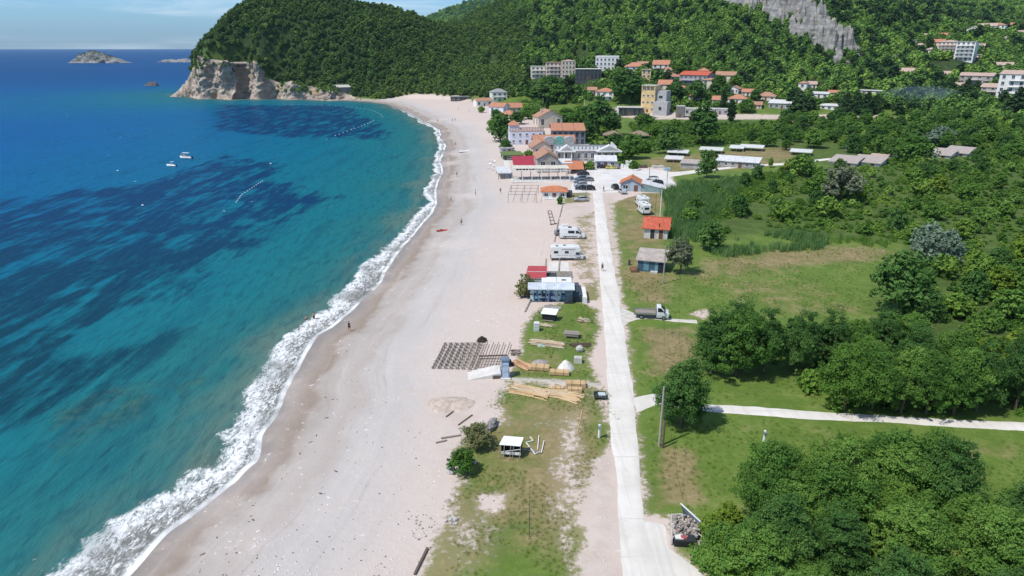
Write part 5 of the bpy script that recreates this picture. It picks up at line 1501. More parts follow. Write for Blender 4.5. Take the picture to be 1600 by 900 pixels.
house(1392, 92, 12, 5, 'pale hut above the low stone ruin in the valley', 6, -10, 'flat', 1, WHITEP, CONC, 1, 2, 1, 'hut', 'hut')
# hamlet on the right slope
house(1478, 85, 28, 18, 'pink four storey block in the hamlet on the right slope', 12, -12, 'hip', 3, PINKP, TILEP, 4, 5, 2, 'apartment_house', 'apartment block', balcony=.8)
house(1504, 95, 26, 28, 'tall white block with red balconies next to the pink block', 12, -10, 'flat', 1, WHITEP, CONC, 5, 4, 2, 'apartment_house', 'apartment block', balcony=.8)
house(1461, 71, 22, 5, 'small house with orange roof left behind the pink block', 8, -12, 'gablex', 4, CREAM, TILE, 1, 3, 1)
house(1452, 83, 14, 5, 'low white house at the foot of the pink block', 7, -12, 'hip', 3, WHITEP, TILEP, 1, 2, 1)
house(1449, 60, 20, 4, 'long low white roofed house above the hamlet', 8, -20, 'gablex', 3, WHITEP, TILEP, 1, 3, 1)
house(1424, 68, 14, 5, 'grey concrete shell left of the hamlet', 7, -10, 'flat', 1, GREYP, CONC, 1, 2, 1, 'shell', 'building', frame=FRAMED)
house(1517, 58, 16, 12, 'white house with dark trees before it, upper hamlet', 8, -15, 'gabley', 4, WHITEP, TILEP, 2, 2, 2)
house(1541, 47, 26, 6, 'wide house with pink roof in the uppermost pair of the slope', 9, -10, 'gablex', 4, CREAM, TILEP, 1, 3, 1)
house(1558, 51, 18, 11, 'white house with open arcade, right of the uppermost pair', 9, -10, 'hip', 3, WHITEP, TILE, 2, 3, 1, balcony=.9)
house(1530, 90, 14, 4, 'small white outbuilding right of the tall white block', 6, -10, 'flat', 1, WHITEP, CONCL, 1, 1, 1, 'outbuilding', 'shed')
house(1594, 56, 16, 5, 'pale house cut by the right edge of the picture high on the slope', 8, -10, 'gablex', 3, WHITEP, TILEP, 1, 2, 1)
# big buildings at the right edge
house(1522, 131, 46, 12, 'grey house with pinkish roof and white left wing behind dark conifers', 11, -14, 'gablex', 4, mat('taupe_plaster', (.42, .38, .35), .85), TILEP, 2, 4, 2, balcony=.4)
house(1549, 150, 34, 13, 'low twin roofed grey house below the pinkish roofed one', 10, -14, 'gablex', 5, mat('taupe_plaster', (.42, .38, .35), .85), TILEP, 2, 3, 2, balcony=.9)
house(1497, 141, 16, 7, 'white house corner peeping left of the conifers', 8, -14, 'gablex', 4, WHITEP, TILEP, 1, 2, 1)
house(1590, 156, 62, 38, 'large white apartment block at the right edge with pinkish roof', 13, -14, 'gablex', 5, WHITEP, TILEP, 4, 5, 3, 'apartment_house', 'apartment block', balcony=.55)
# boathouse at the foot of the headland
house(537, 146, 24, 9, 'lonely grey shed on the rocks at the foot of the headland', 8, 10, 'shed', 3, mat('dull_grey_stone', (.26, .25, .23), .9), mat('pale_roof', (.50, .49, .45), .8), 1, 2, 1, 'boat_shed', 'shed')  # plain grey stone colour for the shed wall
house(1435, 4, 9, 4, 'solitary white house high up on the far green slope', 8, 0, 'gablex', 3, WHITEP, TILE, 1, 2, 1)
house(1288, 24, 12, 3, 'small pale hut on the slope right of the bare rock ridge', 8, 0, 'flat', 1, CREAM, CONCL, 1, 2, 1, 'hut', 'hut')

# more of the scattered village
for px, py, w_, h_, lb, rk, rh_, wm_, rm_, st_ in [
    (1003, 108, 16, 7, 'small cream house left of the white house with orange hipped roof', 'gablex', 4, CREAM, TILE2, 1),
    (1062, 144, 16, 7, 'small white house under the large red roofed block', 'hip', 4, WHITEP, TILE, 1),
    (1048, 116, 16, 6, 'beige cottage right of the highest white cottage', 'gablex', 4, BEIGE, TILE2, 1),
    (1098, 118, 16, 7, 'white house rising behind the large red roofed block', 'hip', 4, WHITEP, TILE, 1),
    (1168, 150, 18, 6, 'white cottage with orange roof behind the wide roofed low cottage', 'gablex', 4, WHITEP, TILE, 1),
    (1180, 170, 18, 6, 'low beige house left of the long white roofed hall', 'gablex', 4, BEIGE, TILE2, 1),
    (1145, 146, 16, 7, 'white gable house above the low white cottages', 'gabley', 4, WHITEP, TILE2, 1),
    (1085, 156, 18, 6, 'low cream house with orange roof right of the grey stepped wing', 'gablex', 4, CREAM, TILE, 1),
    (925, 148, 14, 7, 'small grey stone house left of the white villa above the lot', 'gablex', 4, GREYP, TILE2, 1),
    (1268, 138, 14, 6, 'pinkish roofed house among trees above the narrow white house', 'gablex', 4, WHITEP, TILEP, 1),
    (1300, 150, 16, 5, 'white low house right of the white roofed low house', 'gablex', 3, WHITEP, TILE, 1),
    (1436, 76, 14, 5, 'white cottage left of the low white house in the hamlet', 'hip', 3, WHITEP, TILEP, 1),
    (1470, 60, 14, 5, 'cream cottage above the pink block in the hamlet', 'gablex', 3, CREAM, TILE, 1),
    (1500, 56, 13, 7, 'white two storey house left of the house with dark trees', 'hip', 3, WHITEP, TILEP, 2),
    (1528, 78, 16, 6, 'pale house right behind the tall white block', 'gablex', 3, CREAM, TILEP, 1),
    (1560, 66, 15, 5, 'white house below the uppermost pair', 'gablex', 3, WHITEP, TILEP, 1),
    (1575, 44, 14, 5, 'cream house right of the open arcade house', 'gablex', 3, CREAM, TILE, 1),
    (1570, 108, 22, 6, 'long pinkish roofed house above the large white block', 'gablex', 4, WHITEP, TILEP, 1),
    (1476, 122, 18, 6, 'white house with pinkish roof left above the grey twin roofed one', 'gablex', 4, WHITEP, TILEP, 1)]:
    house(px, py, w_, h_, lb, 8, rng.uniform(-20, 12), rk, rh_, wm_, rm_, st_, 2 if w_ < 15 else 3, 1)
# the trees and bushes one can point at
tree_px('hairy_bush', 745, 700, 52, 46, 'feathery olive green bush behind the other dune bush, next to the grey boulder', 'bush', 'bush')
tree_px('dune_bush', 722, 738, 50, 44, 'rounded green bush at the edge of the sand, nearest of the dune bushes', 'bush', 'bush')
tree_px('fig', 824, 464, 38, 38, 'airy olive green bush on the sand against the graffitied beach bar', 'bush', 'bush')
tree_px('shrub', 875, 319, 10, 14, 'small round bush in front of the orange roofed beach hut', 'bush', 'bush')
tree_px('dense', 1064, 667, 82, 98, 'dense dark oval tree standing over the lane by the wooden pole')
tree_px('greytwig', 1063, 428, 44, 52, 'grey half bare tree beside the blue hut')
tree_px('broad_a', 1109, 391, 44, 42, 'round dark green tree alone at the corner of the reeds')
tree_px('broad_a', 1402, 492, 82, 90, 'broad dark round tree at the right end of the mown meadow')
tree_px('silver', 1446, 412, 52, 62, 'silver green willow behind the dark round meadow tree, left of the pair')
tree_px('silver', 1475, 418, 46, 58, 'silver green willow, right of the pair behind the meadow')
tree_px('lime', 1590, 415, 56, 40, 'bright lime green bush right of the silver willows', 'bush', 'bush')
tree_px('greytwig', 1312, 316, 62, 56, 'wide grey leaved tree in front of the grey roofed bungalows')
tree_px('broad_b', 1253, 276, 36, 34, 'mid green tree where the back lane meets the thicket')
tree_px('broad_a', 1104, 278, 30, 40, 'dark green tree on the back lane before the long white roofed shed')
tree_px('tall', 1096, 226, 50, 60, 'large dark spreading tree in the field behind the white roofed sheds')
tree_px('broad_a', 1045, 240, 40, 40, 'dull dark bush tree left of the large field tree')
tree_px('tall', 934, 212, 46, 60, 'tall dark tree behind the grey building with white battlements')
tree_px('tall_b', 905, 205, 36, 40, 'light green tree left of the tall dark village tree')
tree_px('broad_b', 985, 248, 36, 38, 'round green tree at the right end of the grey building with white battlements')
tree_px('broad_a', 782, 221, 42, 40, 'bright green tree at the sand edge beside the pale lavender hotel')
tree_px('tall', 978, 160, 50, 50, 'large dark green tree left of the ochre tower house')
tree_px('tall', 845, 163, 44, 34, 'dark green tree standing above the pale village lot')
tree_px('tall_b', 872, 160, 36, 30, 'green tree by the pale lot beside a street pole')
tree_px('cypress', 855, 173, 6, 22, 'slim dark cypress behind the gabled beige house')
tree_px('cypress', 1129, 172, 9, 32, 'dark cypress between the terracotta village roofs')
tree_px('cypress', 1142, 190, 14, 34, 'pointed dark cypress beside the low grey walls')
tree_px('conifer', 1247, 187, 40, 46, 'broad dark conifer left of the conifer clump')
for i, (px, py, w, h) in enumerate([(1320, 178, 22, 36), (1336, 179, 22, 40), (1352, 179, 24, 38), (1366, 177, 20, 32)]):
    tree_px('conifer', px, py, w, h, 'dark conifer in the close clump at the foot of the hill', group='conifers in the dark clump')
for i, (px, py, w, h) in enumerate([(1468, 150, 14, 26), (1484, 150, 16, 30), (1508, 152, 18, 32), (1522, 152, 16, 28)]):
    tree_px('conifer', px, py, w, h, 'dark conifer in front of the houses on the right slope', group='conifers before the slope houses')
tree_px('conifer', 1588, 180, 40, 46, 'large dark conifer at the right edge below the white apartment block')
tree_px('tall', 1055, 158, 26, 34, 'dark tree between the ochre tower and the red roofed block')
tree_px('tall', 1088, 160, 30, 34, 'dark tree below the large red roofed block')
tree_px('tall_b', 1122, 143, 24, 26, 'green tree before the beige house beside the red roofed block')
tree_px('silver', 1466, 228, 42, 30, 'bluish grey tree above the right hand bungalows')
tree_px('broad_b', 1425, 254, 56, 40, 'mid green tree between the two rows of bungalows')
tree_px('shrub', 1002, 238, 30, 20, 'low green bush under the brown shelters', 'bush', 'bush')
tree_px('broad_c', 1204, 262, 8, 16, 'small bright tree on the verge of the back lane')
tree_px('shrub', 990, 265, 18, 15, 'pruned round bush in the planter ring on the parking lot', 'bush', 'bush')
for px, w, h in [(896, 16, 13), (908, 16, 13), (921, 16, 15)]:
    tree_px('shrub', px, 265, w, h, 'trimmed hedge bush behind the orange roofed carport', 'bush', 'bush', 'hedge bushes behind the carport')

def poly_pts(poly, spacing, seed, jitter=1.0):
    P = PX(poly); r = np.random.RandomState(seed)
    xs = [p[0] for p in P]; ys = [p[1] for p in P]
    A = (max(xs) - min(xs)) * (max(ys) - min(ys))
    n = int(A / spacing ** 2 * 9)
    x = r.uniform(min(xs), max(xs), n); y = r.uniform(min(ys), max(ys), n)
    k = poly_sd(x, y, P) > 0
    out = []; grid = {}
    for a, b in zip(x[k], y[k]):
        gi, gj = int(a // spacing), int(b // spacing)
        if any((a - c) ** 2 + (b - d) ** 2 < spacing ** 2 for i in (-1, 0, 1) for j in (-1, 0, 1) for c, d in grid.get((gi + i, gj + j), ())): continue
        grid.setdefault((gi, gj), []).append((a, b)); out.append((a, b))
    return out

def Hp(x, y): return float(H(np.array([x]), np.array([y]))[0])

# front clump, hedgerows and thickets: each tree its own thing
PENDING = []; REST = []
def grove(poly, spacing, kinds, hrange, seed, label, group, name='tree', cat='tree', wf=1.0, keep=lambda x, y: True):
    q = random.Random(seed); out = []
    for x, y in poly_pts(poly, spacing, seed):
        if not keep(x, y): continue
        if any((x - a) ** 2 + (y - b) ** 2 < (.55 * rr) ** 2 for a, b, rr in TREES): continue
        if any((x - a) ** 2 + (y - b) ** 2 < (rr + 1.5) ** 2 for a, b, rr in KEEPOUT): continue
        if line_dist(np.array([x]), np.array([y]), LANES[0])[0][0] < 5: continue
        z = Hp(x, y)
        px, py, dep = to_px(x, y, z)
        if not (-60 < px < 1690 and py < 1010): continue
        out.append((x, y, z, q.choice(kinds), q.uniform(*hrange)))
    for x, y, z, kd, h in out:
        w = KINDS[kd]['w'] / KINDS[kd]['h'] * h * wf
        PENDING.append((h / math.sqrt(x * x + y * y), kd, (x, y, z - .1), h, w, name, label, cat, group)); TREES.append((x, y, w * .5))
    return len(out)

for px, py, w, h, kd in [(1196, 812, 110, 112, 'near_a'), (1392, 776, 100, 100, 'near_c'), (1452, 780, 90, 100, 'near_a'), (1300, 800, 90, 108, 'near_c')]:
    tree_px(kd, px, py, w, h, 'tall crown standing out at the back of the clump in the bottom right corner', group='tall crowns of the near clump')
# the lone stand by the lane and its hedgerow
for px, py, w, h, kd in [(1112, 582, 78, 82, 'near_b'), (1150, 588, 88, 98, 'near_a'), (1192, 583, 70, 84, 'near_b'), (1150, 566, 80, 80, 'near_b')]:
    tree_px(kd, px, py, w, h, 'dark leafy tree in the stand left of the wheel tracks', group='trees in the stand by the mown meadow')
for px, py, w, h, kd in [(1250, 586, 62, 84, 'near_b'), (1290, 580, 66, 82, 'near_b'), (1330, 572, 64, 72, 'near_a'), (1372, 566, 64, 70, 'near_b'), (1410, 562, 62, 70, 'near_a'), (1238, 566, 50, 64, 'broad_a')]:
    tree_px(kd, px, py, w, h, 'dark tree in the hedgerow between meadow and lane', group='trees in the hedgerow')
tree_px('near_lime', 1318, 642, 86, 96, 'light green full tree at the left end of the lane side row')
for px, py, w, h, kd in [(1362, 640, 78, 92, 'near_a'), (1404, 644, 82, 98, 'near_c'), (1446, 646, 80, 94, 'near_a'), (1488, 646, 82, 100, 'near_c'), (1524, 644, 74, 96, 'near_b'), (1350, 610, 70, 80, 'near_a'), (1420, 606, 78, 82, 'near_b'), (1480, 604, 76, 86, 'near_a')]:
    tree_px(kd, px, py, w, h, 'full green tree in the row shading the lane', group='trees in the row along the lane')
tree_px('near_b', 1586, 640, 70, 120, 'tall dark tree at the right edge beyond the lane')
grove([(1150, 858), (1190, 806), (1250, 792), (1300, 786), (1400, 768), (1480, 792), (1560, 806), (1720, 790), (1790, 1000), (1780, 1120), (1180, 1120), (1135, 900)], 3.9, ['near_a', 'near_b', 'near_c', 'near_a', 'near_b', 'near_lime'], (4.8, 7.4), 21,
      'leafy green tree in the close clump at the bottom right corner', 'trees in the near clump')
grove([(1105, 800), (1150, 790), (1160, 880), (1190, 1000), (1130, 960), (1102, 880)], 2.6, ['shrub', 'shrub', 'lime'], (1.3, 2.4), 22, 'low leafy bush along the edge of the near tree clump', 'bushes round the near clump', 'bush', 'bush')
grove([(1392, 520), (1440, 470), (1440, 420), (1480, 425), (1530, 410), (1700, 402), (1730, 640), (1570, 640), (1540, 590), (1480, 560), (1400, 552)], 5.6, ['broad_a', 'broad_b', 'broad_a', 'broad_c', 'shrub', 'lime', 'broad_b'], (3.2, 6.2), 23,
      'green tree in the thicket right of the mown meadow', 'thicket trees right of the meadow')
grove([(1055, 345), (1090, 312), (1150, 292), (1230, 270), (1330, 268), (1440, 262), (1720, 250), (1720, 405), (1500, 400), (1430, 384), (1340, 352), (1280, 352), (1200, 352), (1120, 352)], 8.6, ['broad_a', 'broad_b', 'broad_c', 'shrub', 'shrub', 'lime', 'broad_a'], (2.2, 5.6), 24,
      'tree or tall shrub in the green scrub of the valley floor', 'scrub trees of the valley floor', keep=lambda x, y: vnoise(np.array([x / 22]), np.array([y / 22]), 5)[0] > .30)
grove([(1160, 232), (1190, 205), (1230, 190), (1400, 190), (1560, 186), (1720, 190), (1720, 262), (1500, 252), (1380, 246), (1330, 240), (1270, 232), (1200, 238)], 8.0, ['broad_a', 'broad_b', 'tall', 'broad_c', 'tall_b'], (4.5, 8.0), 25,
      'tree in the belt of woodland behind the bungalows', 'woodland belt behind the bungalows')
grove([(806, 172), (825, 150), (905, 132), (1000, 124), (1010, 148), (935, 152), (900, 162), (850, 164), (835, 190)], 7.0, ['broad_a', 'broad_b', 'tall', 'shrub', 'broad_c'], (3.5, 7.0), 26,
      'green tree on the slope between the beach houses and the apartment row', 'trees below the apartment row')
for px, py, w, h, kd, lb in [(808, 194, 26, 18, 'broad_a', 'bushy tree between the far beach houses and the gabled beige house'), (826, 186, 26, 18, 'broad_b', 'low broad tree left behind the gabled beige house'), (842, 218, 20, 16, 'broad_a', 'dark bush tree tucked behind the lavender hotel'),
    (884, 196, 34, 26, 'broad_b', 'full green tree right of the gabled beige house'), (918, 218, 24, 26, 'broad_a', 'dark tree at the right corner of the glazed building'), (954, 212, 34, 40, 'tall', 'dark spreading tree right of the tall village tree'), (962, 232, 28, 22, 'broad_a', 'low dark tree behind the white battlements'),
    (1008, 196, 30, 18, 'broad_b', 'round bush tree above the brown shelters'), (1026, 214, 26, 20, 'broad_c', 'light green tree right of the brown shelters'), (768, 200, 14, 12, 'shrub', 'small bush on the sand edge far down the beach'), (774, 184, 18, 12, 'shrub', 'low bushes before the pale blue gabled house'),
    (752, 176, 12, 9, 'shrub', 'low bush at the fence of the far white house'), (790, 236, 22, 16, 'broad_a', 'dark bush between the grey hut and the lavender hotel'), (812, 258, 20, 14, 'broad_b', 'green bush left of the red roofed terrace'), (826, 248, 16, 12, 'shrub', 'bush behind the red roofed terrace'),
    (1040, 176, 16, 14, 'broad_a', 'dark bush at the foot of the grey stepped wing'), (1165, 176, 24, 20, 'broad_b', 'green tree before the low white cottage'), (1180, 160, 18, 22, 'tall', 'dark tree between the wide roofed cottage and the faded one'), (1236, 165, 18, 24, 'cypress', 'dark cypress right of the long white roofed hall'),
    (1003, 122, 24, 18, 'broad_b', 'tree below the white house with orange hipped roof'), (1060, 118, 24, 20, 'tall_b', 'green tree under the white cottage near the forest'), (1116, 148, 18, 20, 'tall', 'dark round tree before the cream house'), (1150, 136, 22, 18, 'broad_b', 'green tree right of the cream house with terrace'),
    (930, 118, 14, 10, 'broad_a', 'bush before the modern white block'), (905, 134, 24, 14, 'broad_b', 'green tree below the beige apartment house'), (860, 134, 28, 14, 'broad_a', 'dark tree below the pinkish apartment house'), (968, 128, 26, 18, 'tall_b', 'green tree below the modern white block')]:
    tree_px(kd, px, py, w, h, lb)
PENDING.sort(key=lambda q: -q[0])
n_named = sum(1 for o in COL.objects if o.get('category') == 'tree')
for q in PENDING:
    if q[7] == 'tree':
        if n_named >= 296: REST.append((*q[2], q[3])); continue
        n_named += 1
    tree(*q[1:])
N_IND = len(TREES)
print('individual trees', N_IND)
# ------------------------------------------------------------------ the woods that cover the hills
P_FOR = proto_crown(91, 6.2, 6.4, 420, .62, 9, -.05)
P_PINE = proto_crown(92, 7.0, 5.6, 420, .58, 9, .0, shell=.5)
P_SCR = proto_crown(93, 3.0, 3.8, 420, .34, 8, -.15)
def not_rock(x, y, m=0):
    d, p = line_dist(x, y, [q[:2] for q in SPUR])
    # the bare side of the spur lies downhill, towards the camera and left of its crest
    i = np.clip(p.astype(int), 0, len(SPUR) - 2)
    ax = np.array([q[0] for q in SPUR]); ay = np.array([q[1] for q in SPUR])
    side = (ax[i + 1] - ax[i]) * (y - ay[i]) - (ay[i + 1] - ay[i]) * (x - ax[i])
    wid = np.interp(p, range(len(SPUR)), [42, 38, 30, 22, 17, 14, 8])
    patch = fbm(x / 9, y / 9, 3, 71) >.55
    return ~((side < 0) & (d < wid) & ~patch) & ~((side >= 0) & (d < 5))
def sel_head(x, y, z, sd, h): return (h > 3) & (sd > 13) & (x < 10 + 60 * (fbm(x / 40, y / 40, 2, 12) - .5)) & (y > 560)
def sel_main(x, y, z, sd, h): return (h > 3.5) & (sd > 22) & (x >= 10 + 60 * (fbm(x / 40, y / 40, 2, 12) - .5)) & not_rock(x, y)
wood('headland_wood', (-420, 60, 560, 1160), 3.3, 201, sel_head, lambda x, y, r: np.full(len(x), .78), P_PINE, [L_PINE])
wood('hillside_wood', (-20, 560, 400, 1120), 3.9, 202, lambda x, y, z, sd, h: sel_main(x, y, z, sd, h) & (x < 330 + .15 * (y - 500)), lambda x, y, r: .62 + .00018 * y + 0 * x, P_FOR, [L_FOR])
wood('hillside_wood', (-20, 560, 400, 1120), 10.5, 212, lambda x, y, z, sd, h: sel_main(x, y, z, sd, h) & (x < 330 + .15 * (y - 500)) & (fbm(x / 70, y / 70, 3, 19) > .46), lambda x, y, r: .85 + .0002 * y + 0 * x, P_PINE, [L_DARK])
wood('hillside_wood', (-20, 560, 400, 1120), 9.5, 213, lambda x, y, z, sd, h: sel_main(x, y, z, sd, h) & (x < 330 + .15 * (y - 500)) & (fbm(x / 60, y / 60, 3, 23) > .5), lambda x, y, r: 1.25 + .0003 * y + 0 * x, P_SCR, [L_SCRUB])
wood('headland_wood', (-420, 60, 560, 1160), 9.0, 214, lambda x, y, z, sd, h: sel_head(x, y, z, sd, h) & (fbm(x / 50, y / 50, 3, 29) > .48), lambda x, y, r: 1.3 + 0 * x, P_SCR, [L_FOR])
wood('slope_wood', (150, 1150, 330, 1150), 12, 215, lambda x, y, z, sd, h: (h > 5) & not_rock(x, y) & (x > 170) & (fbm(x / 70, y / 70, 3, 33) > .47), lambda x, y, r: .95 + .0003 * y + 0 * x, P_PINE, [L_DARK])
wood('slope_wood', (150, 1150, 330, 1150), 4.5, 203, lambda x, y, z, sd, h: (h > 4) & not_rock(x, y) & (x >= 330 + .15 * (y - 500)) | ((h > 6) & (x > 170) & (y < 560) & (x >= 120)) & not_rock(x, y), lambda x, y, r: .64 + .00028 * y + 0 * x, P_FOR, [L_FOR])
wood('far_wood', (-700, 3400, 1120, 2900), 15, 204, lambda x, y, z, sd, h: (h > 5) & (sd > 20), lambda x, y, r: np.full(len(x), 2.1), P_FOR, [L_FOR], my=60)

if REST:
    A_ = np.array([(a, b_, c, h) for a, b_, c, h in REST]); r_m = np.random.RandomState(6)
    sc_ = A_[:, 3] / 6.0
    scatter('woodland', A_[:, :3], np.stack([sc_ * 1.05, sc_ * 1.05, sc_], 1), rnd_rot(r_m, len(A_), .06), proto_crown(97, 6.0, 6.2, 900, .42, 11, -.02), [L_FOR])

# low bushes between the trees of the valley
SCRUB_P = [PX(p) for p in (
    [(1058, 338), (1090, 305), (1150, 287), (1240, 264), (1330, 264), (1440, 258), (1760, 245), (1760, 410), (1450, 402), (1400, 374), (1320, 366), (1240, 362), (1180, 352), (1125, 372), (1060, 360)],
    [(1386, 522), (1400, 495), (1436, 430), (1450, 408), (1760, 392), (1800, 700), (1600, 655), (1560, 648), (1540, 600), (1480, 565), (1395, 555)],
    [(985, 196), (1190, 195), (1240, 192), (1400, 190), (1760, 180), (1760, 262), (1310, 262), (1240, 236), (1180, 224), (1100, 228), (1000, 238)],
    [(1120, 800), (1700, 770), (1800, 1010), (1750, 1120), (1180, 1120), (1110, 900)],
    [(800, 150), (900, 128), (1000, 122), (1010, 150), (990, 163), (900, 160), (810, 166)],
    [(990, 150), (1240, 130), (1300, 160), (1240, 170), (1140, 168), (1060, 172)],
    [(820, 200), (900, 196), (960, 200), (985, 240), (975, 262), (930, 262), (880, 240), (830, 236)],
    [(1230, 540), (1420, 530), (1560, 560), (1570, 640), (1300, 640), (1240, 590)])]
def sel_scrub(x, y, z, sd, h):
    k = np.zeros(x.shape, bool)
    for P in SCRUB_P: k |= poly_sd(x, y, P) > 0
    return k & (fbm(x / 14, y / 14, 3, 87) > .34)
wood('scrub', (15, 560, 40, 640), 2.7, 205, sel_scrub, lambda x, y, r: .30 + .42 * r.rand(len(x)) ** 2 + .3 * sstep(y, 250, 420), P_SCR, [L_SCRUB])

# reeds along the ditch and round the meadow's far end
def blades(seed, n, h, w, spreadr, lean=.25, tip=.0):
    r = np.random.RandomState(seed)
    a = r.uniform(0, 6.28, n); rr = spreadr * np.sqrt(r.rand(n)); bx, by = np.cos(a) * rr, np.sin(a) * rr
    hh_ = h * r.uniform(.6, 1.1, n); la = r.uniform(0, 6.28, n); ll = hh_ * lean * r.rand(n)
    fa = r.uniform(0, 6.28, n); dx, dy = np.cos(fa) * w, np.sin(fa) * w
    P = np.stack([np.stack([bx - dx, by - dy, 0 * bx - .1], 1), np.stack([bx + dx, by + dy, 0 * bx - .1], 1),
                  np.stack([bx + np.cos(la) * ll + dx * .35, by + np.sin(la) * ll + dy * .35, hh_], 1), np.stack([bx + np.cos(la) * ll - dx * .35, by + np.sin(la) * ll - dy * .35, hh_ * .98], 1)], 1)
    return P.reshape(-1, 3), quads(n), np.repeat(r.rand(n), 4)
def patch(name, polys, spacing, seed, proto, mats, smin, smax, nsc=8, thr=.3, notin=()):
    PS = [PX(p) for p in polys]; NS = [PX(p) for p in notin]
    allp = [q for P in PS for q in P]
    x, y, r = spread((min(q[0] for q in allp), max(q[0] for q in allp), min(q[1] for q in allp), max(q[1] for q in allp)), spacing, seed)
    k = np.zeros(x.shape, bool)
    wob = (fbm(x / 5, y / 5, 3, seed) - .5) * 5
    for P in PS: k |= poly_sd(x, y, P) > wob
    for P in NS: k &= poly_sd(x, y, P) < 0
    k &= fbm(x / nsc, y / nsc, 3, seed + 1) > thr
    x, y = x[k], y[k]
    k = free(x, y, -.5); x, y = x[k], y[k]
    z = H(x, y); n = len(x)
    k = in_view(x, y, z, 60, 60); x, y, z = x[k], y[k], z[k]; n = len(x)
    s = r.uniform(smin, smax, n)
    print(name, n)
    return scatter(name, np.stack([x, y, z], 1), np.stack([s, s, s * r.uniform(.8, 1.2, n)], 1), rnd_rot(r, n, .1), proto, mats)
patch('reeds', [[(1038, 300), (1070, 286), (1150, 280), (1160, 300), (1120, 340), (1090, 370), (1078, 398), (1050, 392), (1042, 350)], [(1110, 398), (1140, 376), (1220, 366), (1290, 372), (1296, 390), (1230, 394), (1150, 402)]], 1.05, 301, blades(31, 26, 2.1, .05, .75), [L_REED], .55, 1.0, 10, .3)
patch('reeds', [[(1150, 282), (1230, 268), (1240, 276), (1190, 300), (1130, 345), (1090, 372), (1110, 330)], [(1290, 372), (1400, 376), (1400, 386), (1300, 392)]], 1.3, 303, blades(33, 22, 1.4, .05, .8), [L_SCRUB], .5, 1.1, 9, .36)
TUFT = blades(32, 16, .26, .018, .22, .7)
ROADS_PX = [[(a, b) for a, b in MAINL] + [(a, b) for a, b in MAINR[::-1]], [(990, 622), (1100, 627), (1400, 646), (1720, 660), (1720, 686), (1400, 666), (1100, 647), (990, 652)], [(1000, 815), (1046, 810), (1050, 850), (1104, 882), (1190, 990), (1060, 1000), (1015, 850)],
            [(962, 468), (1090, 497), (1092, 508), (1010, 503), (975, 522)], [(1018, 822), (1090, 800), (1100, 860), (1048, 862)]]
patch('grass', [[(1008, 660), (1060, 650), (1720, 690), (1720, 800), (1420, 765), (1300, 785), (1180, 800), (1120, 830), (1100, 880), (1050, 850), (1046, 808), (1016, 805)],
                [(992, 515), (1075, 512), (1075, 590), (1240, 600), (1300, 640), (1060, 612), (1000, 600)],
                [(1060, 408), (1300, 386), (1400, 388), (1390, 500), (1230, 505), (1110, 488), (1050, 490), (990, 480), (975, 430), (1050, 440)]], .8, 304, TUFT, [L_TUFT], .45, 1.1, 4, .42, ROADS_PX)
patch('grass', [[(816, 550), (832, 492), (850, 478), (905, 470), (932, 486), (937, 512), (922, 546), (918, 566), (936, 598), (800, 588)], [(778, 614), (794, 595), (936, 606), (948, 640), (948, 690), (914, 750), (890, 800), (905, 860), (895, 940), (640, 940), (668, 888), (712, 770), (716, 700), (772, 672)]], .5, 305, TUFT, [L_TUFT], .4, 1.0, 3, .46, [[(785, 640), (855, 635), (905, 660), (880, 720), (905, 790), (870, 800), (850, 700), (790, 668)], [(746, 772), (800, 766), (798, 792), (775, 800), (750, 790)], [(795, 584), (940, 594), (940, 608), (795, 596)]])

# stones and strand litter on the beach
def beach_bits(name, n, seed, s0, s1, sel, mats, flatz=.55, elong=1.0):
    r = np.random.RandomState(seed)
    pb = MB(); pb.ball((0, 0, 0), (.5 * elong, .5 / elong ** .5, .5 * flatz), 0, 7, 5, .18, seed)
    pv = np.array(pb.v); pq = np.array([f for f in pb.f])
    px = r.uniform(150, 960, n * 4); py = 240 + 690 * r.rand(n * 4) ** .8
    X = []; 
    for a, b_ in zip(px, py): X.append(flat(a, b_, 2.0))
    X = np.array(X); x, y = X[:, 0], X[:, 1]
    sd = shore(x, y); k = sel(x, y, sd, r) & (masks(x, y, GRASS) < .3); x, y = x[k][:n], y[k][:n]
    z = H(x, y); m = len(x); s = s0 + (s1 - s0) * r.rand(m) ** 3
    print(name, m)
    return scatter(name, np.stack([x, y, z], 1), np.stack([s, s * r.uniform(.6, 1, m), s], 1), rnd_rot(r, m, .3), (pv, pq, np.zeros(len(pv))), mats)
clus = lambda x, y, sc, th, sd_: fbm(x / sc, y / sc, 3, sd_) > th
beach_bits('pebbles', 2200, 401, .06, .26, lambda x, y, sd, r: (sd > 9) & (clus(x, y, 9, .52, 61) | (r.rand(len(x)) < .12)), [mat('white_pebble', (.62, .60, .58), .9, .25, 3)])
beach_bits('pebbles', 500, 402, .05, .24, lambda x, y, sd, r: (sd > 7) & clus(x, y, 12, .55, 63), [mat('dark_pebble', (.20, .175, .16), .9, .3, 3)])
beach_bits('driftwood_litter', 420, 403, .10, .38, lambda x, y, sd, r: (np.abs(sd - 6.0 - 2.5 * (fbm(x / 20, y / 20, 2, 66) - .5)) < .7) | ((np.abs(sd - 11.5) < .6) & (r.rand(len(x)) < .5)), [mat('wrack', (.13, .095, .07), .9, .3, 3)], .35, 1.8)

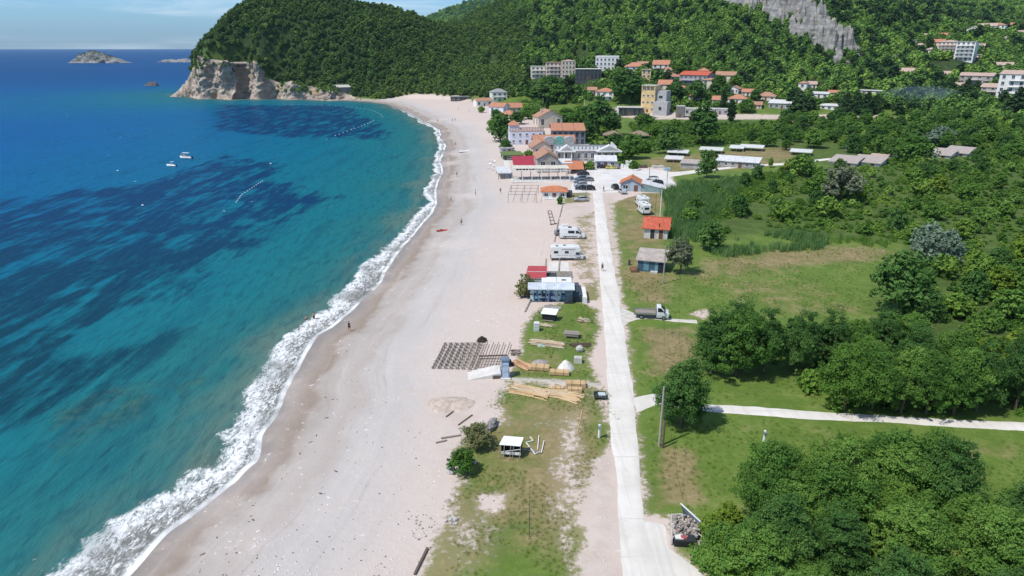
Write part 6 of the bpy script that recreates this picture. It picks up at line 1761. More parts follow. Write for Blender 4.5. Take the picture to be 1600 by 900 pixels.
# ------------------------------------------------------------------ the air
AIR = True
if AIR:
    b = MB(); b.add([(-17000, -600, -80), (17000, -600, -80), (17000, 17000, -80), (-17000, 17000, -80), (-17000, -600, 420), (17000, -600, 420), (17000, 17000, 420), (-17000, 17000, 420)],
                    [(0, 3, 2, 1), (4, 5, 6, 7), (0, 1, 5, 4), (1, 2, 6, 5), (2, 3, 7, 6), (3, 0, 4, 7)])
    hm = bpy.data.materials.new('thin_haze'); hm.use_nodes = True; ht = hm.node_tree; ht.nodes.clear()
    ho = ht.nodes.new('ShaderNodeOutputMaterial'); hv = ht.nodes.new('ShaderNodeVolumePrincipled')
    hv.inputs['Color'].default_value = (.55, .78, 1.0, 1); hv.inputs['Density'].default_value = .00004; hv.inputs['Anisotropy'].default_value = .2
    ht.links.new(hv.outputs[0], ho.inputs['Volume'])
    tag(b.build('haze', [hm]), kind='stuff')

# smoke of a garden fire drifting among the dark trees
sm = bpy.data.materials.new('smoke_air'); sm.use_nodes = True; st_ = sm.node_tree; st_.nodes.clear()
s_o = st_.nodes.new('ShaderNodeOutputMaterial'); s_v = st_.nodes.new('ShaderNodeVolumePrincipled')
s_v.inputs['Color'].default_value = (.55, .70, .95, 1); s_v.inputs['Density'].default_value = .010
st_.links.new(s_v.outputs[0], s_o.inputs['Volume'])
b = MB(); P = at(1432, 158); s_ = mpp(P)
b.ball((0, -4, 4), (60 * s_, 14, 13 * s_), 0, 40, 20, .06, 5)
o = b.build('smoke', [sm], None, True); o.location = P; tag(o, kind='stuff')

# scrub clinging to the cliff
r_c = np.random.RandomState(17)
qx, qy, qd = to_px(CLIFF_V[:, 0], CLIFF_V[:, 1], CLIFF_V[:, 2])
pr = np.clip(((125 - qy) / 30), 0, 1) * np.where((qx > 300) & (qx < 352), .10, .022) + np.where((qx > 415) & (qy < 146), .02, 0)
k = (r_c.rand(len(qx)) < pr) & (CLIFF_V[:, 2] > 3) & (qx > 296)
pc = CLIFF_V[k]; sc_ = r_c.uniform(.5, 1.25, len(pc))
scatter('cliff_scrub', pc - np.array([0, 0, .8]), np.stack([sc_, sc_, sc_ * 1.1], 1), rnd_rot(r_c, len(pc), .3), P_SCR, [L_FOR])
# ------------------------------------------------------------------ vehicles (front towards +x)
def paint(name, col, rough=.28, metal=0.0):
    if name in MATS: return MATS[name]
    t = NT(name); co = t.coord(); nz = t.noise(co, 1.2, 4, .6)
    c = t.mix(t.range(nz, .3, .8), col, tuple(k * .86 + .01 for k in col))
    p = t.pbsdf(c, t.range(nz, .2, .8, rough, rough + .2), .5, None, metal)
    p.inputs['Coat Weight'].default_value = .3
    MATS[name] = t.done(p); return MATS[name]
CARGLASS = mat('car_glass', (.018, .022, .026), .06, .2, 1, .6)
LAMPW = mat('lamp_glass', (.70, .72, .72), .15, .05, 2, .6)
LAMPR = mat('tail_lamp', (.35, .02, .015), .25, .1, 2, .5)
TRIM = mat('black_trim', (.022, .022, .023), .6, .2, 3)

def wheel(parent, x, y, r, wd):
    b = MB(); n = 18
    prof = [(r * .62, -wd/2), (r * .93, -wd/2), (r, -wd/2 + .03), (r, wd/2 - .03), (r * .93, wd/2), (r * .62, wd/2)]
    vs = []; fs = []
    for i in range(n):
        a = 2 * math.pi * i / n
        for q, yy in prof: vs.append((q * math.cos(a), yy, q * math.sin(a)))
    k = len(prof)
    for i in range(n):
        for j in range(k):
            fs.append((i*k + j, i*k + (j+1) % k, ((i+1) % n)*k + (j+1) % k, ((i+1) % n)*k + j))
    b.add(vs, fs)
    me = b.mesh('tyre', [BLACKR], False)
    w = link('wheel', me, parent, (x, y, r))
    b = MB(); b.tube((0, -wd*.42, 0), (0, wd*.42, 0), r*.62, r*.62, 14)
    for i in range(5):
        a = i * 2 * math.pi / 5; s = -1 if y < 0 else 1
        b.box((math.cos(a)*r*.3, s*wd*.45, math.sin(a)*r*.3), (r*.14, .03, r*.14))
    b.build('rim', [STEEL], w)

def loft(st, m=0, b=None):
    """st: rows of (x, z sill, z belt, z roof, half width low, half width belt, half width roof)"""
    b = b or MB(); vs = []; fs = []
    for x, z0, z1, z2, w0, w1, w2 in st:
        zm = z0 + (z1 - z0) * .45
        ring = [(x, -w0 * .93, z0), (x, -w0, zm), (x, -w1, z1), (x, -w2, z2 - .02), (x, -w2 * .8, z2), (x, w2 * .8, z2), (x, w2, z2 - .02), (x, w1, z1), (x, w0, zm), (x, w0 * .93, z0)]
        vs += ring
    k = 10
    for i in range(len(st) - 1):
        for j in range(k): fs.append((i*k + j, i*k + (j+1) % k, (i+1)*k + (j+1) % k, (i+1)*k + j))
    fs.append(tuple(range(k - 1, -1, -1))); fs.append(tuple((len(st)-1)*k + j for j in range(k)))
    return b.add(vs, fs, m)

def quad_part(name, parent, pts, m, th=.02):
    a, b_, c, d = [Vector(p) for p in pts]; n = (b_ - a).cross(d - a).normalized() * th
    b = MB(); b.add([a, b_, c, d, a + n, b_ + n, c + n, d + n], [(3, 2, 1, 0), (4, 5, 6, 7), (0, 1, 5, 4), (1, 2, 6, 5), (2, 3, 7, 6), (3, 0, 4, 7)])
    return b.build(name, [m], parent)

def make_car(P, rz, pm, label, style='hatch', rack=False, group=None, L=4.2, name='parked_car'):
    t_ = thing(name, label, 'car', P, rz, group)
    hw = .86; k = L / 4.2
    if style == 'hatch':   bw, bt, rr, rf = 1.05, .30, -.80, -1.92    # windscreen foot, top, roof rear, tail
    elif style == 'wagon': bw, bt, rr, rf = 1.0, .28, -1.55, -2.02
    else:                  bw, bt, rr, rf = .95, .20, -1.0, -1.9
    zr = 1.47 if style != 'suv' else 1.66
    zb = .90 if style != 'suv' else 1.02
    st = [(2.08*k, .35, .55, .60, .60, .62, .50), (1.98*k, .24, .66, .70, .78, .76, .66), (1.4*k, .22, .80, .84, hw, hw*.95, hw*.82), (bw*k, .22, zb, zb + .02, hw, hw*.97, hw*.84),
          (bt*k, .22, zb + .03, zr - .02, hw, hw, hw*.70), (-.3*k, .22, zb + .04, zr, hw, hw, hw*.71), (rr*k, .22, zb + .05, zr - .05, hw, hw*.98, hw*.68),
          (rf*k, .24, zb, zb + .05 if style == 'hatch' else zb + .12, hw*.96, hw*.92, hw*.74), (-2.06*k, .34, .60, .64, hw*.86, hw*.86, hw*.7)]
    o = loft(st).build('body', [pm], t_, bevel=.02)
    e = .012
    for s in (-1, 1):
        pts = [((bw - .1)*k, s*(hw*.955 + e), zb + .05), ((bt)*k, s*(hw*.71 + e), zr - .07), (rr*k, s*(hw*.69 + e), zr - .09), ((rf + .18)*k, s*(hw*.93 + e), zb + .09)]
        quad_part('side_window', t_, pts if s < 0 else pts[::-1], CARGLASS)
    quad_part('windscreen', t_, [((bw + .01)*k, hw*.78, zb + .05), ((bt + .02)*k, hw*.60, zr - .05), ((bt + .02)*k, -hw*.60, zr - .05), ((bw + .01)*k, -hw*.78, zb + .05)][::-1], CARGLASS)
    quad_part('rear_window', t_, [((rr - .02)*k, hw*.58, zr - .07), ((rf + .02)*k, hw*.70, zb + .12), ((rf + .02)*k, -hw*.70, zb + .12), ((rr - .02)*k, -hw*.58, zr - .07)][::-1], CARGLASS)
    for x in (1.30*k, -1.28*k):
        for s in (-1, 1): wheel(t_, x, s*(hw - .08), .32, .21)
    for s in (-1, 1):
        b = MB(); b.box((2.0*k, s*.58, .66), (.12, .30, .13), 0, s*.35); b.build('headlight', [LAMPW], t_)
        b = MB(); b.box((-2.01*k, s*.62, .86), (.10, .22, .22)); b.build('tail_light', [LAMPR], t_)
        b = MB(); b.box(((bw - .12)*k, s*(hw + .1), zb + .08), (.12, .2, .13)); b.build('mirror', [TRIM], t_)
    b = MB(); b.box((2.05*k, 0, .36), (.12, 1.2, .16)); b.box((-2.05*k, 0, .36), (.12, 1.3, .16)); b.build('bumper', [TRIM], t_)
    if rack:
        b = MB(); b.box((-.5*k, 0, zr + .22), (1.5, .8, .32), 0, 0, None, .86); b.build('roof_box', [PLASTW], t_)
        b = MB(); b.box((0, 0, zr + .05), (.06, 1.1, .05)); b.box((-1.0*k, 0, zr + .05), (.06, 1.1, .05)); b.build('roof_rack', [TRIM], t_)
    return t_

def make_van(P, rz, label, L=5.9):
    t_ = thing('camper_van', label, 'van', P, rz)
    hw = 1.0; pm = paint('white_van_paint', (.76, .77, .77), .3)
    st = [(2.95, .38, .70, .86, .86, .86, .66), (2.80, .28, .98, 1.10, .97, .94, .8), (2.1, .26, 1.25, 1.42, hw, .98, .82), (1.25, .26, 1.4, 2.36, hw, hw, .80), (.9, .26, 1.4, 2.52, hw, hw, .86), (-2.8, .26, 1.4, 2.54, hw, hw, .86), (-2.95, .32, 1.4, 2.40, hw*.97, hw*.97, .82)]
    loft(st).build('body', [pm], t_, bevel=.03)
    quad_part('windscreen', t_, [(2.13, -.80, 1.44), (1.29, -.72, 2.30), (1.29, .72, 2.30), (2.13, .80, 1.44)][::-1], CARGLASS)
    for s in (-1, 1):
        for a in ([(1.95, s*1.0, 1.40), (1.28, s*.92, 2.02), (.75, s*.95, 2.02), (.75, s*1.02, 1.40)], [(.45, s*1.02, 1.42), (.45, s*.95, 2.0), (-1.0, s*.95, 2.0), (-1.0, s*1.02, 1.42)]):
            quad_part('side_window', t_, a if s < 0 else a[::-1], CARGLASS, .025)
    for s in (-1, 1): quad_part('rear_window', t_, [(-2.97, s*.1, 1.5), (-2.97, s*.1, 2.1), (-2.97, s*.78, 2.1), (-2.97, s*.85, 1.5)] if s > 0 else [(-2.97, s*.85, 1.5), (-2.97, s*.78, 2.1), (-2.97, s*.1, 2.1), (-2.97, s*.1, 1.5)], CARGLASS, .025)
    for x in (1.95, -1.75):
        for s in (-1, 1): wheel(t_, x, s*.88, .36, .24)
    for s in (-1, 1):
        b = MB(); b.box((2.80, s*.76, .95), (.2, .26, .30), 0, s*.3); b.build('headlight', [LAMPW], t_)
        b = MB(); b.box((-2.97, s*.92, 1.2), (.06, .12, .5)); b.build('tail_light', [LAMPR], t_)
        b = MB(); b.box((1.85, s*1.16, 1.5), (.15, .22, .38)); b.build('mirror', [TRIM], t_)
    b = MB(); b.box((2.88, 0, .48), (.2, 1.75, .3)); b.box((-2.98, 0, .42), (.12, 1.85, .2)); b.build('bumper', [TRIM], t_)
    b = MB(); b.box((-.6, 0, 2.62), (.75, .75, .12)); b.build('roof_vent', [TRIM], t_)
    b = MB()
    for s in (-1, 1): b.box((-.4, s*1.012, .62), (3.0, .02, .14))
    b.build('side_strip', [TRIM], t_)
    return t_

def make_motorhome(P, rz, label, L=6.8, group=None, name='motorhome', alcove=True):
    t_ = thing(name, label, 'motorhome', P, rz, group)
    sh = mat('motorhome_shell', (.74, .74, .72), .35, .05, .8, .4, dirt=.12)
    b = MB(); x0, x1 = -L/2, L/2 - 1.7
    prof = [(x0, .55), (x1, .55), (x1, 1.75)] + ([(x1 + 1.0, 1.95), (x1 + 1.15, 2.35), (x1 + .75, 2.85)] if alcove else [(x1 + .1, 2.4)]) + [(x1 - .2, 2.95), (x0 + .25, 2.95), (x0, 2.75)]
    b.side(prof, -1.12, 1.12); b.build('living_box', [sh], t_, bevel=.05)
    st = [(L/2, .38, .72, .86, .82, .82, .64), (L/2 - .15, .28, .98, 1.1, .95, .92, .78), (L/2 - .8, .26, 1.2, 1.32, .98, .97, .8), (L/2 - 1.55, .26, 1.36, 1.98, .99, .98, .74), (L/2 - 1.9, .26, 1.36, 1.98, .99, .98, .74)]
    loft(st).build('cab', [paint('white_van_paint', (.76, .77, .77), .3)], t_, bevel=.03)
    quad_part('windscreen', t_, [(L/2 - .78, -.78, 1.34), (L/2 - 1.5, -.68, 1.92), (L/2 - 1.5, .68, 1.92), (L/2 - .78, .78, 1.34)][::-1], CARGLASS)
    for s in (-1, 1):
        quad_part('side_window', t_, [(L/2 - 1.0, s*.99, 1.3), (L/2 - 1.5, s*.86, 1.86), (L/2 - 1.68, s*.86, 1.86), (L/2 - 1.68, s*1.0, 1.3)][::1 if s < 0 else -1], CARGLASS, .025)
        for xa, wd in ((-.2, .8), (-2.4, .9)):
            b = MB(); b.box((xa, s*1.13, 1.85), (wd, .04, .5)); b.build('box_window', [CARGLASS], t_)
        b = MB(); b.box((0, s*1.125, 1.18), (L - 2.2, .012, .10)); b.build('stripe', [mat('grey_stripe', (.35, .37, .42), .4)], t_)
        for x in (L/2 - 1.1, -L/2 + 1.75): wheel(t_, x, s*.9, .35, .24)
        b = MB(); b.box((L/2 - .14, s*.72, .95), (.2, .26, .28), 0, s*.3); b.build('headlight', [LAMPW], t_)
        b = MB(); b.box((-L/2 - .02, s*.95, .95), (.05, .16, .5)); b.build('tail_light', [LAMPR], t_)
        b = MB(); b.box((L/2 - 1.05, s*1.15, 1.45), (.14, .22, .36)); b.build('mirror', [TRIM], t_)
    b = MB(); b.box((.75, -1.13, 1.45), (.62, .04, 1.7)); b.build('door', [mat('motorhome_door', (.66, .66, .65), .4)], t_)
    b = MB(); b.box((-L/2 - .02, 0, 1.9), (.04, 1.2, .55)); b.build('rear_window', [CARGLASS], t_)
    b = MB(); b.box((-L/2 - .03, 0, .55), (.12, 2.1, .28)); b.build('bumper', [TRIM], t_)
    for xx, yy in ((-.6, .2), (-2.2, -.3)):
        b = MB(); b.box((xx, yy, 3.0), (.55, .55, .12)); b.build('roof_vent', [mat('smoked_dome', (.12, .12, .13), .3)], t_)
    b = MB(); b.tube((-1.4, -1.2, 2.72), (1.4, -1.2, 2.72), .08, .08, 8); b.build('rolled_awning', [PLASTW], t_)
    return t_

def make_truck(P, rz, label):
    t_ = thing('flatbed_truck', label, 'truck', P, rz)
    pm = paint('white_truck_paint', (.74, .76, .78), .3)
    st = [(2.75, .45, .85, 1.0, .86, .84, .70), (2.62, .36, 1.12, 1.22, .95, .92, .80), (2.15, .36, 1.32, 1.42, .98, .96, .82), (1.40, .36, 1.45, 2.15, 1.0, .98, .74), (1.0, .36, 1.45, 2.20, 1.0, .98, .76), (.72, .40, 1.45, 2.15, .98, .97, .76)]
    loft(st).build('cab', [pm], t_, bevel=.03)
    quad_part('windscreen', t_, [(2.16, -.80, 1.44), (1.43, -.68, 2.10), (1.43, .68, 2.10), (2.16, .80, 1.44)][::-1], CARGLASS)
    for s in (-1, 1):
        quad_part('side_window', t_, [(1.95, s*.985, 1.42), (1.40, s*.84, 2.0), (.88, s*.84, 2.02), (.88, s*.99, 1.42)][::1 if s < 0 else -1], CARGLASS, .025)
        b = MB(); b.box((2.64, s*.74, 1.05), (.18, .26, .26), 0, s*.3); b.build('headlight', [LAMPW], t_)
        b = MB(); b.box((1.95, s*1.15, 1.5), (.14, .22, .36)); b.build('mirror', [TRIM], t_)
        b = MB(); b.box((-2.85, s*.75, .72), (.06, .3, .14)); b.build('tail_light', [LAMPR], t_)
        for x in (1.9, -1.7): wheel(t_, x, s*.86, .36, .26)
    b = MB()
    for s in (-1, 1): b.box((-1.0, s*.42, .62), (3.7, .12, .2))
    b.build('chassis', [TRIM], t_)
    b = MB(); b.box((-1.1, 0, .86), (3.5, 2.05, .10)); b.build('load_bed', [WOODG], t_)
    for s in (-1, 1):
        b = MB(); b.box((-1.1, s*1.02, 1.03), (3.5, .04, .24)); b.build('side_board', [STEEL], t_)
    b = MB(); b.box((-2.84, 0, 1.03), (.04, 2.0, .24)); b.build('tailboard', [STEEL], t_)
    b = MB(); b.box((.60, 0, 1.3), (.06, 1.9, .75)); b.build('headboard', [STEEL], t_)
    b = MB(); b.box((2.74, 0, .55), (.16, 1.8, .26)); b.build('bumper', [TRIM], t_)
    return t_

DKBLUE = paint('dark_blue_paint', (.012, .018, .035)); BLACKC = paint('black_paint', (.012, .012, .013)); SILVERC = paint('silver_paint', (.52, .55, .58), .3, .3); GREYC = paint('grey_paint', (.20, .21, .23)); WHITEC = paint('white_car_paint', (.76, .76, .76)); YELC = paint('yellow_paint', (.62, .55, .12)); BLUEC = paint('steel_blue_paint', (.12, .17, .26))
def yawp(px, py, px2, py2):
    a, b = at(px, py), at(px2, py2); return math.atan2(b.y - a.y, b.x - a.x)
make_car(at(908, 314), R(180), SILVERC, 'silver hatchback parked across the grass left of the road', 'hatch')
make_car(at(886, 362), R(5), WHITEC, 'white car with a roof box parked behind the white camper van', 'wagon', True)
make_car(at(880, 367), R(8), GREYC, 'grey car half hidden at the rear of the white camper van', 'wagon')
make_van(at(894, 372), R(-4), 'white panel camper van parked nose to the road, above the motorhome')
make_motorhome(at(886, 405), R(0), 'white motorhome with overcab bed parked beside the road on the beach side')
make_motorhome(at(1002, 322), R(99), 'white motorhome seen from behind on the grass, farther of two in line', 6.0, alcove=False)
make_motorhome(at(1005, 333), R(96), 'white motorhome seen from behind on the grass, nearer of two in line', 6.0)
make_truck(at(1018, 496), R(-9), 'white flatbed truck standing on the gravel track right of the road')
for k, (px, py, pm, lb) in enumerate([(911, 274, BLACKC, 'black car in the parked row, nearest to the carport'), (908, 281, BLUEC, 'steel blue car second from the carport in the parked row'), (906, 286, GREYC, 'grey car in the middle of the parked row'), (907, 291, SILVERC, 'silver car with dark windows, second from the front of the parked row'), (909, 296, DKBLUE, 'dark blue car at the near end of the parked row')]):
    make_car(at(px, py), R(182 + 3 * (k % 2)), pm, lb, 'wagon' if k % 2 else 'hatch', L=4.3)
make_car(at(919, 297), R(176), BLACKC, 'black car at the road side of the parked row, near end', 'suv', L=4.4)
make_car(at(918, 283), R(184), GREYC, 'dark grey car at the road side of the parked row, far end', 'hatch', L=4.2)
make_car(at(961, 295), R(98), BLACKC, 'black car facing away, alone left of the blue grey hut', 'suv')
make_car(at(973, 302), R(95), SILVERC, 'pale silver car against the front of the blue grey hut', 'wagon')
make_car(at(1025, 288), R(172), BLACKC, 'black estate car beside the white awning right of the hut', 'wagon', L=4.7)
make_car(at(1019, 281), R(170), WHITEC, 'white car half hidden behind the black estate car', 'hatch')
make_car(at(955, 264), R(2), YELC, 'pale yellow car at the far side of the parking lot', 'hatch')
make_car(at(941, 263), R(0), BLACKC, 'black car by the wall of the pale blue shed', 'hatch')
make_car(at(964, 263), R(80), GREYC, 'dark van like car right of the pale yellow car', 'suv')
# ------------------------------------------------------------------ people: one skinned body each
SKINM = mat('skin', (.46, .28, .19), .6, .08, 4); HAIRM = mat('dark_hair', (.03, .022, .016), .7, .2, 8)
CLOTH = {}
def cloth(n, c): return mat('cloth_' + n, c, .85, .12, 5)
def make_person(P, rz, label, pose='stand', top=None, bottom=cloth('black', (.02, .02, .022)), h=1.74, group=None, hair=HAIRM):
    t_ = thing('person', label, 'person', P, rz, group)
    V = []; E = []; RR = []
    def v(p, r): V.append(p); RR.append(r); return len(V) - 1
    def ch(i, pts):
        for p, r in pts:
            j = v(p, r); E.append((i, j)); i = j
        return i
    k = h / 1.74
    step = .22 if pose == 'walk' else .03
    pel = v((0, 0, .93), .145)
    waist = ch(pel, [((0, 0, 1.08), .125), ((.01, 0, 1.26), .15), ((.01, 0, 1.40), .13)])
    neck = ch(waist, [((.015, 0, 1.49), .055), ((.03, 0, 1.56), .068), ((.035, 0, 1.635), .098), ((.03, 0, 1.70), .078)])
    for s in (-1, 1):
        f = s * step
        ch(pel, [((.0, s*.10, .86), .105), ((f*.45, s*.11, .66), .086), ((f*.75 + .02, s*.105, .50), .062), ((f*1.0, s*.10, .30), .056), ((f*1.25 - .02, s*.10, .09), .040), ((f*1.25 + .06, s*.105, .035), .038), ((f*1.25 + .17, s*.11, .022), .026)])
        if pose == 'bend': hand = [((.12, s*.25, 1.16), .046), ((.28, s*.20, 1.06), .034)]
        else: hand = [((-f*.3, s*.235, 1.13), .044), ((-f*.55 + .06, s*.25, .92), .032)]
        w = ch(waist, [((.0, s*.175, 1.41), .062)] + [(hand[0][0], hand[0][1]), (hand[1][0], hand[1][1])])
        wx = V[w]; dx = Vector((.10 if pose == 'bend' else .02, 0, -.06 if pose == 'bend' else -.09))
        palm = ch(w, [((wx[0] + dx.x*.9, wx[1], wx[2] + dx.z*.9), .026)])
        for q in range(4):
            o = (q - 1.5) * .020; l = (.075, .085, .08, .062)[q]
            b0 = Vector(V[palm]) + Vector((o if pose != 'bend' else .02, 0 if pose != 'bend' else o, -.02)); d = dx.normalized()
            ch(palm, [(tuple(b0 + d * l * .5), .0085), (tuple(b0 + d * l + Vector((.012, -s*.012, 0))), .007)])
        ch(palm, [(tuple(Vector(V[palm]) + Vector((.038, -s*.008, -.012))), .010), (tuple(Vector(V[palm]) + Vector((.052, -s*.012, -.045))), .008)])
    me = bpy.data.meshes.new('person_body'); me.from_pydata([tuple(c * k for c in p) for p in V], E, []); me.update()
    o = bpy.data.objects.new('body', me); COL.objects.link(o)
    m = o.modifiers.new('s', 'SKIN'); m.use_smooth_shade = True
    sd = me.skin_vertices[0].data
    for i, r in enumerate(RR): sd[i].radius = (r * k, r * k * .95)
    sd[0].use_root = True
    u = o.modifiers.new('u', 'SUBSURF'); u.levels = 1; u.render_levels = 1
    dg = bpy.context.evaluated_depsgraph_get(); me2 = bpy.data.meshes.new_from_object(o.evaluated_get(dg))
    o.modifiers.clear(); o.data = me2; o.parent = t_
    me2.materials.clear()
    for mm in (SKINM, bottom, top or SKINM): me2.materials.append(mm)
    idx = []
    for p in me2.polygons:
        c = p.center / k
        arm = abs(c.y) > .20 and c.z < 1.30
        idx.append(2 if (1.02 < c.z < 1.47 and not arm) else (1 if (.62 < c.z <= 1.02 and not arm) else 0))
    me2.polygons.foreach_set('material_index', idx)
    KIDS.setdefault(t_.name, []).append(o)
    b = MB(); b.ball((.018*k, 0, 1.70*k), (.108*k, .096*k, .088*k), 0, 10, 7, .05, 3); b.build('hair', [hair], t_, True)
    # face: brow and nose line, eyes, mouth, ears
    b = MB(); hx_ = .127*k
    b.ball((hx_ + .008, 0, 1.638*k), (.02, .014, .026), 0, 6, 5)
    for s in (-1, 1): b.ball((hx_ - .022, s*.036*k, 1.652*k), (.012, .015, .009), 1, 6, 5); b.ball((.03*k, s*.098*k, 1.63*k), (.02, .014, .032), 0, 6, 5)
    b.box((hx_ - .012, 0, 1.595*k), (.02, .045, .010), 2); b.build('face', [SKINM, mat('eye_dark', (.03, .025, .02), .4), mat('lips', (.36, .15, .12), .5)], t_, True)
    return t_
make_person(at(546, 518), R(-60), 'person in black shorts walking on wet sand near the water line', 'walk', cloth('dark', (.05, .045, .05)))
p0 = flat(491, 500, .0); make_person(Vector((p0[0], p0[1], -.25)), R(150), 'person standing in the foam, right one of the two bathers', 'stand')
p0 = flat(479, 501, .0); make_person(Vector((p0[0], p0[1], -.7)), R(120), 'person deeper in the foam, left one of the two bathers', 'bend')
make_person(at(941, 424), R(92), 'person in dark clothes walking along the middle of the concrete road', 'walk', cloth('charcoal', (.06, .06, .07)))
make_person(at(943, 299), R(-100), 'person in a red top standing at the end of the road by the parking lot', 'stand', cloth('red', (.38, .05, .04)))
for i, (px, py, rz, pose, lb, c) in enumerate([
    (714, 276, 40, 'walk', 'person walking on the sand level with the red roofed terrace', (.1, .1, .14)),
    (705, 316, 200, 'stand', 'person standing by towels below the sand level with the bare frame', (.3, .08, .06)),
    (782, 302, 90, 'walk', 'person crossing the sand left of the thin bare frame', (.08, .08, .1)),
    (743, 305, 0, 'stand', 'lone person at mid beach, level with the orange roofed beach hut', (.4, .35, .3)),
    (684, 191, 60, 'stand', 'person at the far beach closest to the water', (.12, .12, .15)),
    (707, 190, 90, 'walk', 'left person of a far pair at mid beach', (.25, .1, .1)),
    (711, 189, 100, 'walk', 'right person of a far pair at mid beach', (.06, .08, .16)),
    (716, 172, 20, 'stand', 'person near the dark beach bar at the far end', (.06, .06, .06)),
    (733, 176, 200, 'stand', 'person before the far white houses on the sand', (.2, .2, .24)),
    (712, 228, 150, 'walk', 'person on the sand left of the beached white boat', (.1, .1, .1)),
    (678, 236, 0, 'stand', 'person on the strand below the beached white boat', (.3, .12, .1)),
    (721, 352, 90, 'stand', 'person near the road side of the red kayak', (.25, .25, .3))]):
    make_person(at(px, py), R(rz), lb, pose, cloth('tone_%d' % i, c))
# ------------------------------------------------------------------ beach bar with painted shutters
def loc3(t_, P): return Vector(P) - Vector(t_.location)
P = at(862, 472); s = mpp(P)
rz = R(-2); t_ = thing('beach_bar', 'white roofed beach bar with blue graffiti shutters and a crimson awning behind', 'bar', P + Vector((0, 2.4, 0)), rz)
w, d, h = 66 * s, 4.8, 2.9
KEEPOUT.append((t_.location.x, t_.location.y, 5))
wall_part(t_, w, d, h - .25, .3, 'flat', mat('painted_boards', (.20, .26, .31), .7, .25, 1.5), -.5)
b = MB(); b.add([(-w/2 - .4, -d/2 - 1.0, h - .35), (w/2 + .3, -d/2 - 1.0, h - .35), (w/2 + .3, -d/2 + .9, h + .25), (-w/2 - .4, -d/2 + .9, h + .25), (-w/2 - .4, -d/2 - 1.0, h - .2), (w/2 + .3, -d/2 - 1.0, h - .2), (w/2 + .3, -d/2 + .9, h + .4), (-w/2 - .4, -d/2 + .9, h + .4)],
                [(3, 2, 1, 0), (4, 5, 6, 7), (0, 1, 5, 4), (1, 2, 6, 5), (2, 3, 7, 6), (3, 0, 4, 7)]); b.build('front_canopy', [corr_mat('pale_blue_sheet', (.60, .65, .71), 'X', .32)], t_)
b = MB(); b.box((w*.13, .9, h + .05), (w*.72, d - 1.9, .16)); b.build('roof', [PLASTW], t_)
b = MB(); b.box((w*.30, .6, h + .19), (.75, .35, .12)); b.build('roof_hatch', [TRIM], t_)
b = MB(); b.box((w*.13, .9, h + .145), (.06, d - 1.95, .02)); b.build('roof_seam', [STEEL], t_)
q_ = random.Random(4)
for i in range(9):
    x = -w/2 + w * .82 * (i + .5) / 9
    c1 = [(.42, .50, .55), (.10, .20, .30), (.18, .40, .50), (.03, .035, .05), (.30, .36, .52), (.05, .12, .28), (.50, .56, .60)][i % 7]
    b = MB(); b.box((x, -d/2 - .05, 1.25), (w*.82/9 - .08, .08, 2.1))
    for j in range(4):
        z = .4 + j * .5 + q_.uniform(-.1, .1); b.box((x + q_.uniform(-.2, .2), -d/2 - .1, z), (q_.uniform(.2, .55), .02, q_.uniform(.2, .5)), 1 + j % 2)
    b.build('shutter', [mat('shutter_paint_%d' % (i % 7), c1, .6, .3, 3), mat('graffiti_dark', (.02, .03, .06), .6), mat('graffiti_pale', (.42, .58, .64), .6)], t_)
b = MB(); b.side([(w*.30, .1), (w*.5, .1), (w*.5, 1.3)], -d/2 - .9, -d/2 - .2); b.build('ramp_panel', [mat('dark_panel', (.04, .05, .055), .6)], t_)
b = MB(); b.box((w/2 + .9, .2, .4), (1.6, 5.2, 2.0)); b.build('side_bin', [mat('slate_panel', (.055, .07, .085), .7)], t_)
b = MB(); b.box((w/2 + 2.1, -.3, .55), (.75, 5.6, 1.3)); b.build('side_wall', [WHITEP], t_)
aw = thing('awning', 'faded crimson awning on posts standing over the beach bar terrace', 'awning', t_.location + Vector((-w*.33, 3.7, 0)), R(-2))
b = MB(); b.add([(-2.1, -1.8, 2.9), (1.7, -1.8, 2.9), (1.9, 2.2, 3.9), (-1.6, 2.2, 3.9), (-2.1, -1.8, 3.0), (1.7, -1.8, 3.0), (1.9, 2.2, 4.0), (-1.6, 2.2, 4.0)], [(3, 2, 1, 0), (4, 5, 6, 7), (0, 1, 5, 4), (1, 2, 6, 5), (2, 3, 7, 6), (3, 0, 4, 7)]); b.build('awning_cloth', [mat('faded_crimson', (.40, .07, .08), .8, .12, 2)], aw)
b = MB(); b.box((0, .2, 3.53), (3.5, .08, .06)); b.build('seam_bar', [WHITEP], aw)
for x in (-1.8, 1.5):
    for y, z in ((-1.6, 2.9), (2.0, 3.8)): pillars(aw, [x], y, -.4, z, .1, WHITEP, 'post')
sh_ = thing('reed_screen_roof', 'dull patched brown roof with a dark hole behind the beach bar', 'roof', t_.location + Vector((w*.10, 4.9, 0)), R(-2))
b = MB(); b.box((0, .5, 2.5), (7.0, 3.6, .1)); b.build('mat_roof', [mat('old_matting', (.24, .21, .18), .95, .35, 2.5, bump=.5)], sh_)
b = MB(); b.box((-.6, .1, 2.57), (2.2, 2.2, .04)); b.build('hole_shade_sheet', [mat('hole_shade', (.05, .06, .06), .8, .3, 3)], sh_)  # dark sheet standing in for the roof hole, its shade is in the colour
for x in (-3.3, 0, 3.3):
    for y in (-1.1, 2.1): pillars(sh_, [x], y, -.4, 2.45, .1, WOODG, 'post')

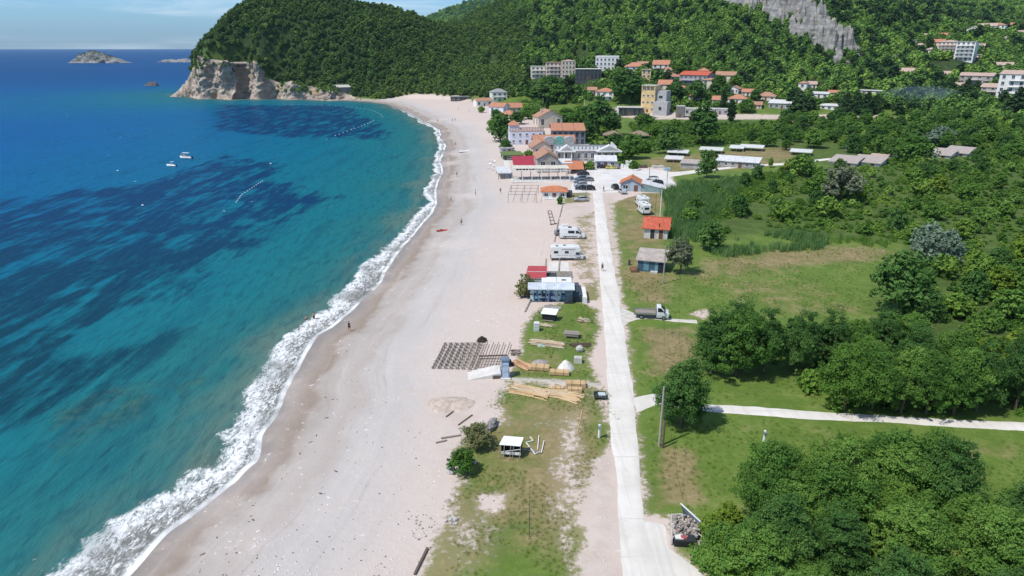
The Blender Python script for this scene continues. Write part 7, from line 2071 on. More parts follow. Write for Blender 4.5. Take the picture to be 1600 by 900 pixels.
# ------------------------------------------------------------------ building stuff on the grass strip
def at_obj(px, py, dz=0.0): 
    p = at(px, py); p.z += dz; return p
BOARD = {}
def board(L, wd, th, m):
    k = (round(L, 1), round(wd, 2), round(th, 2), m.name)
    if k not in BOARD:
        b = MB(); b.box((0, 0, 0), (k[0], k[1], k[2])); BOARD[k] = b.mesh('board', [m])
    return BOARD[k]
def board_heap(pa, pb, wpx, n, Lr, mats, label, group, seed, layers=3, spreadr=.05):
    """loose boards lying side by side in layers between two points"""
    q = random.Random(seed); A, B = at(*pa), at(*pb); D = B - A; D.z = 0; L = D.length; dn = D.normalized(); nn = Vector((-dn.y, dn.x, 0)); W_ = wpx * mpp(A) * 2.0
    for i in range(n):
        l = q.uniform(*Lr); ly = i * layers // n; wid = W_ * (1 - .25 * ly)
        c = A + dn * q.uniform(min(l/2, L/2), max(L - l/2, L/2)) + nn * q.uniform(-wid/2, wid/2)
        c.z = Hp(c.x, c.y) + .06 + .09 * ly + q.uniform(0, .03)
        o = link('board', board(l, q.choice((.14, .2, .26)), .055, q.choice(mats)), None, c)
        o.rotation_euler = (q.uniform(-.04, .04), q.uniform(-.02, .02), math.atan2(dn.y, dn.x) + q.gauss(0, spreadr)); tag(o, label, 'board', group)
board_heap((826, 534), (884, 540), 11, 54, (2.6, 5.2), [WOODP, WOODP, WOODN, WOODG], 'weathered board in the long heap below the grey table', 'boards of the upper heap', 1)
board_heap((797, 605), (860, 620), 15, 64, (2.8, 5.6), [WOODN, WOODP, WOODN], 'pale sawn board in the long loose heap below the path', 'boards of the lower heap', 2)
board_heap((850, 610), (914, 624), 15, 44, (2.0, 5.0), [WOODN, WOODP], 'scattered sawn board at the road end of the loose heap', 'scattered boards at the road end', 3, 2, .16)
board_heap((800, 566), (832, 577), 14, 40, (1.8, 3.6), [WOODN, wood_mat('reddish_sawn_wood', (.50, .27, .16))], 'reddish board sticking out of the stack right of the blue cabin', 'reddish boards by the blue cabin', 4, 3, .1)
board_heap((902, 502), (920, 500), 7, 12, (1.2, 2.8), [WOODP, WOODG, WOODN], 'splintered scrap board in the small pile close to the road', 'scrap boards near the road', 5, 3, .6)
board_heap((838, 509), (868, 510), 5, 9, (1.0, 2.4), [WOODP, WOODG], 'broken slat lying behind the white cabinet', 'slats behind the white cabinet', 6, 2, .5)
board_heap((850, 480), (876, 483), 10, 22, (1.6, 3.4), [WOODG, WOODG, wood_mat('bluish_grey_wood', (.40, .40, .42))], 'grey pallet board in front of the graffitied bar', 'grey boards before the bar', 7, 2, .12)
def bundle(px, py, wpx, rows, cols, label, rz, lay=None):
    P = at(px, py); s = mpp(P); L = wpx * s; t_ = thing('timber_bundle', label, 'timber bundle', P, R(rz))
    for j in range(rows):
        for i in range(cols):
            o = link('beam', board(L, .16, .10, WOODN), t_, ((random.Random(i * 7 + j).random() - .5) * .15, (i - (cols - 1) / 2) * .175, .16 + j * .115))
    b = MB()
    for x in (-.3, .3): b.box((L * x, 0, .05), (.1, cols * .175, .1))
    b.build('bearer', [WOODG], t_)
    b = MB(); hh_ = rows * .115 + .02; wd = cols * .175 / 2 + .015
    for x in (-.22, .22): b.box((L * x, 0, .11 + hh_), (.03, 2 * wd, .01)); b.box((L * x, -wd, .11 + hh_/2), (.03, .01, hh_)); b.box((L * x, wd, .11 + hh_/2), (.03, .01, hh_))
    b.build('strap', [TRIM], t_)
bundle(844, 577, 28, 4, 7, 'strapped bundle of orange beams in the middle of the row right of the blue cabin', -8)
bundle(874, 585, 30, 4, 6, 'strapped bundle of orange beams at the road end of the row above the path', -7)
bundle(900, 604, 30, 5, 6, 'large strapped timber bundle beside the path near the road', -6)
bundle(898, 612, 22, 4, 4, 'smaller strapped timber bundle in front of the large one', -6)
bundle(872, 608, 18, 2, 4, 'low dark edged timber bundle in the loose board heap', -6)

# deck frame of concrete blocks and joists
c00, c10, c11, c01 = at(674, 577), at(786, 580), at(800, 538), at(694, 538)
org = (c00 + c10 + c11 + c01) / 4; org.z = Hp(org.x, org.y)
t_ = thing('deck_frame', 'unfinished deck frame of grey blocks and joists lying on the sand', 'deck frame', org)
def bil(u, v): 
    p = (c00 * (1 - u) + c10 * u) * (1 - v) + (c01 * (1 - u) + c11 * u) * v; p.z = Hp(p.x, p.y); return p - org
rb = random.Random(8)
BLK = MB().box((0, 0, .13), (.36, .30, .36)).mesh('block', [mat('cement_block', (.30, .27, .24), .95, .3, 4)])
for i in range(8):
    for j in range(9):
        if i >= 7 and j > 3: continue
        o = link('block', BLK, t_, bil(.02 + i * .085 + rb.uniform(-.005, .005), .03 + j * .118)); o.rotation_euler = (0, 0, rb.uniform(-.3, .3))
for j in range(9):
    u1 = .62 if j > 3 else .95
    for a, e in ((.01, .30), (.30, .62)) + (((.62, .95),) if j < 4 else ()):
        b = MB(); b.bar(bil(a, .03 + j * .118) + Vector((0, 0, .34)), bil(e + .01, .03 + j * .118 + rb.uniform(-.01, .01)) + Vector((0, 0, .34)), .09, .07); b.build('joist', [WOODG], t_)
for i in range(13):
    u = .02 + i * .079
    if i < 7 and rb.random() < .2: continue
    b = MB(); b.bar(bil(u, .0) + Vector((0, 0, .42)), bil(u + rb.uniform(-.008, .008), .98) + Vector((0, 0, .42)), .08, .08); b.build('cross_joist', [WOODD if i > 6 else WOODG], t_)
b = MB(); b.bar(bil(.60, .42) + Vector((0, 0, .5)), bil(1.0, .46) + Vector((0, 0, .5)), .3, .12); b.build('heavy_beam', [WOODD], t_)
b = MB(); b.bar(bil(.52, -.06) + Vector((0, 0, .1)), bil(.9, -.02) + Vector((0, 0, .1)), .18, .14); b.build('edge_plank', [WOODG], t_)
board_heap((797, 552), (816, 551), 10, 30, (.5, 1.3), [WOODD, WOODG, WOODG], 'short dark wood scrap strewn beside the deck frame', 'wood scraps by the deck frame', 9, 2, .5)

# heap of dark debris behind the frame, sand mound, ramp
def heap(name, px, py, wpx, hgt, label, cat, m, seed, asp=.6, rough=.2, lumps=0):
    P = at(px, py); r = wpx * mpp(P) / 2; nu, nv = 28, 9; V = []; F_ = []; q = random.Random(seed)
    for j in range(nv + 1):
        k = j / nv
        for i in range(nu):
            a = 2 * math.pi * i / nu; e = 1 + rough * (fbm(np.array([math.cos(a) * 2 + seed]), np.array([math.sin(a) * 2 + k * 2]), 3, seed)[0] - .5) * 2
            V.append((math.cos(a) * r * k * e, math.sin(a) * r * k * e * asp, hgt * (1 - k ** 1.4) * (.8 + .4 * vnoise(np.array([i * .7]), np.array([j * .9]), seed)[0]) - .12 * (k > .98)))
    for j in range(nv):
        for i in range(nu): F_.append((j*nu + i, (j+1)*nu + i, (j+1)*nu + (i+1) % nu, j*nu + (i+1) % nu))
    b = MB(); b.add(V, F_)
    for i in range(lumps):
        a = q.uniform(0, 6.28); k = q.random() ** .5 * .85; b.ball((math.cos(a)*r*k, math.sin(a)*r*k*asp, hgt*(1 - k**1.4)), (q.uniform(.1, .3), q.uniform(.1, .3), q.uniform(.08, .2)), 0, 6, 4, .2, i)
    o = b.build(name, [m], None, lumps == 0); o.location = P; return tag(o, label, cat)
heap('brush_heap', 753, 533, 17, .7, 'small dark heap of brush just behind the deck frame', 'heap', mat('dark_brush', (.05, .042, .032), .95, .4, 5), 5, .7, .4, 26)
heap('gravel_pile', 884, 576, 29, 1.25, 'bright white gravel pile on the grass by the road', 'gravel pile', mat('white_gravel', (.68, .66, .62), .95, .08, 5, bump=.4), 6, .9, .12)
heap('gravel_pile', 844, 567, 30, .45, 'low grey gravel pile behind the orange timber', 'gravel pile', mat('grey_gravel', (.36, .32, .30), .95, .25, 6, bump=.6), 7, .7, .25)
heap('sand_mound', 706, 632, 78, .42, 'low brown sand mound left of the loose board heap', 'sand mound', mat('brown_sand', (.50, .41, .35), .95, .2, 1.4, bump=.5), 8, .8, .3)
P = at(758, 588); t_ = thing('concrete_ramp', 'white concrete ramp slab sloping down to the sand beside the blue cabin', 'ramp', P, R(6))
s = mpp(P); b = MB(); b.side([(-27*s, .0), (24*s, -.2), (24*s, .75), (18*s, .75)], -.9, 1.7); b.build('slab', [CONCL], t_)
b = MB(); b.box((17*s, -.98, .3), (1.0, .14, .4)); b.build('cavity_shade', [WOODD], t_)  # dark block against the slab side, standing in for shade in a hollow
# blue cabin
P = at(790, 592); t_ = thing('toilet_cabin', 'narrow blue portable toilet cabin with white base beside the ramp', 'toilet cabin', P, R(4)); s = mpp(P); w = 11.5*s; h = 2.5
b = MB(); b.box((0, .6, h/2 + .1), (w, 1.15, h)); b.build('body', [mat('cabin_blue', (.20, .30, .45), .5, .12, 1.5)], t_)
b = MB(); b.box((0, .02, 1.0), (w*.82, .06, 1.75)); b.build('door', [mat('cabin_pale_blue', (.45, .56, .68), .5)], t_)
b = MB(); b.box((0, .0, 2.15), (w*.82, .05, .35)); b.build('header_panel', [mat('cabin_pale_blue', (.45, .56, .68), .5)], t_)
b = MB(); b.box((0, .6, h + .17), (w + .12, 1.3, .14)); b.build('roof', [mat('cabin_slate', (.16, .21, .28), .5)], t_)
b = MB(); b.box((0, .5, .05), (w + .3, 1.7, .2)); b.build('base', [CONCL], t_)
b = MB(); b.box((w*.34, -.03, 1.05), (.05, .05, .16)); b.build('handle', [TRIM], t_)
o = heap('tarpaulin_heap', 795, 572, 14, 1.1, 'crumpled black tarpaulin heap behind the blue cabin', 'tarpaulin', mat('black_tarpaulin', (.02, .023, .03), .5, .3, 4), 12, .8, .5, 14)
# kiosk, cabinet, table, blocks
P = at(857, 502); t_ = thing('kiosk', 'tiny dark kiosk with tilted white roof on the grass below the bar', 'kiosk', P, R(-14))
b = MB(); b.box((0, .8, .62), (2.2, 1.4, 1.25)); b.build('body', [mat('kiosk_black', (.02, .022, .024), .6)], t_)
b = MB(); b.add([(-1.3, -.1, 1.2), (1.25, -.1, 1.2), (1.35, 1.7, 1.55), (-1.2, 1.7, 1.55), (-1.3, -.1, 1.27), (1.25, -.1, 1.27), (1.35, 1.7, 1.62), (-1.2, 1.7, 1.62)], [(3, 2, 1, 0), (4, 5, 6, 7), (0, 1, 5, 4), (1, 2, 6, 5), (2, 3, 7, 6), (3, 0, 4, 7)]); b.build('roof', [PLASTW], t_)
b = MB(); b.box((-.1, -.25, .2), (1.8, .2, .08)); b.build('step', [WOODG], t_)
P = at(838, 518); t_ = thing('cabinet', 'white slatted cabinet standing upright at the sand edge of the grass', 'cabinet', P, R(-5))
b = MB(); b.box((0, .35, .7), (.85, .7, 1.4)); b.build('body', [PLASTW], t_)
b = MB()
for i in range(5): b.box((0, -.02, .2 + i * .26), (.75, .04, .03))
b.build('front_slats', [STEEL], t_)
P = at(893, 527); t_ = thing('pallet_table', 'grey weathered plank table standing on the grass', 'table', P, R(-9))
for i in range(6):
    b = MB(); b.box((0, -.62 + i * .25, .78), (2.3, .22, .06)); b.build('plank', [WOODG], t_)
for x in (-1, 1):
    for y in (-.55, .55): pillars(t_, [x], y, -.1, .74, .1, WOODG, 'leg')
b = MB(); b.box((0, -.66, .55), (2.1, .05, .3)); b.box((0, .66, .55), (2.1, .05, .3)); b.build('skirt', [WOODG], t_)
def blockstone(px, py, d, label, rz, m=CONC, name='concrete_block'):
    P = at(px, py); b = MB(); b.ball((0, 0, d[2] * .42), (d[0] * .62, d[1] * .62, d[2] * .62), 0, 9, 6, .14, int(px)); o = b.build(name, [m]); o.location = P; o.rotation_euler = (0, 0, R(rz)); return tag(o, label, 'block')
blockstone(906, 549, (1.0, .8, .9), 'pale rounded concrete lump right of the upper board heap', 20)
P = at(903, 566); o = MB().box((0, 0, .4), (1.15, .95, .85), 0, 0, None, .94).build('concrete_block', [CONC], None, False, .04); o.location = P; o.rotation_euler = (0, 0, R(-6)); tag(o, 'square concrete block directly above the white gravel pile', 'block')
P = at(906, 540); o = MB().bar((-1.6, 0, .2), (1.6, .15, .25), .28, .28).bar((-1.3, -.35, .16), (1.4, -.5, .16), .25, .25).build('timber_beam', [WOODD], None); o.location = P; tag(o, 'pair of dark brown beams lying right of the upper board heap', 'beam')
P = at(848, 536); o = heap('plastic_sheet', 846, 541, 15, .4, 'crumpled pale green plastic sheet below the upper board heap', 'plastic sheet', mat('pale_green_plastic', (.34, .44, .37), .5, .3, 4), 15, .6, .4)
# dark boulder
P = at(768, 668); b = MB()
b.ball((0, 0, .35), (.55, 1.5, .55), 0, 12, 8, .16, 3); o = b.build('boulder', [mat('grey_boulder', (.30, .28, .27), .95, .35, 3, bump=.7)], None); o.location = P; o.rotation_euler = (0, 0, R(-18)); tag(o, 'long grey boulder lying behind the feathery dune bush', 'boulder')
blockstone(705, 738, (.8, .9, .7), 'single pale boulder on the sand at the foot of the rounded dune bush', 10, CONC, 'boulder')
blockstone(741, 724, (.5, .5, .5), 'small pale stone at the grass side of the rounded dune bush', 10, CONC, 'stone')
for i, (a, e, lb, m_, th) in enumerate([((697, 652), (716, 638), 'thin dark plank on the brown sand mound, farther of two', WOODD, .12), ((716, 665), (738, 649), 'thin dark plank on the brown sand mound, nearer of two', WOODD, .12), ((691, 634), (698, 622), 'short dark stick stuck in the brown sand mound', WOODD, .12),
    ((689, 686), (720, 681), 'grey driftwood plank by the dune bush, longer of two', WOODG, .18), ((681, 693), (698, 689), 'grey driftwood plank by the dune bush, shorter of two', WOODG, .16), ((902, 678), (910, 640), 'long yellow batten lying across the bare grass', WOODN, .07),
    ((648, 899), (668, 858), 'dark heavy timber edge half buried in sand at the bottom', WOODD, .2)]):
    A, B = at(*a), at(*e); o = MB().bar(A - A + Vector((0, 0, th/2 + .02)), B - A + Vector((0, 0, th/2 + .03)), th, th * .8).build('plank', [m_]); o.location = A; tag(o, lb, 'plank')
# collapsed stall and its frame
P = at(799, 716); t_ = thing('market_stall', 'rickety little stall with white sheet roof and thin legs on the grass', 'stall', P, R(-8))
b = MB(); b.add([(-1.35, .0, 1.55), (1.0, .0, 1.55), (1.15, 1.5, 1.75), (-1.05, 1.5, 1.75), (-1.35, .0, 1.6), (1.0, .0, 1.6), (1.15, 1.5, 1.8), (-1.05, 1.5, 1.8)], [(3, 2, 1, 0), (4, 5, 6, 7), (0, 1, 5, 4), (1, 2, 6, 5), (2, 3, 7, 6), (3, 0, 4, 7)]); b.build('roof', [PLASTW], t_)
b = MB(); b.box((-.05, 1.4, 1.05), (2.1, .05, .95)); b.box((-1.12, .75, 1.05), (.05, 1.25, .95)); b.box((1.02, .75, 1.05), (.05, 1.25, .95)); b.box((-.05, .75, .58), (2.1, 1.25, .05)); b.build('back_panel', [mat('stall_inside', (.06, .055, .05), .8)], t_)
b = MB(); b.box((-.05, .0, .62), (2.15, .07, .30)); b.build('counter_board', [PLASTW], t_)
for x in (-1.2, -.75, -.05, .25, 1.0): 
    b = MB(); b.bar((x, .0, 1.5), (x - .12, -.35, -.2), .06); b.build('leg', [WOODG], t_)
for x in (-1.05, 1.0): pillars(t_, [x], 1.4, -.2, 1.6, .06, WOODG, 'leg')
b = MB(); b.bar((-1.1, -.05, .75), (1.0, -.08, 1.25), .05); b.build('brace', [PLASTW], t_)
P = at(832, 703); t_ = thing('pipe_frame', 'collapsed white pipe frame in the grass right of the rickety stall', 'frame', P)
pts = [(818, 704), (846, 709), (850, 690), None, (822, 693), (836, 711), (844, 707), None, (828, 684), (833, 690), (822, 693), None, (842, 682), (840, 704)]
prev = None
for p in pts:
    if p is None: prev = None; continue
    c = at(*p) - P + Vector((0, 0, .12))
    if prev is not None: MB().bar(prev, c, .09, .09).build('pipe', [PLASTW if len(t_.children) else STEEL], t_)
    prev = c
# ring of stones
rs = random.Random(3)
STN = [MB().ball((0, 0, .08), (.2, .17, .14), 0, 7, 5, .2, k).mesh('stone', [mat('ring_stone', (.48, .45, .42), .95, .3, 3)]) for k in range(4)]
for cx_, cy_, rr, n in ((664, 816, 14, 17), (654, 834, 10, 12)):
    for i in range(n):
        a = i * 2 * math.pi / n + rs.uniform(-.1, .1); jr = rs.uniform(.75, 1.25); p = at(cx_ + math.cos(a) * rr * jr * (1 if cx_ > 660 else 1.1), cy_ + math.sin(a) * rr * .8 * jr)
        o = link('stone', rs.choice(STN), None, p); o.rotation_euler = (0, 0, rs.uniform(0, 6)); o.scale = (rs.uniform(.25, .75),) * 3; tag(o, 'small stone of the stone rings laid on the sand', 'stone', 'stones of the rings on the sand')
for i in range(11):
    p = at(704 + rs.uniform(-9, 9), 814 + rs.uniform(-5, 6)); o = link('stone', rs.choice(STN), None, p); o.scale = (rs.uniform(.6, 1.3),) * 3; o.rotation_euler = (0, 0, rs.uniform(0, 6)); tag(o, 'loose pale stone in the small rubble heap at the grass edge', 'stone', 'rubble stones at the grass edge')
# posts
def post(px, py, hpx, r, label, m, name='post', cat='post', tilt=(0, 0), cap=None):
    P = at(px, py); h = upm(P, hpx); t_ = thing(name, label, cat, P)
    b = MB(); b.tube((0, 0, -.4), (tilt[0]*h, tilt[1]*h, h), r, r*.8, 8); b.build('shaft', [m], t_)
    if cap: b = MB(); b.box((tilt[0]*h, tilt[1]*h - r, h - .25), (r*2.2, r*2.2, .3)); b.build('cap', [cap], t_)
    return t_, P, h
post(936, 684, 20, .17, 'short white post on the green tuft beside the road', PLASTW, cap=STEEL)
post(1193, 693, 20, .17, 'short white post standing alone in the meadow below the lane', PLASTW, cap=STEEL)
post(827, 839, 52, .035, 'thin dark metal rod standing in the foreground grass', DGREY, 'rod', 'rod')
post(1112, 506, 8, .12, 'small white marker post behind the tree stand', PLASTW)
def pole(px, py, hpx, label, m, r=.13, arms=1, name='utility_pole'):
    P = at(px, py); h = upm(P, hpx); t_ = thing(name, label, 'utility pole', P)
    b = MB(); b.tube((0, 0, -.8), (0, 0, h), r, r*.68, 10); b.build('shaft', [m], t_)
    if arms:
        b = MB(); b.box((0, 0, h - .45), (1.1, .08, .08)); b.build('crossarm', [STEEL], t_)
        for x in (-.45, 0, .45): b = MB(); b.tube((x, 0, h - .40), (x, 0, h - .22), .04, .03, 6); b.build('insulator', [mat('insulator_glass', (.10, .14, .12), .3)], t_)
    return P, h
PW = wood_mat('pole_wood', (.42, .38, .34), 'Z')
poles = [pole(1030, 697, 88, 'tall pale pole by the dark oval tree at the lane corner', PW, .16, 0)]
b = MB(); q0, h0 = poles[0]; b.tube((0, 0, -.5), (0, 0, h0*.45), .12, .11, 8); o = b.build('pole_stub', [WOODD]); o.location = q0 + Vector((.32, -.35, 0)); tag(o, 'short dark pole stub strapped beside the tall pale pole', 'pole')
poles.append(pole(1036, 443, 58, 'tall pale pole in front of the blue hut', PW, .13))
poles.append(pole(1031, 342, 46, 'white pole right behind the red roofed hut', PLASTW, .12))
poles.append(pole(1023, 343, 40, 'thin dark pole left of the white pole behind the red roofed hut', DGREY, .05, 0))
poles.append(pole(1041, 300, 36, 'pale pole at the grass corner of the parking lot', PW, .12))
poles.append(pole(1014, 282, 26, 'dark lamp pole between hut and black estate car', DGREY, .08, 0))
poles.append(pole(1159, 204 + 55, 24, 'thin pole by the long white roofed shed', PW, .1, 0))
for px, py, hp, lb in ((886, 164, 22, 'thin pale pole on the lot above the gabled beige house'), (848, 168, 16, 'short pole left on the pale village lot'), (620, 150, 9, 'thin mast on the far sand close to the headland'), (691, 156, 11, 'thin mast between the far sand and the bushes'), (1320, 242, 16, 'street lamp above the left hand bungalows'), (1398, 222, 12, 'street lamp among the trees behind the bungalows'), (1528, 212, 12, 'street lamp deep in the wood above the right hand bungalows'), (924, 290, 14, 'thin lamp pole at the road side of the parked cars'), (916, 306, 18, 'thin grey pole above the silver hatchback')):
    pole(px, py, hp, lb, STEEL, .07, 0, 'street_lamp' if 'lamp' in lb else 'mast')
# overhead lines strung along the road
def wire(A, B, sag, label):
    P = Vector(A); pts = []
    for i in range(15):
        k = i / 14; p = Vector(A).lerp(Vector(B), k); p.z -= sag * 4 * k * (1 - k); pts.append(p - P)
    o = MB().path(pts, .014, 5).build('overhead_line', [TRIM]); o.location = P; tag(o, label, 'overhead line')
top = lambda k, dx=0: poles[k][0] + Vector((dx, 0, poles[k][1] - .25))
wire(top(0), top(1), 1.2, 'overhead line between lane corner pole and blue hut pole')
wire(top(1), top(2), .9, 'overhead line between blue hut pole and the white pole')
wire(top(2), top(4), .6, 'overhead line between the white pole and the parking lot pole')
gA = at(1066, 782); wire(Vector((gA.x, gA.y, gA.z + .1)), top(0), .2, 'slanting guy wire running from the lane corner pole to the ground')
# waste corner at the bottom right
P = at(1066, 858); t_ = thing('rubble_bay', 'low pale walled bay filled with broken rubble at the corner of the yard', 'rubble bay', P, R(2))
W1 = [(1049, 852), (1048, 812), (1065, 811), (1067, 832)]
ww_ = [at(*p) - P for p in W1]
Ri = Matrix.Rotation(-R(2), 3, 'Z')
for a, c in zip(ww_, ww_[1:]):
    b = MB(); b.bar(Ri @ a + Vector((0, 0, .35)), Ri @ c + Vector((0, 0, .35)), .14, .5); b.build('wall', [CONC], t_)
ru = random.Random(9)
RUB = [mat('rubble_%d' % i, c, .95, .3, 4) for i, c in enumerate([(.40, .36, .33), (.44, .33, .27), (.30, .27, .25), (.50, .47, .44), (.34, .29, .26)])]
b = MB()
for i in range(420):
    p = at(ru.uniform(1050, 1090), ru.uniform(816, 848)) - P; p = Ri @ p
    e = ru.uniform(.08, .26); b.box(p + Vector((0, 0, ru.uniform(.05, .85))), (e, e * ru.uniform(.5, 1.2), e * ru.uniform(.4, .9)), ru.randrange(5), ru.uniform(0, 3), Matrix.Rotation(ru.uniform(-.5, .5), 4, 'X') if False else None)
for i in range(40):
    p = Ri @ (at(ru.uniform(1082, 1094), ru.uniform(845, 864)) - P); b.box(p + Vector((0, 0, .1)), (ru.uniform(.2, .6), ru.uniform(.1, .2), .12), ru.randrange(5), ru.uniform(0, 3))
rb_ = b.build('rubble', RUB, t_); rb_['kind'] = 'stuff'
P = at(1070, 855); t_ = thing('waste_container', 'dark corrugated waste container topped with white and red scraps', 'container', P, R(-4))
b = MB(); b.box((0, .45, .34), (1.9, .9, .68)); 
for i in range(12): b.box((-.85 + i * .154, -.03, .34), (.07, .06, .62))
b.build('body', [mat('container_black', (.035, .04, .042), .5)], t_)
b = MB(); b.box((-.5, .45, .72), (.7, .6, .12)); b.build('load', [WHITEP], t_)
b = MB(); b.box((-.1, .4, .74), (.5, .4, .14)); b.build('red_scrap', [mat('red_scrap', (.45, .10, .10), .6)], t_)
P = at(1092, 835); A = at(1062, 803) - P; B = at(1098, 832) - P
t_ = thing('leaning_panel', 'big dark panel with pale rim leaning over the rubble bay', 'panel', P)
b = MB(); n_ = Vector((.5, .6, 0)).normalized(); 
b.add([A + Vector((0, 0, 1.1)), B + Vector((0, 0, .8)), B + Vector((-.7, -.9, .12)), A + Vector((.2, -1.0, .35)), A + Vector((0, .04, 1.14)), B + Vector((.03, .04, .84)), B + Vector((-.67, -.86, .16)), A + Vector((.23, -.96, .39))], [(3, 2, 1, 0), (4, 5, 6, 7), (0, 1, 5, 4), (1, 2, 6, 5), (2, 3, 7, 6), (3, 0, 4, 7)]); b.build('sheet', [mat('slate_sheet', (.05, .065, .08), .6)], t_)
MB().bar(A + Vector((0, .05, 1.16)), B + Vector((0, .05, .86)), .09, .09).build('rim', [PLASTW], t_)
MB().bar(B + Vector((0, .05, .8)), B + Vector((-1.0, -.35, .5)), .12, .1).build('rim', [PLASTW], t_)
MB().bar(B + Vector((-.6, -.6, .4)), B + Vector((.5, -2.2, .1)), .05, .05).build('batten', [PLASTW], t_)
# crate with a pale sheet by the road
P = at(937, 622); t_ = thing('hand_cart', 'low metal hand cart with a pale sheet beside the road end of the path', 'cart', P, R(-4))
b = MB(); b.box((0, 0, .32), (1.5, 1.1, .08)); b.box((0, -.55, .5), (1.5, .05, .35)); b.box((0, .55, .5), (1.5, .05, .35)); b.box((-.73, 0, .5), (.05, 1.04, .35)); b.box((.73, 0, .5), (.05, 1.04, .35)); b.build('tray', [DGREY], t_)
b = MB(); b.box((.25, -.1, .62), (.9, .95, .05), 0, .1); b.build('sheet', [mat('pale_aqua_sheet', (.50, .60, .60), .4)], t_)
for x in (-.5, .5):
    for y in (-.5, .5): b = MB(); b.tube((x, y - .06, .15), (x, y + .06, .15), .15, .15, 12); b.build('wheel', [BLACKR], t_)
b = MB(); b.bar((-.75, 0, .4), (-1.3, .1, .95), .05); b.build('handle', [STEEL], t_)

# ------------------------------------------------------------------ along the promenade
def bare_frame(pts, hpx, label, name, nmid=1, r=.05):
    Ps = [at(*p) for p in pts]; org = Ps[0]; h = upm(org, hpx); t_ = thing(name, label, 'frame', org)
    c = [p - org for p in Ps]
    for u in (0, .5, 1):
        for v in (0, 1):
            p = (c[0] * (1-u) + c[1] * u) * (1-v) + (c[3] * (1-u) + c[2] * u) * v; MB().tube(p + Vector((0, 0, -.3)), p + Vector((0, 0, h)), r, r, 6).build('post', [WOODD], t_)
    for v in (0, .33, .66, 1): MB().bar((c[0]*(1-v) + c[3]*v) + Vector((0, 0, h)), (c[1]*(1-v) + c[2]*v) + Vector((0, 0, h)), r*1.6).build('rail', [WOODD], t_)
    for u in (0, .25, .5, .75, 1): MB().bar((c[0]*(1-u) + c[1]*u) + Vector((0, 0, h + .1)), (c[3]*(1-u) + c[2]*u) + Vector((0, 0, h + .1)), r*1.6).build('cross_rail', [WOODD], t_)
bare_frame([(794, 317), (838, 317), (841, 302), (799, 302)], 13, 'bare thin pergola frame standing on the sand left of the beach hut', 'pergola')
P = at(861, 350); t_ = thing('ladder_frame', 'flat dark ladder like frame lying on the sand above the grey car', 'frame', P)
pp = [(856, 330), (861, 330), (867, 350), (861, 351)]; c = [at(*q) - P + Vector((0, 0, .12)) for q in pp]
MB().bar(c[0], c[3], .12).build('rail', [WOODD], t_); MB().bar(c[1], c[2], .12).build('rail', [WOODD], t_)
for k in (0, .25, .5, .75, 1): MB().bar(c[0].lerp(c[3], k), c[1].lerp(c[2], k), .12).build('rung', [WOODD], t_)
MB().bar(c[3] + Vector((-.2, -.3, 0)), c[2] + Vector((.9, .2, 0)), .35, .2).build('foot_beam', [WOODD], t_)
KERBS = [((873, 342), (866, 378), 'low stone kerb between the sand and the white cars'), ((865, 384), (862, 408), 'low dark kerb left of the overcab motorhome'), ((853, 405), (851, 425), 'low kerb on the sand side above the beach bar'), ((874, 408), (873, 424), 'short kerb in the middle of the bare plots above the bar'), ((879, 320), (874, 340), 'pale kerb line below the orange roofed beach hut'), ((820, 488), (829, 470), 'low kerb at the sand edge beside the beach bar')]
for a, e, lb in KERBS:
    A, B = at(*a), at(*e); o = MB().bar(Vector((0, 0, .08)), B - A + Vector((0, 0, .08)), .22, .3).build('kerb', [mat('kerb_stone', (.36, .33, .30), .95, .3, 2)]); o.location = A; tag(o, lb, 'kerb')
for a, b2, c2, e2, lb in (((856, 424), (872, 424), (873, 409), (859, 409), 'plain bare concrete plot above the beach bar, left one'), ((875, 424), (889, 424), (888, 409), (876, 409), 'plain bare concrete plot above the beach bar, right one')):
    Ps = [at(*q) for q in (a, b2, c2, e2)]; o = MB().prism([(q - Ps[0])[:2] for q in Ps], 0, .07).build('floor_slab', [CONCL]); o.location = Ps[0]; tag(o, lb, 'slab')
# table set and parasol by the blue hut, picnic things by the motorhome
P = at(990, 424); t_ = thing('picnic_table', 'red brown picnic table on the gravel left of the blue hut', 'table', P)
b = MB(); b.box((0, 0, .78), (1.6, .8, .08)); b.build('table_top', [mat('red_brown_wood', (.26, .09, .06), .7)], t_)
for y in (-.75, .75): b = MB(); b.box((0, y, .45), (1.6, .3, .06)); b.build('bench', [mat('red_brown_wood', (.26, .09, .06), .7)], t_)
for x in (-.6, .6): b = MB(); b.bar((x, -.8, 0), (x, .3, .76), .08); b.bar((x, .8, 0), (x, -.3, .76), .08); b.build('leg', [mat('red_brown_wood', (.26, .09, .06), .7)], t_)
post(983, 414, 8, .28, 'dark barrel left of the picnic table', DGREY, 'barrel', 'barrel')
P = at(880, 407); t_ = thing('camping_table', 'folding table with two chairs set beside the overcab motorhome', 'table', P)
b = MB(); b.box((0, 0, .7), (1.1, .7, .04)); b.build('table_top', [STEEL], t_)
for x in (-.45, .45): b = MB(); b.bar((x, -.3, 0), (x, .3, .68), .04); b.bar((x, .3, 0), (x, -.3, .68), .04); b.build('leg', [DGREY], t_)
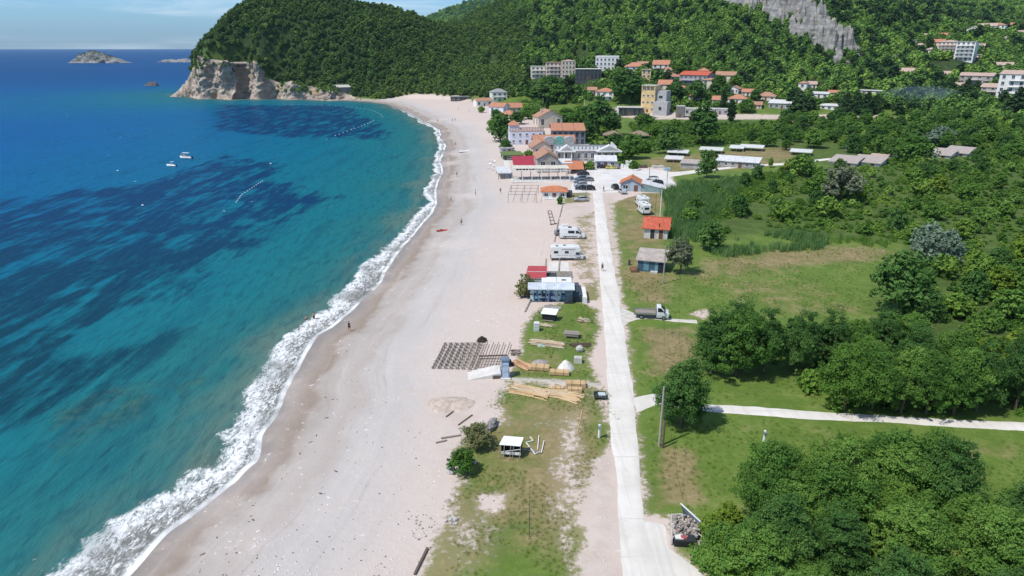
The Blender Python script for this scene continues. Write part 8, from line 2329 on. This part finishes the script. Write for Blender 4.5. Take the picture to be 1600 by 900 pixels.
# sun beds and parasol poles on the sand by the terrace
BED = None
for i, (px, py) in enumerate([(765, 252), (771, 254), (766, 258), (772, 261), (764, 263), (771, 266)]):
    P = at(px, py); lb = 'white sun bed on the sand left of the open white roofed deck'
    if BED is None:
        BED = thing('sun_bed', lb, 'sun bed', P, R(20), 'sun beds on the sand')
        b = MB(); b.box((0, 0, .32), (1.3, .62, .06)); b.build('bed', [PLASTW], BED)
        b = MB(); b.add([(.65, -.31, .33), (.65, .31, .33), (1.2, .31, .75), (1.2, -.31, .75), (.65, -.31, .27), (.65, .31, .27), (1.2, .31, .69), (1.2, -.31, .69)], [(0, 1, 2, 3), (7, 6, 5, 4), (0, 4, 5, 1), (2, 6, 7, 3), (1, 5, 6, 2), (3, 7, 4, 0)]); b.build('backrest', [PLASTW], BED)
        for x in (-.5, .5):
            for y in (-.26, .26): pillars(BED, [x], y, 0, .29, .05, PLASTW, 'leg')
    else: dup(BED, P, R(20 + 37 * i), lb, 'sun beds on the sand')
# beached boat, red kayak
def hull(t_, L, Bm, h, m, name='hull', inner=None, n=12):
    V = []; F_ = []
    for i in range(n + 1):
        x = -L/2 + L * i / n; k = max(.04, (1 - max(0, (i / n - .35) / .65) ** 2.2) ** .8) if i / n > .35 else (.82 + .18 * (i / n) / .35)
        bw = Bm / 2 * k; sheer = h * (1 + .28 * (i / n) ** 2)
        V += [(x, -bw, sheer), (x, -bw * .92, h * .45), (x, -bw * .35, .02 + .3 * h * max(0, i / n - .75)), (x, bw * .35, .02 + .3 * h * max(0, i / n - .75)), (x, bw * .92, h * .45), (x, bw, sheer), (x, bw * .82, sheer - .02), (x, bw * .7, h * .55), (x, -bw * .7, h * .55), (x, -bw * .82, sheer - .02)]
    k = 10
    for i in range(n):
        for j in range(k): F_.append((i*k + j, i*k + (j+1) % k, (i+1)*k + (j+1) % k, (i+1)*k + j))
    F_.append(tuple(range(k))); F_.append(tuple(n*k + j for j in range(k - 1, -1, -1)))
    b = MB(); b.add(V, F_); return b.build(name, [m], t_, True)
GELW = mat('white_gelcoat', (.78, .78, .77), .2, .04, 1, .5)
P = at(725, 238); t_ = thing('rowing_boat', 'white rowing boat drawn up in the middle of the beach', 'boat', P, R(4)); hull(t_, 4.6, 1.6, .6, GELW)
for x in (-.9, .4): b = MB(); b.box((x, 0, .42), (.28, 1.25, .05)); b.build('thwart', [WOODP], t_)
P = at(691, 361); t_ = thing('kayak', 'red kayak lying on the dark strand', 'kayak', P, R(12)); hull(t_, 2.9, .75, .3, mat('kayak_red', (.55, .06, .04), .35))
b = MB(); b.box((-.2, 0, .34), (.5, .5, .16)); b.build('seat', [TRIM], t_)
# boats at anchor
P0 = flat(291, 248, 0); s = mpp((P0[0], P0[1], 0))
t_ = thing('motor_boat', 'larger white motor boat with a flat cabin roof at anchor', 'boat', (P0[0], P0[1], -.15), R(168)); L = 21 * s
hull(t_, L, L*.36, 1.1, GELW)
b = MB(); b.box((L*.14, 0, 1.35), (L*.26, L*.24, .7), 0, 0, None, .8); b.build('cabin', [GELW], t_)
b = MB(); b.box((L*.275, 0, 1.62), (.06, L*.18, .42)); b.box((L*.14, -L*.118, 1.42), (L*.2, .05, .36)); b.box((L*.14, L*.118, 1.42), (L*.2, .05, .36)); b.build('cabin_window', [CARGLASS], t_)
b = MB(); b.box((-L*.02, 0, 2.6), (L*.52, L*.27, .09)); b.build('hard_top', [GELW], t_)
for x in (-.22, .2):
    for y in (-.11, .11): pillars(t_, [L*x], L*y, .8, 2.56, .06, STEEL, 'post')
b = MB(); b.box((-L*.52, 0, .75), (.5, .5, .9)); b.build('outboard', [TRIM], t_)
b = MB(); b.path([(L*.2, -L*.15, 1.3), (L*.2, -L*.15, 1.75), (L*.47, 0, 1.95), (L*.2, L*.15, 1.75), (L*.2, L*.15, 1.3)], .03, 6); b.build('bow_rail', [STEEL], t_)
P0 = flat(268, 260, 0); s = mpp((P0[0], P0[1], 0))
t_ = thing('motor_boat', 'small open white boat with an awning frame at anchor, nearer the camera', 'boat', (P0[0], P0[1], -.15), R(172)); L = 16 * s
hull(t_, L, L*.34, .8, GELW)
b = MB(); b.box((0, 0, .85), (L*.12, L*.14, .6)); b.build('console', [GELW], t_)
b = MB(); b.box((-L*.12, 0, 1.95), (L*.34, L*.24, .06)); b.build('awning', [GELW], t_)
for x in (-.26, .02):
    for y in (-.1, .1): pillars(t_, [L*x], L*y, .6, 1.93, .05, STEEL, 'post')
b = MB(); b.box((-L*.52, 0, .6), (.4, .35, .7)); b.build('outboard', [TRIM], t_)
# strings of white floats
FLOAT = MB().ball((0, 0, .08), (.42, .32, .28), 0, 8, 6).mesh('float', [PLASTW], True)
def floats(pts, n, label, sc=1.0):
    W_ = [Vector((*flat(a, b_, 0.0), 0.0)) for a, b_ in pts]; d = [0]
    for a, c in zip(W_, W_[1:]): d.append(d[-1] + (c - a).length)
    t_ = thing('buoy_line', label, 'buoy line', W_[0]); prev = None; rp = []
    for i in range(n):
        s_ = d[-1] * i / (n - 1); k = max(j for j in range(len(d)) if d[j] <= s_ + 1e-6); k = min(k, len(W_) - 2)
        p = W_[k].lerp(W_[k+1], (s_ - d[k]) / (d[k+1] - d[k])) - W_[0]; rp.append(p)
        o = link('float', FLOAT, t_, p); o.scale = (sc,) * 3
    MB().path([p + Vector((0, 0, -.01)) for p in rp], .012, 4).build('rope', [PLASTW], t_)
floats([(369, 316), (378, 304), (392, 295), (410, 283)], 15, 'short string of white floats over the dark sea grass', .5)
floats([(524, 212), (540, 206), (560, 199), (575, 193), (584, 188)], 13, 'curved string of white floats in the bay, the part closer to the beach', .7)
floats([(445, 163), (480, 164), (520, 165), (555, 168), (580, 172), (594, 178), (598, 183)], 24, 'long string of white floats below the cliff curving to the sand', .55)
for px, py, lb in ((184, 267, 'single white buoy left of the small open boat'), (223, 321, 'single white buoy in dark water left of the float string'), (423, 256, 'single white buoy at the edge of the dark sea grass')):
    p = flat(px, py, 0); o = link('buoy', FLOAT, None, Vector((p[0], p[1], 0))); o.scale = (.9,) * 3; tag(o, lb, 'buoy')
# yard goods at the parking lot
yq = random.Random(14)
for i, (px, py, d_, m, lb) in enumerate([(976, 262, (3, 2, 1.3), PLASTW, 'white wrapped goods stacked right of the yellow car'), (983, 258, (2.6, 2.2, 1.6), PLASTW, 'tall white crate stack at the wall end of the parking lot'), (1004, 262, (3.2, 2, 1.1), WOODD, 'rusty brown skip on the lot edge'), (1028, 262, (4, 2, .8), CONC, 'grey pallets of stone at the start of the back lane'), (1042, 266, (2.4, 1.6, .9), mat('sky_blue_tarp', (.30, .46, .58), .6), 'pale blue covered stack near the back lane')]):
    P = at(px, py); t_ = thing('goods_stack', lb, 'goods stack', P, R(yq.uniform(-10, 10)))
    for j in range(3):
        b = MB(); b.box((-d_[0]/2 + d_[0]*(j + .5)/3, 0, d_[2]*(.5 - .12*(j % 2))), (d_[0]/3 - .06, d_[1], d_[2]*(1 - .24*(j % 2))), 0, 0, None, .94); b.build('pack', [m], t_)
P = at(990, 266); o = MB().tube((0, 0, -.2), (0, 0, .45), 2.2, 2.1, 20).build('planter_ring', [CONCL]); o.location = P; tag(o, 'round concrete planter ring under the pruned bush', 'planter')
# street sign barrier line at the end of the road
A, B = at(943, 300), at(966, 300); o = MB().bar(Vector((0, 0, .55)), B - A + Vector((0, 0, .55)), .06).bar(Vector((0, 0, 0)), Vector((0, 0, .6)), .08).bar(B - A, B - A + Vector((0, 0, .6)), .08).build('barrier', [DGREY]); o.location = A; tag(o, 'thin low barrier across the verge by the person in red', 'barrier')
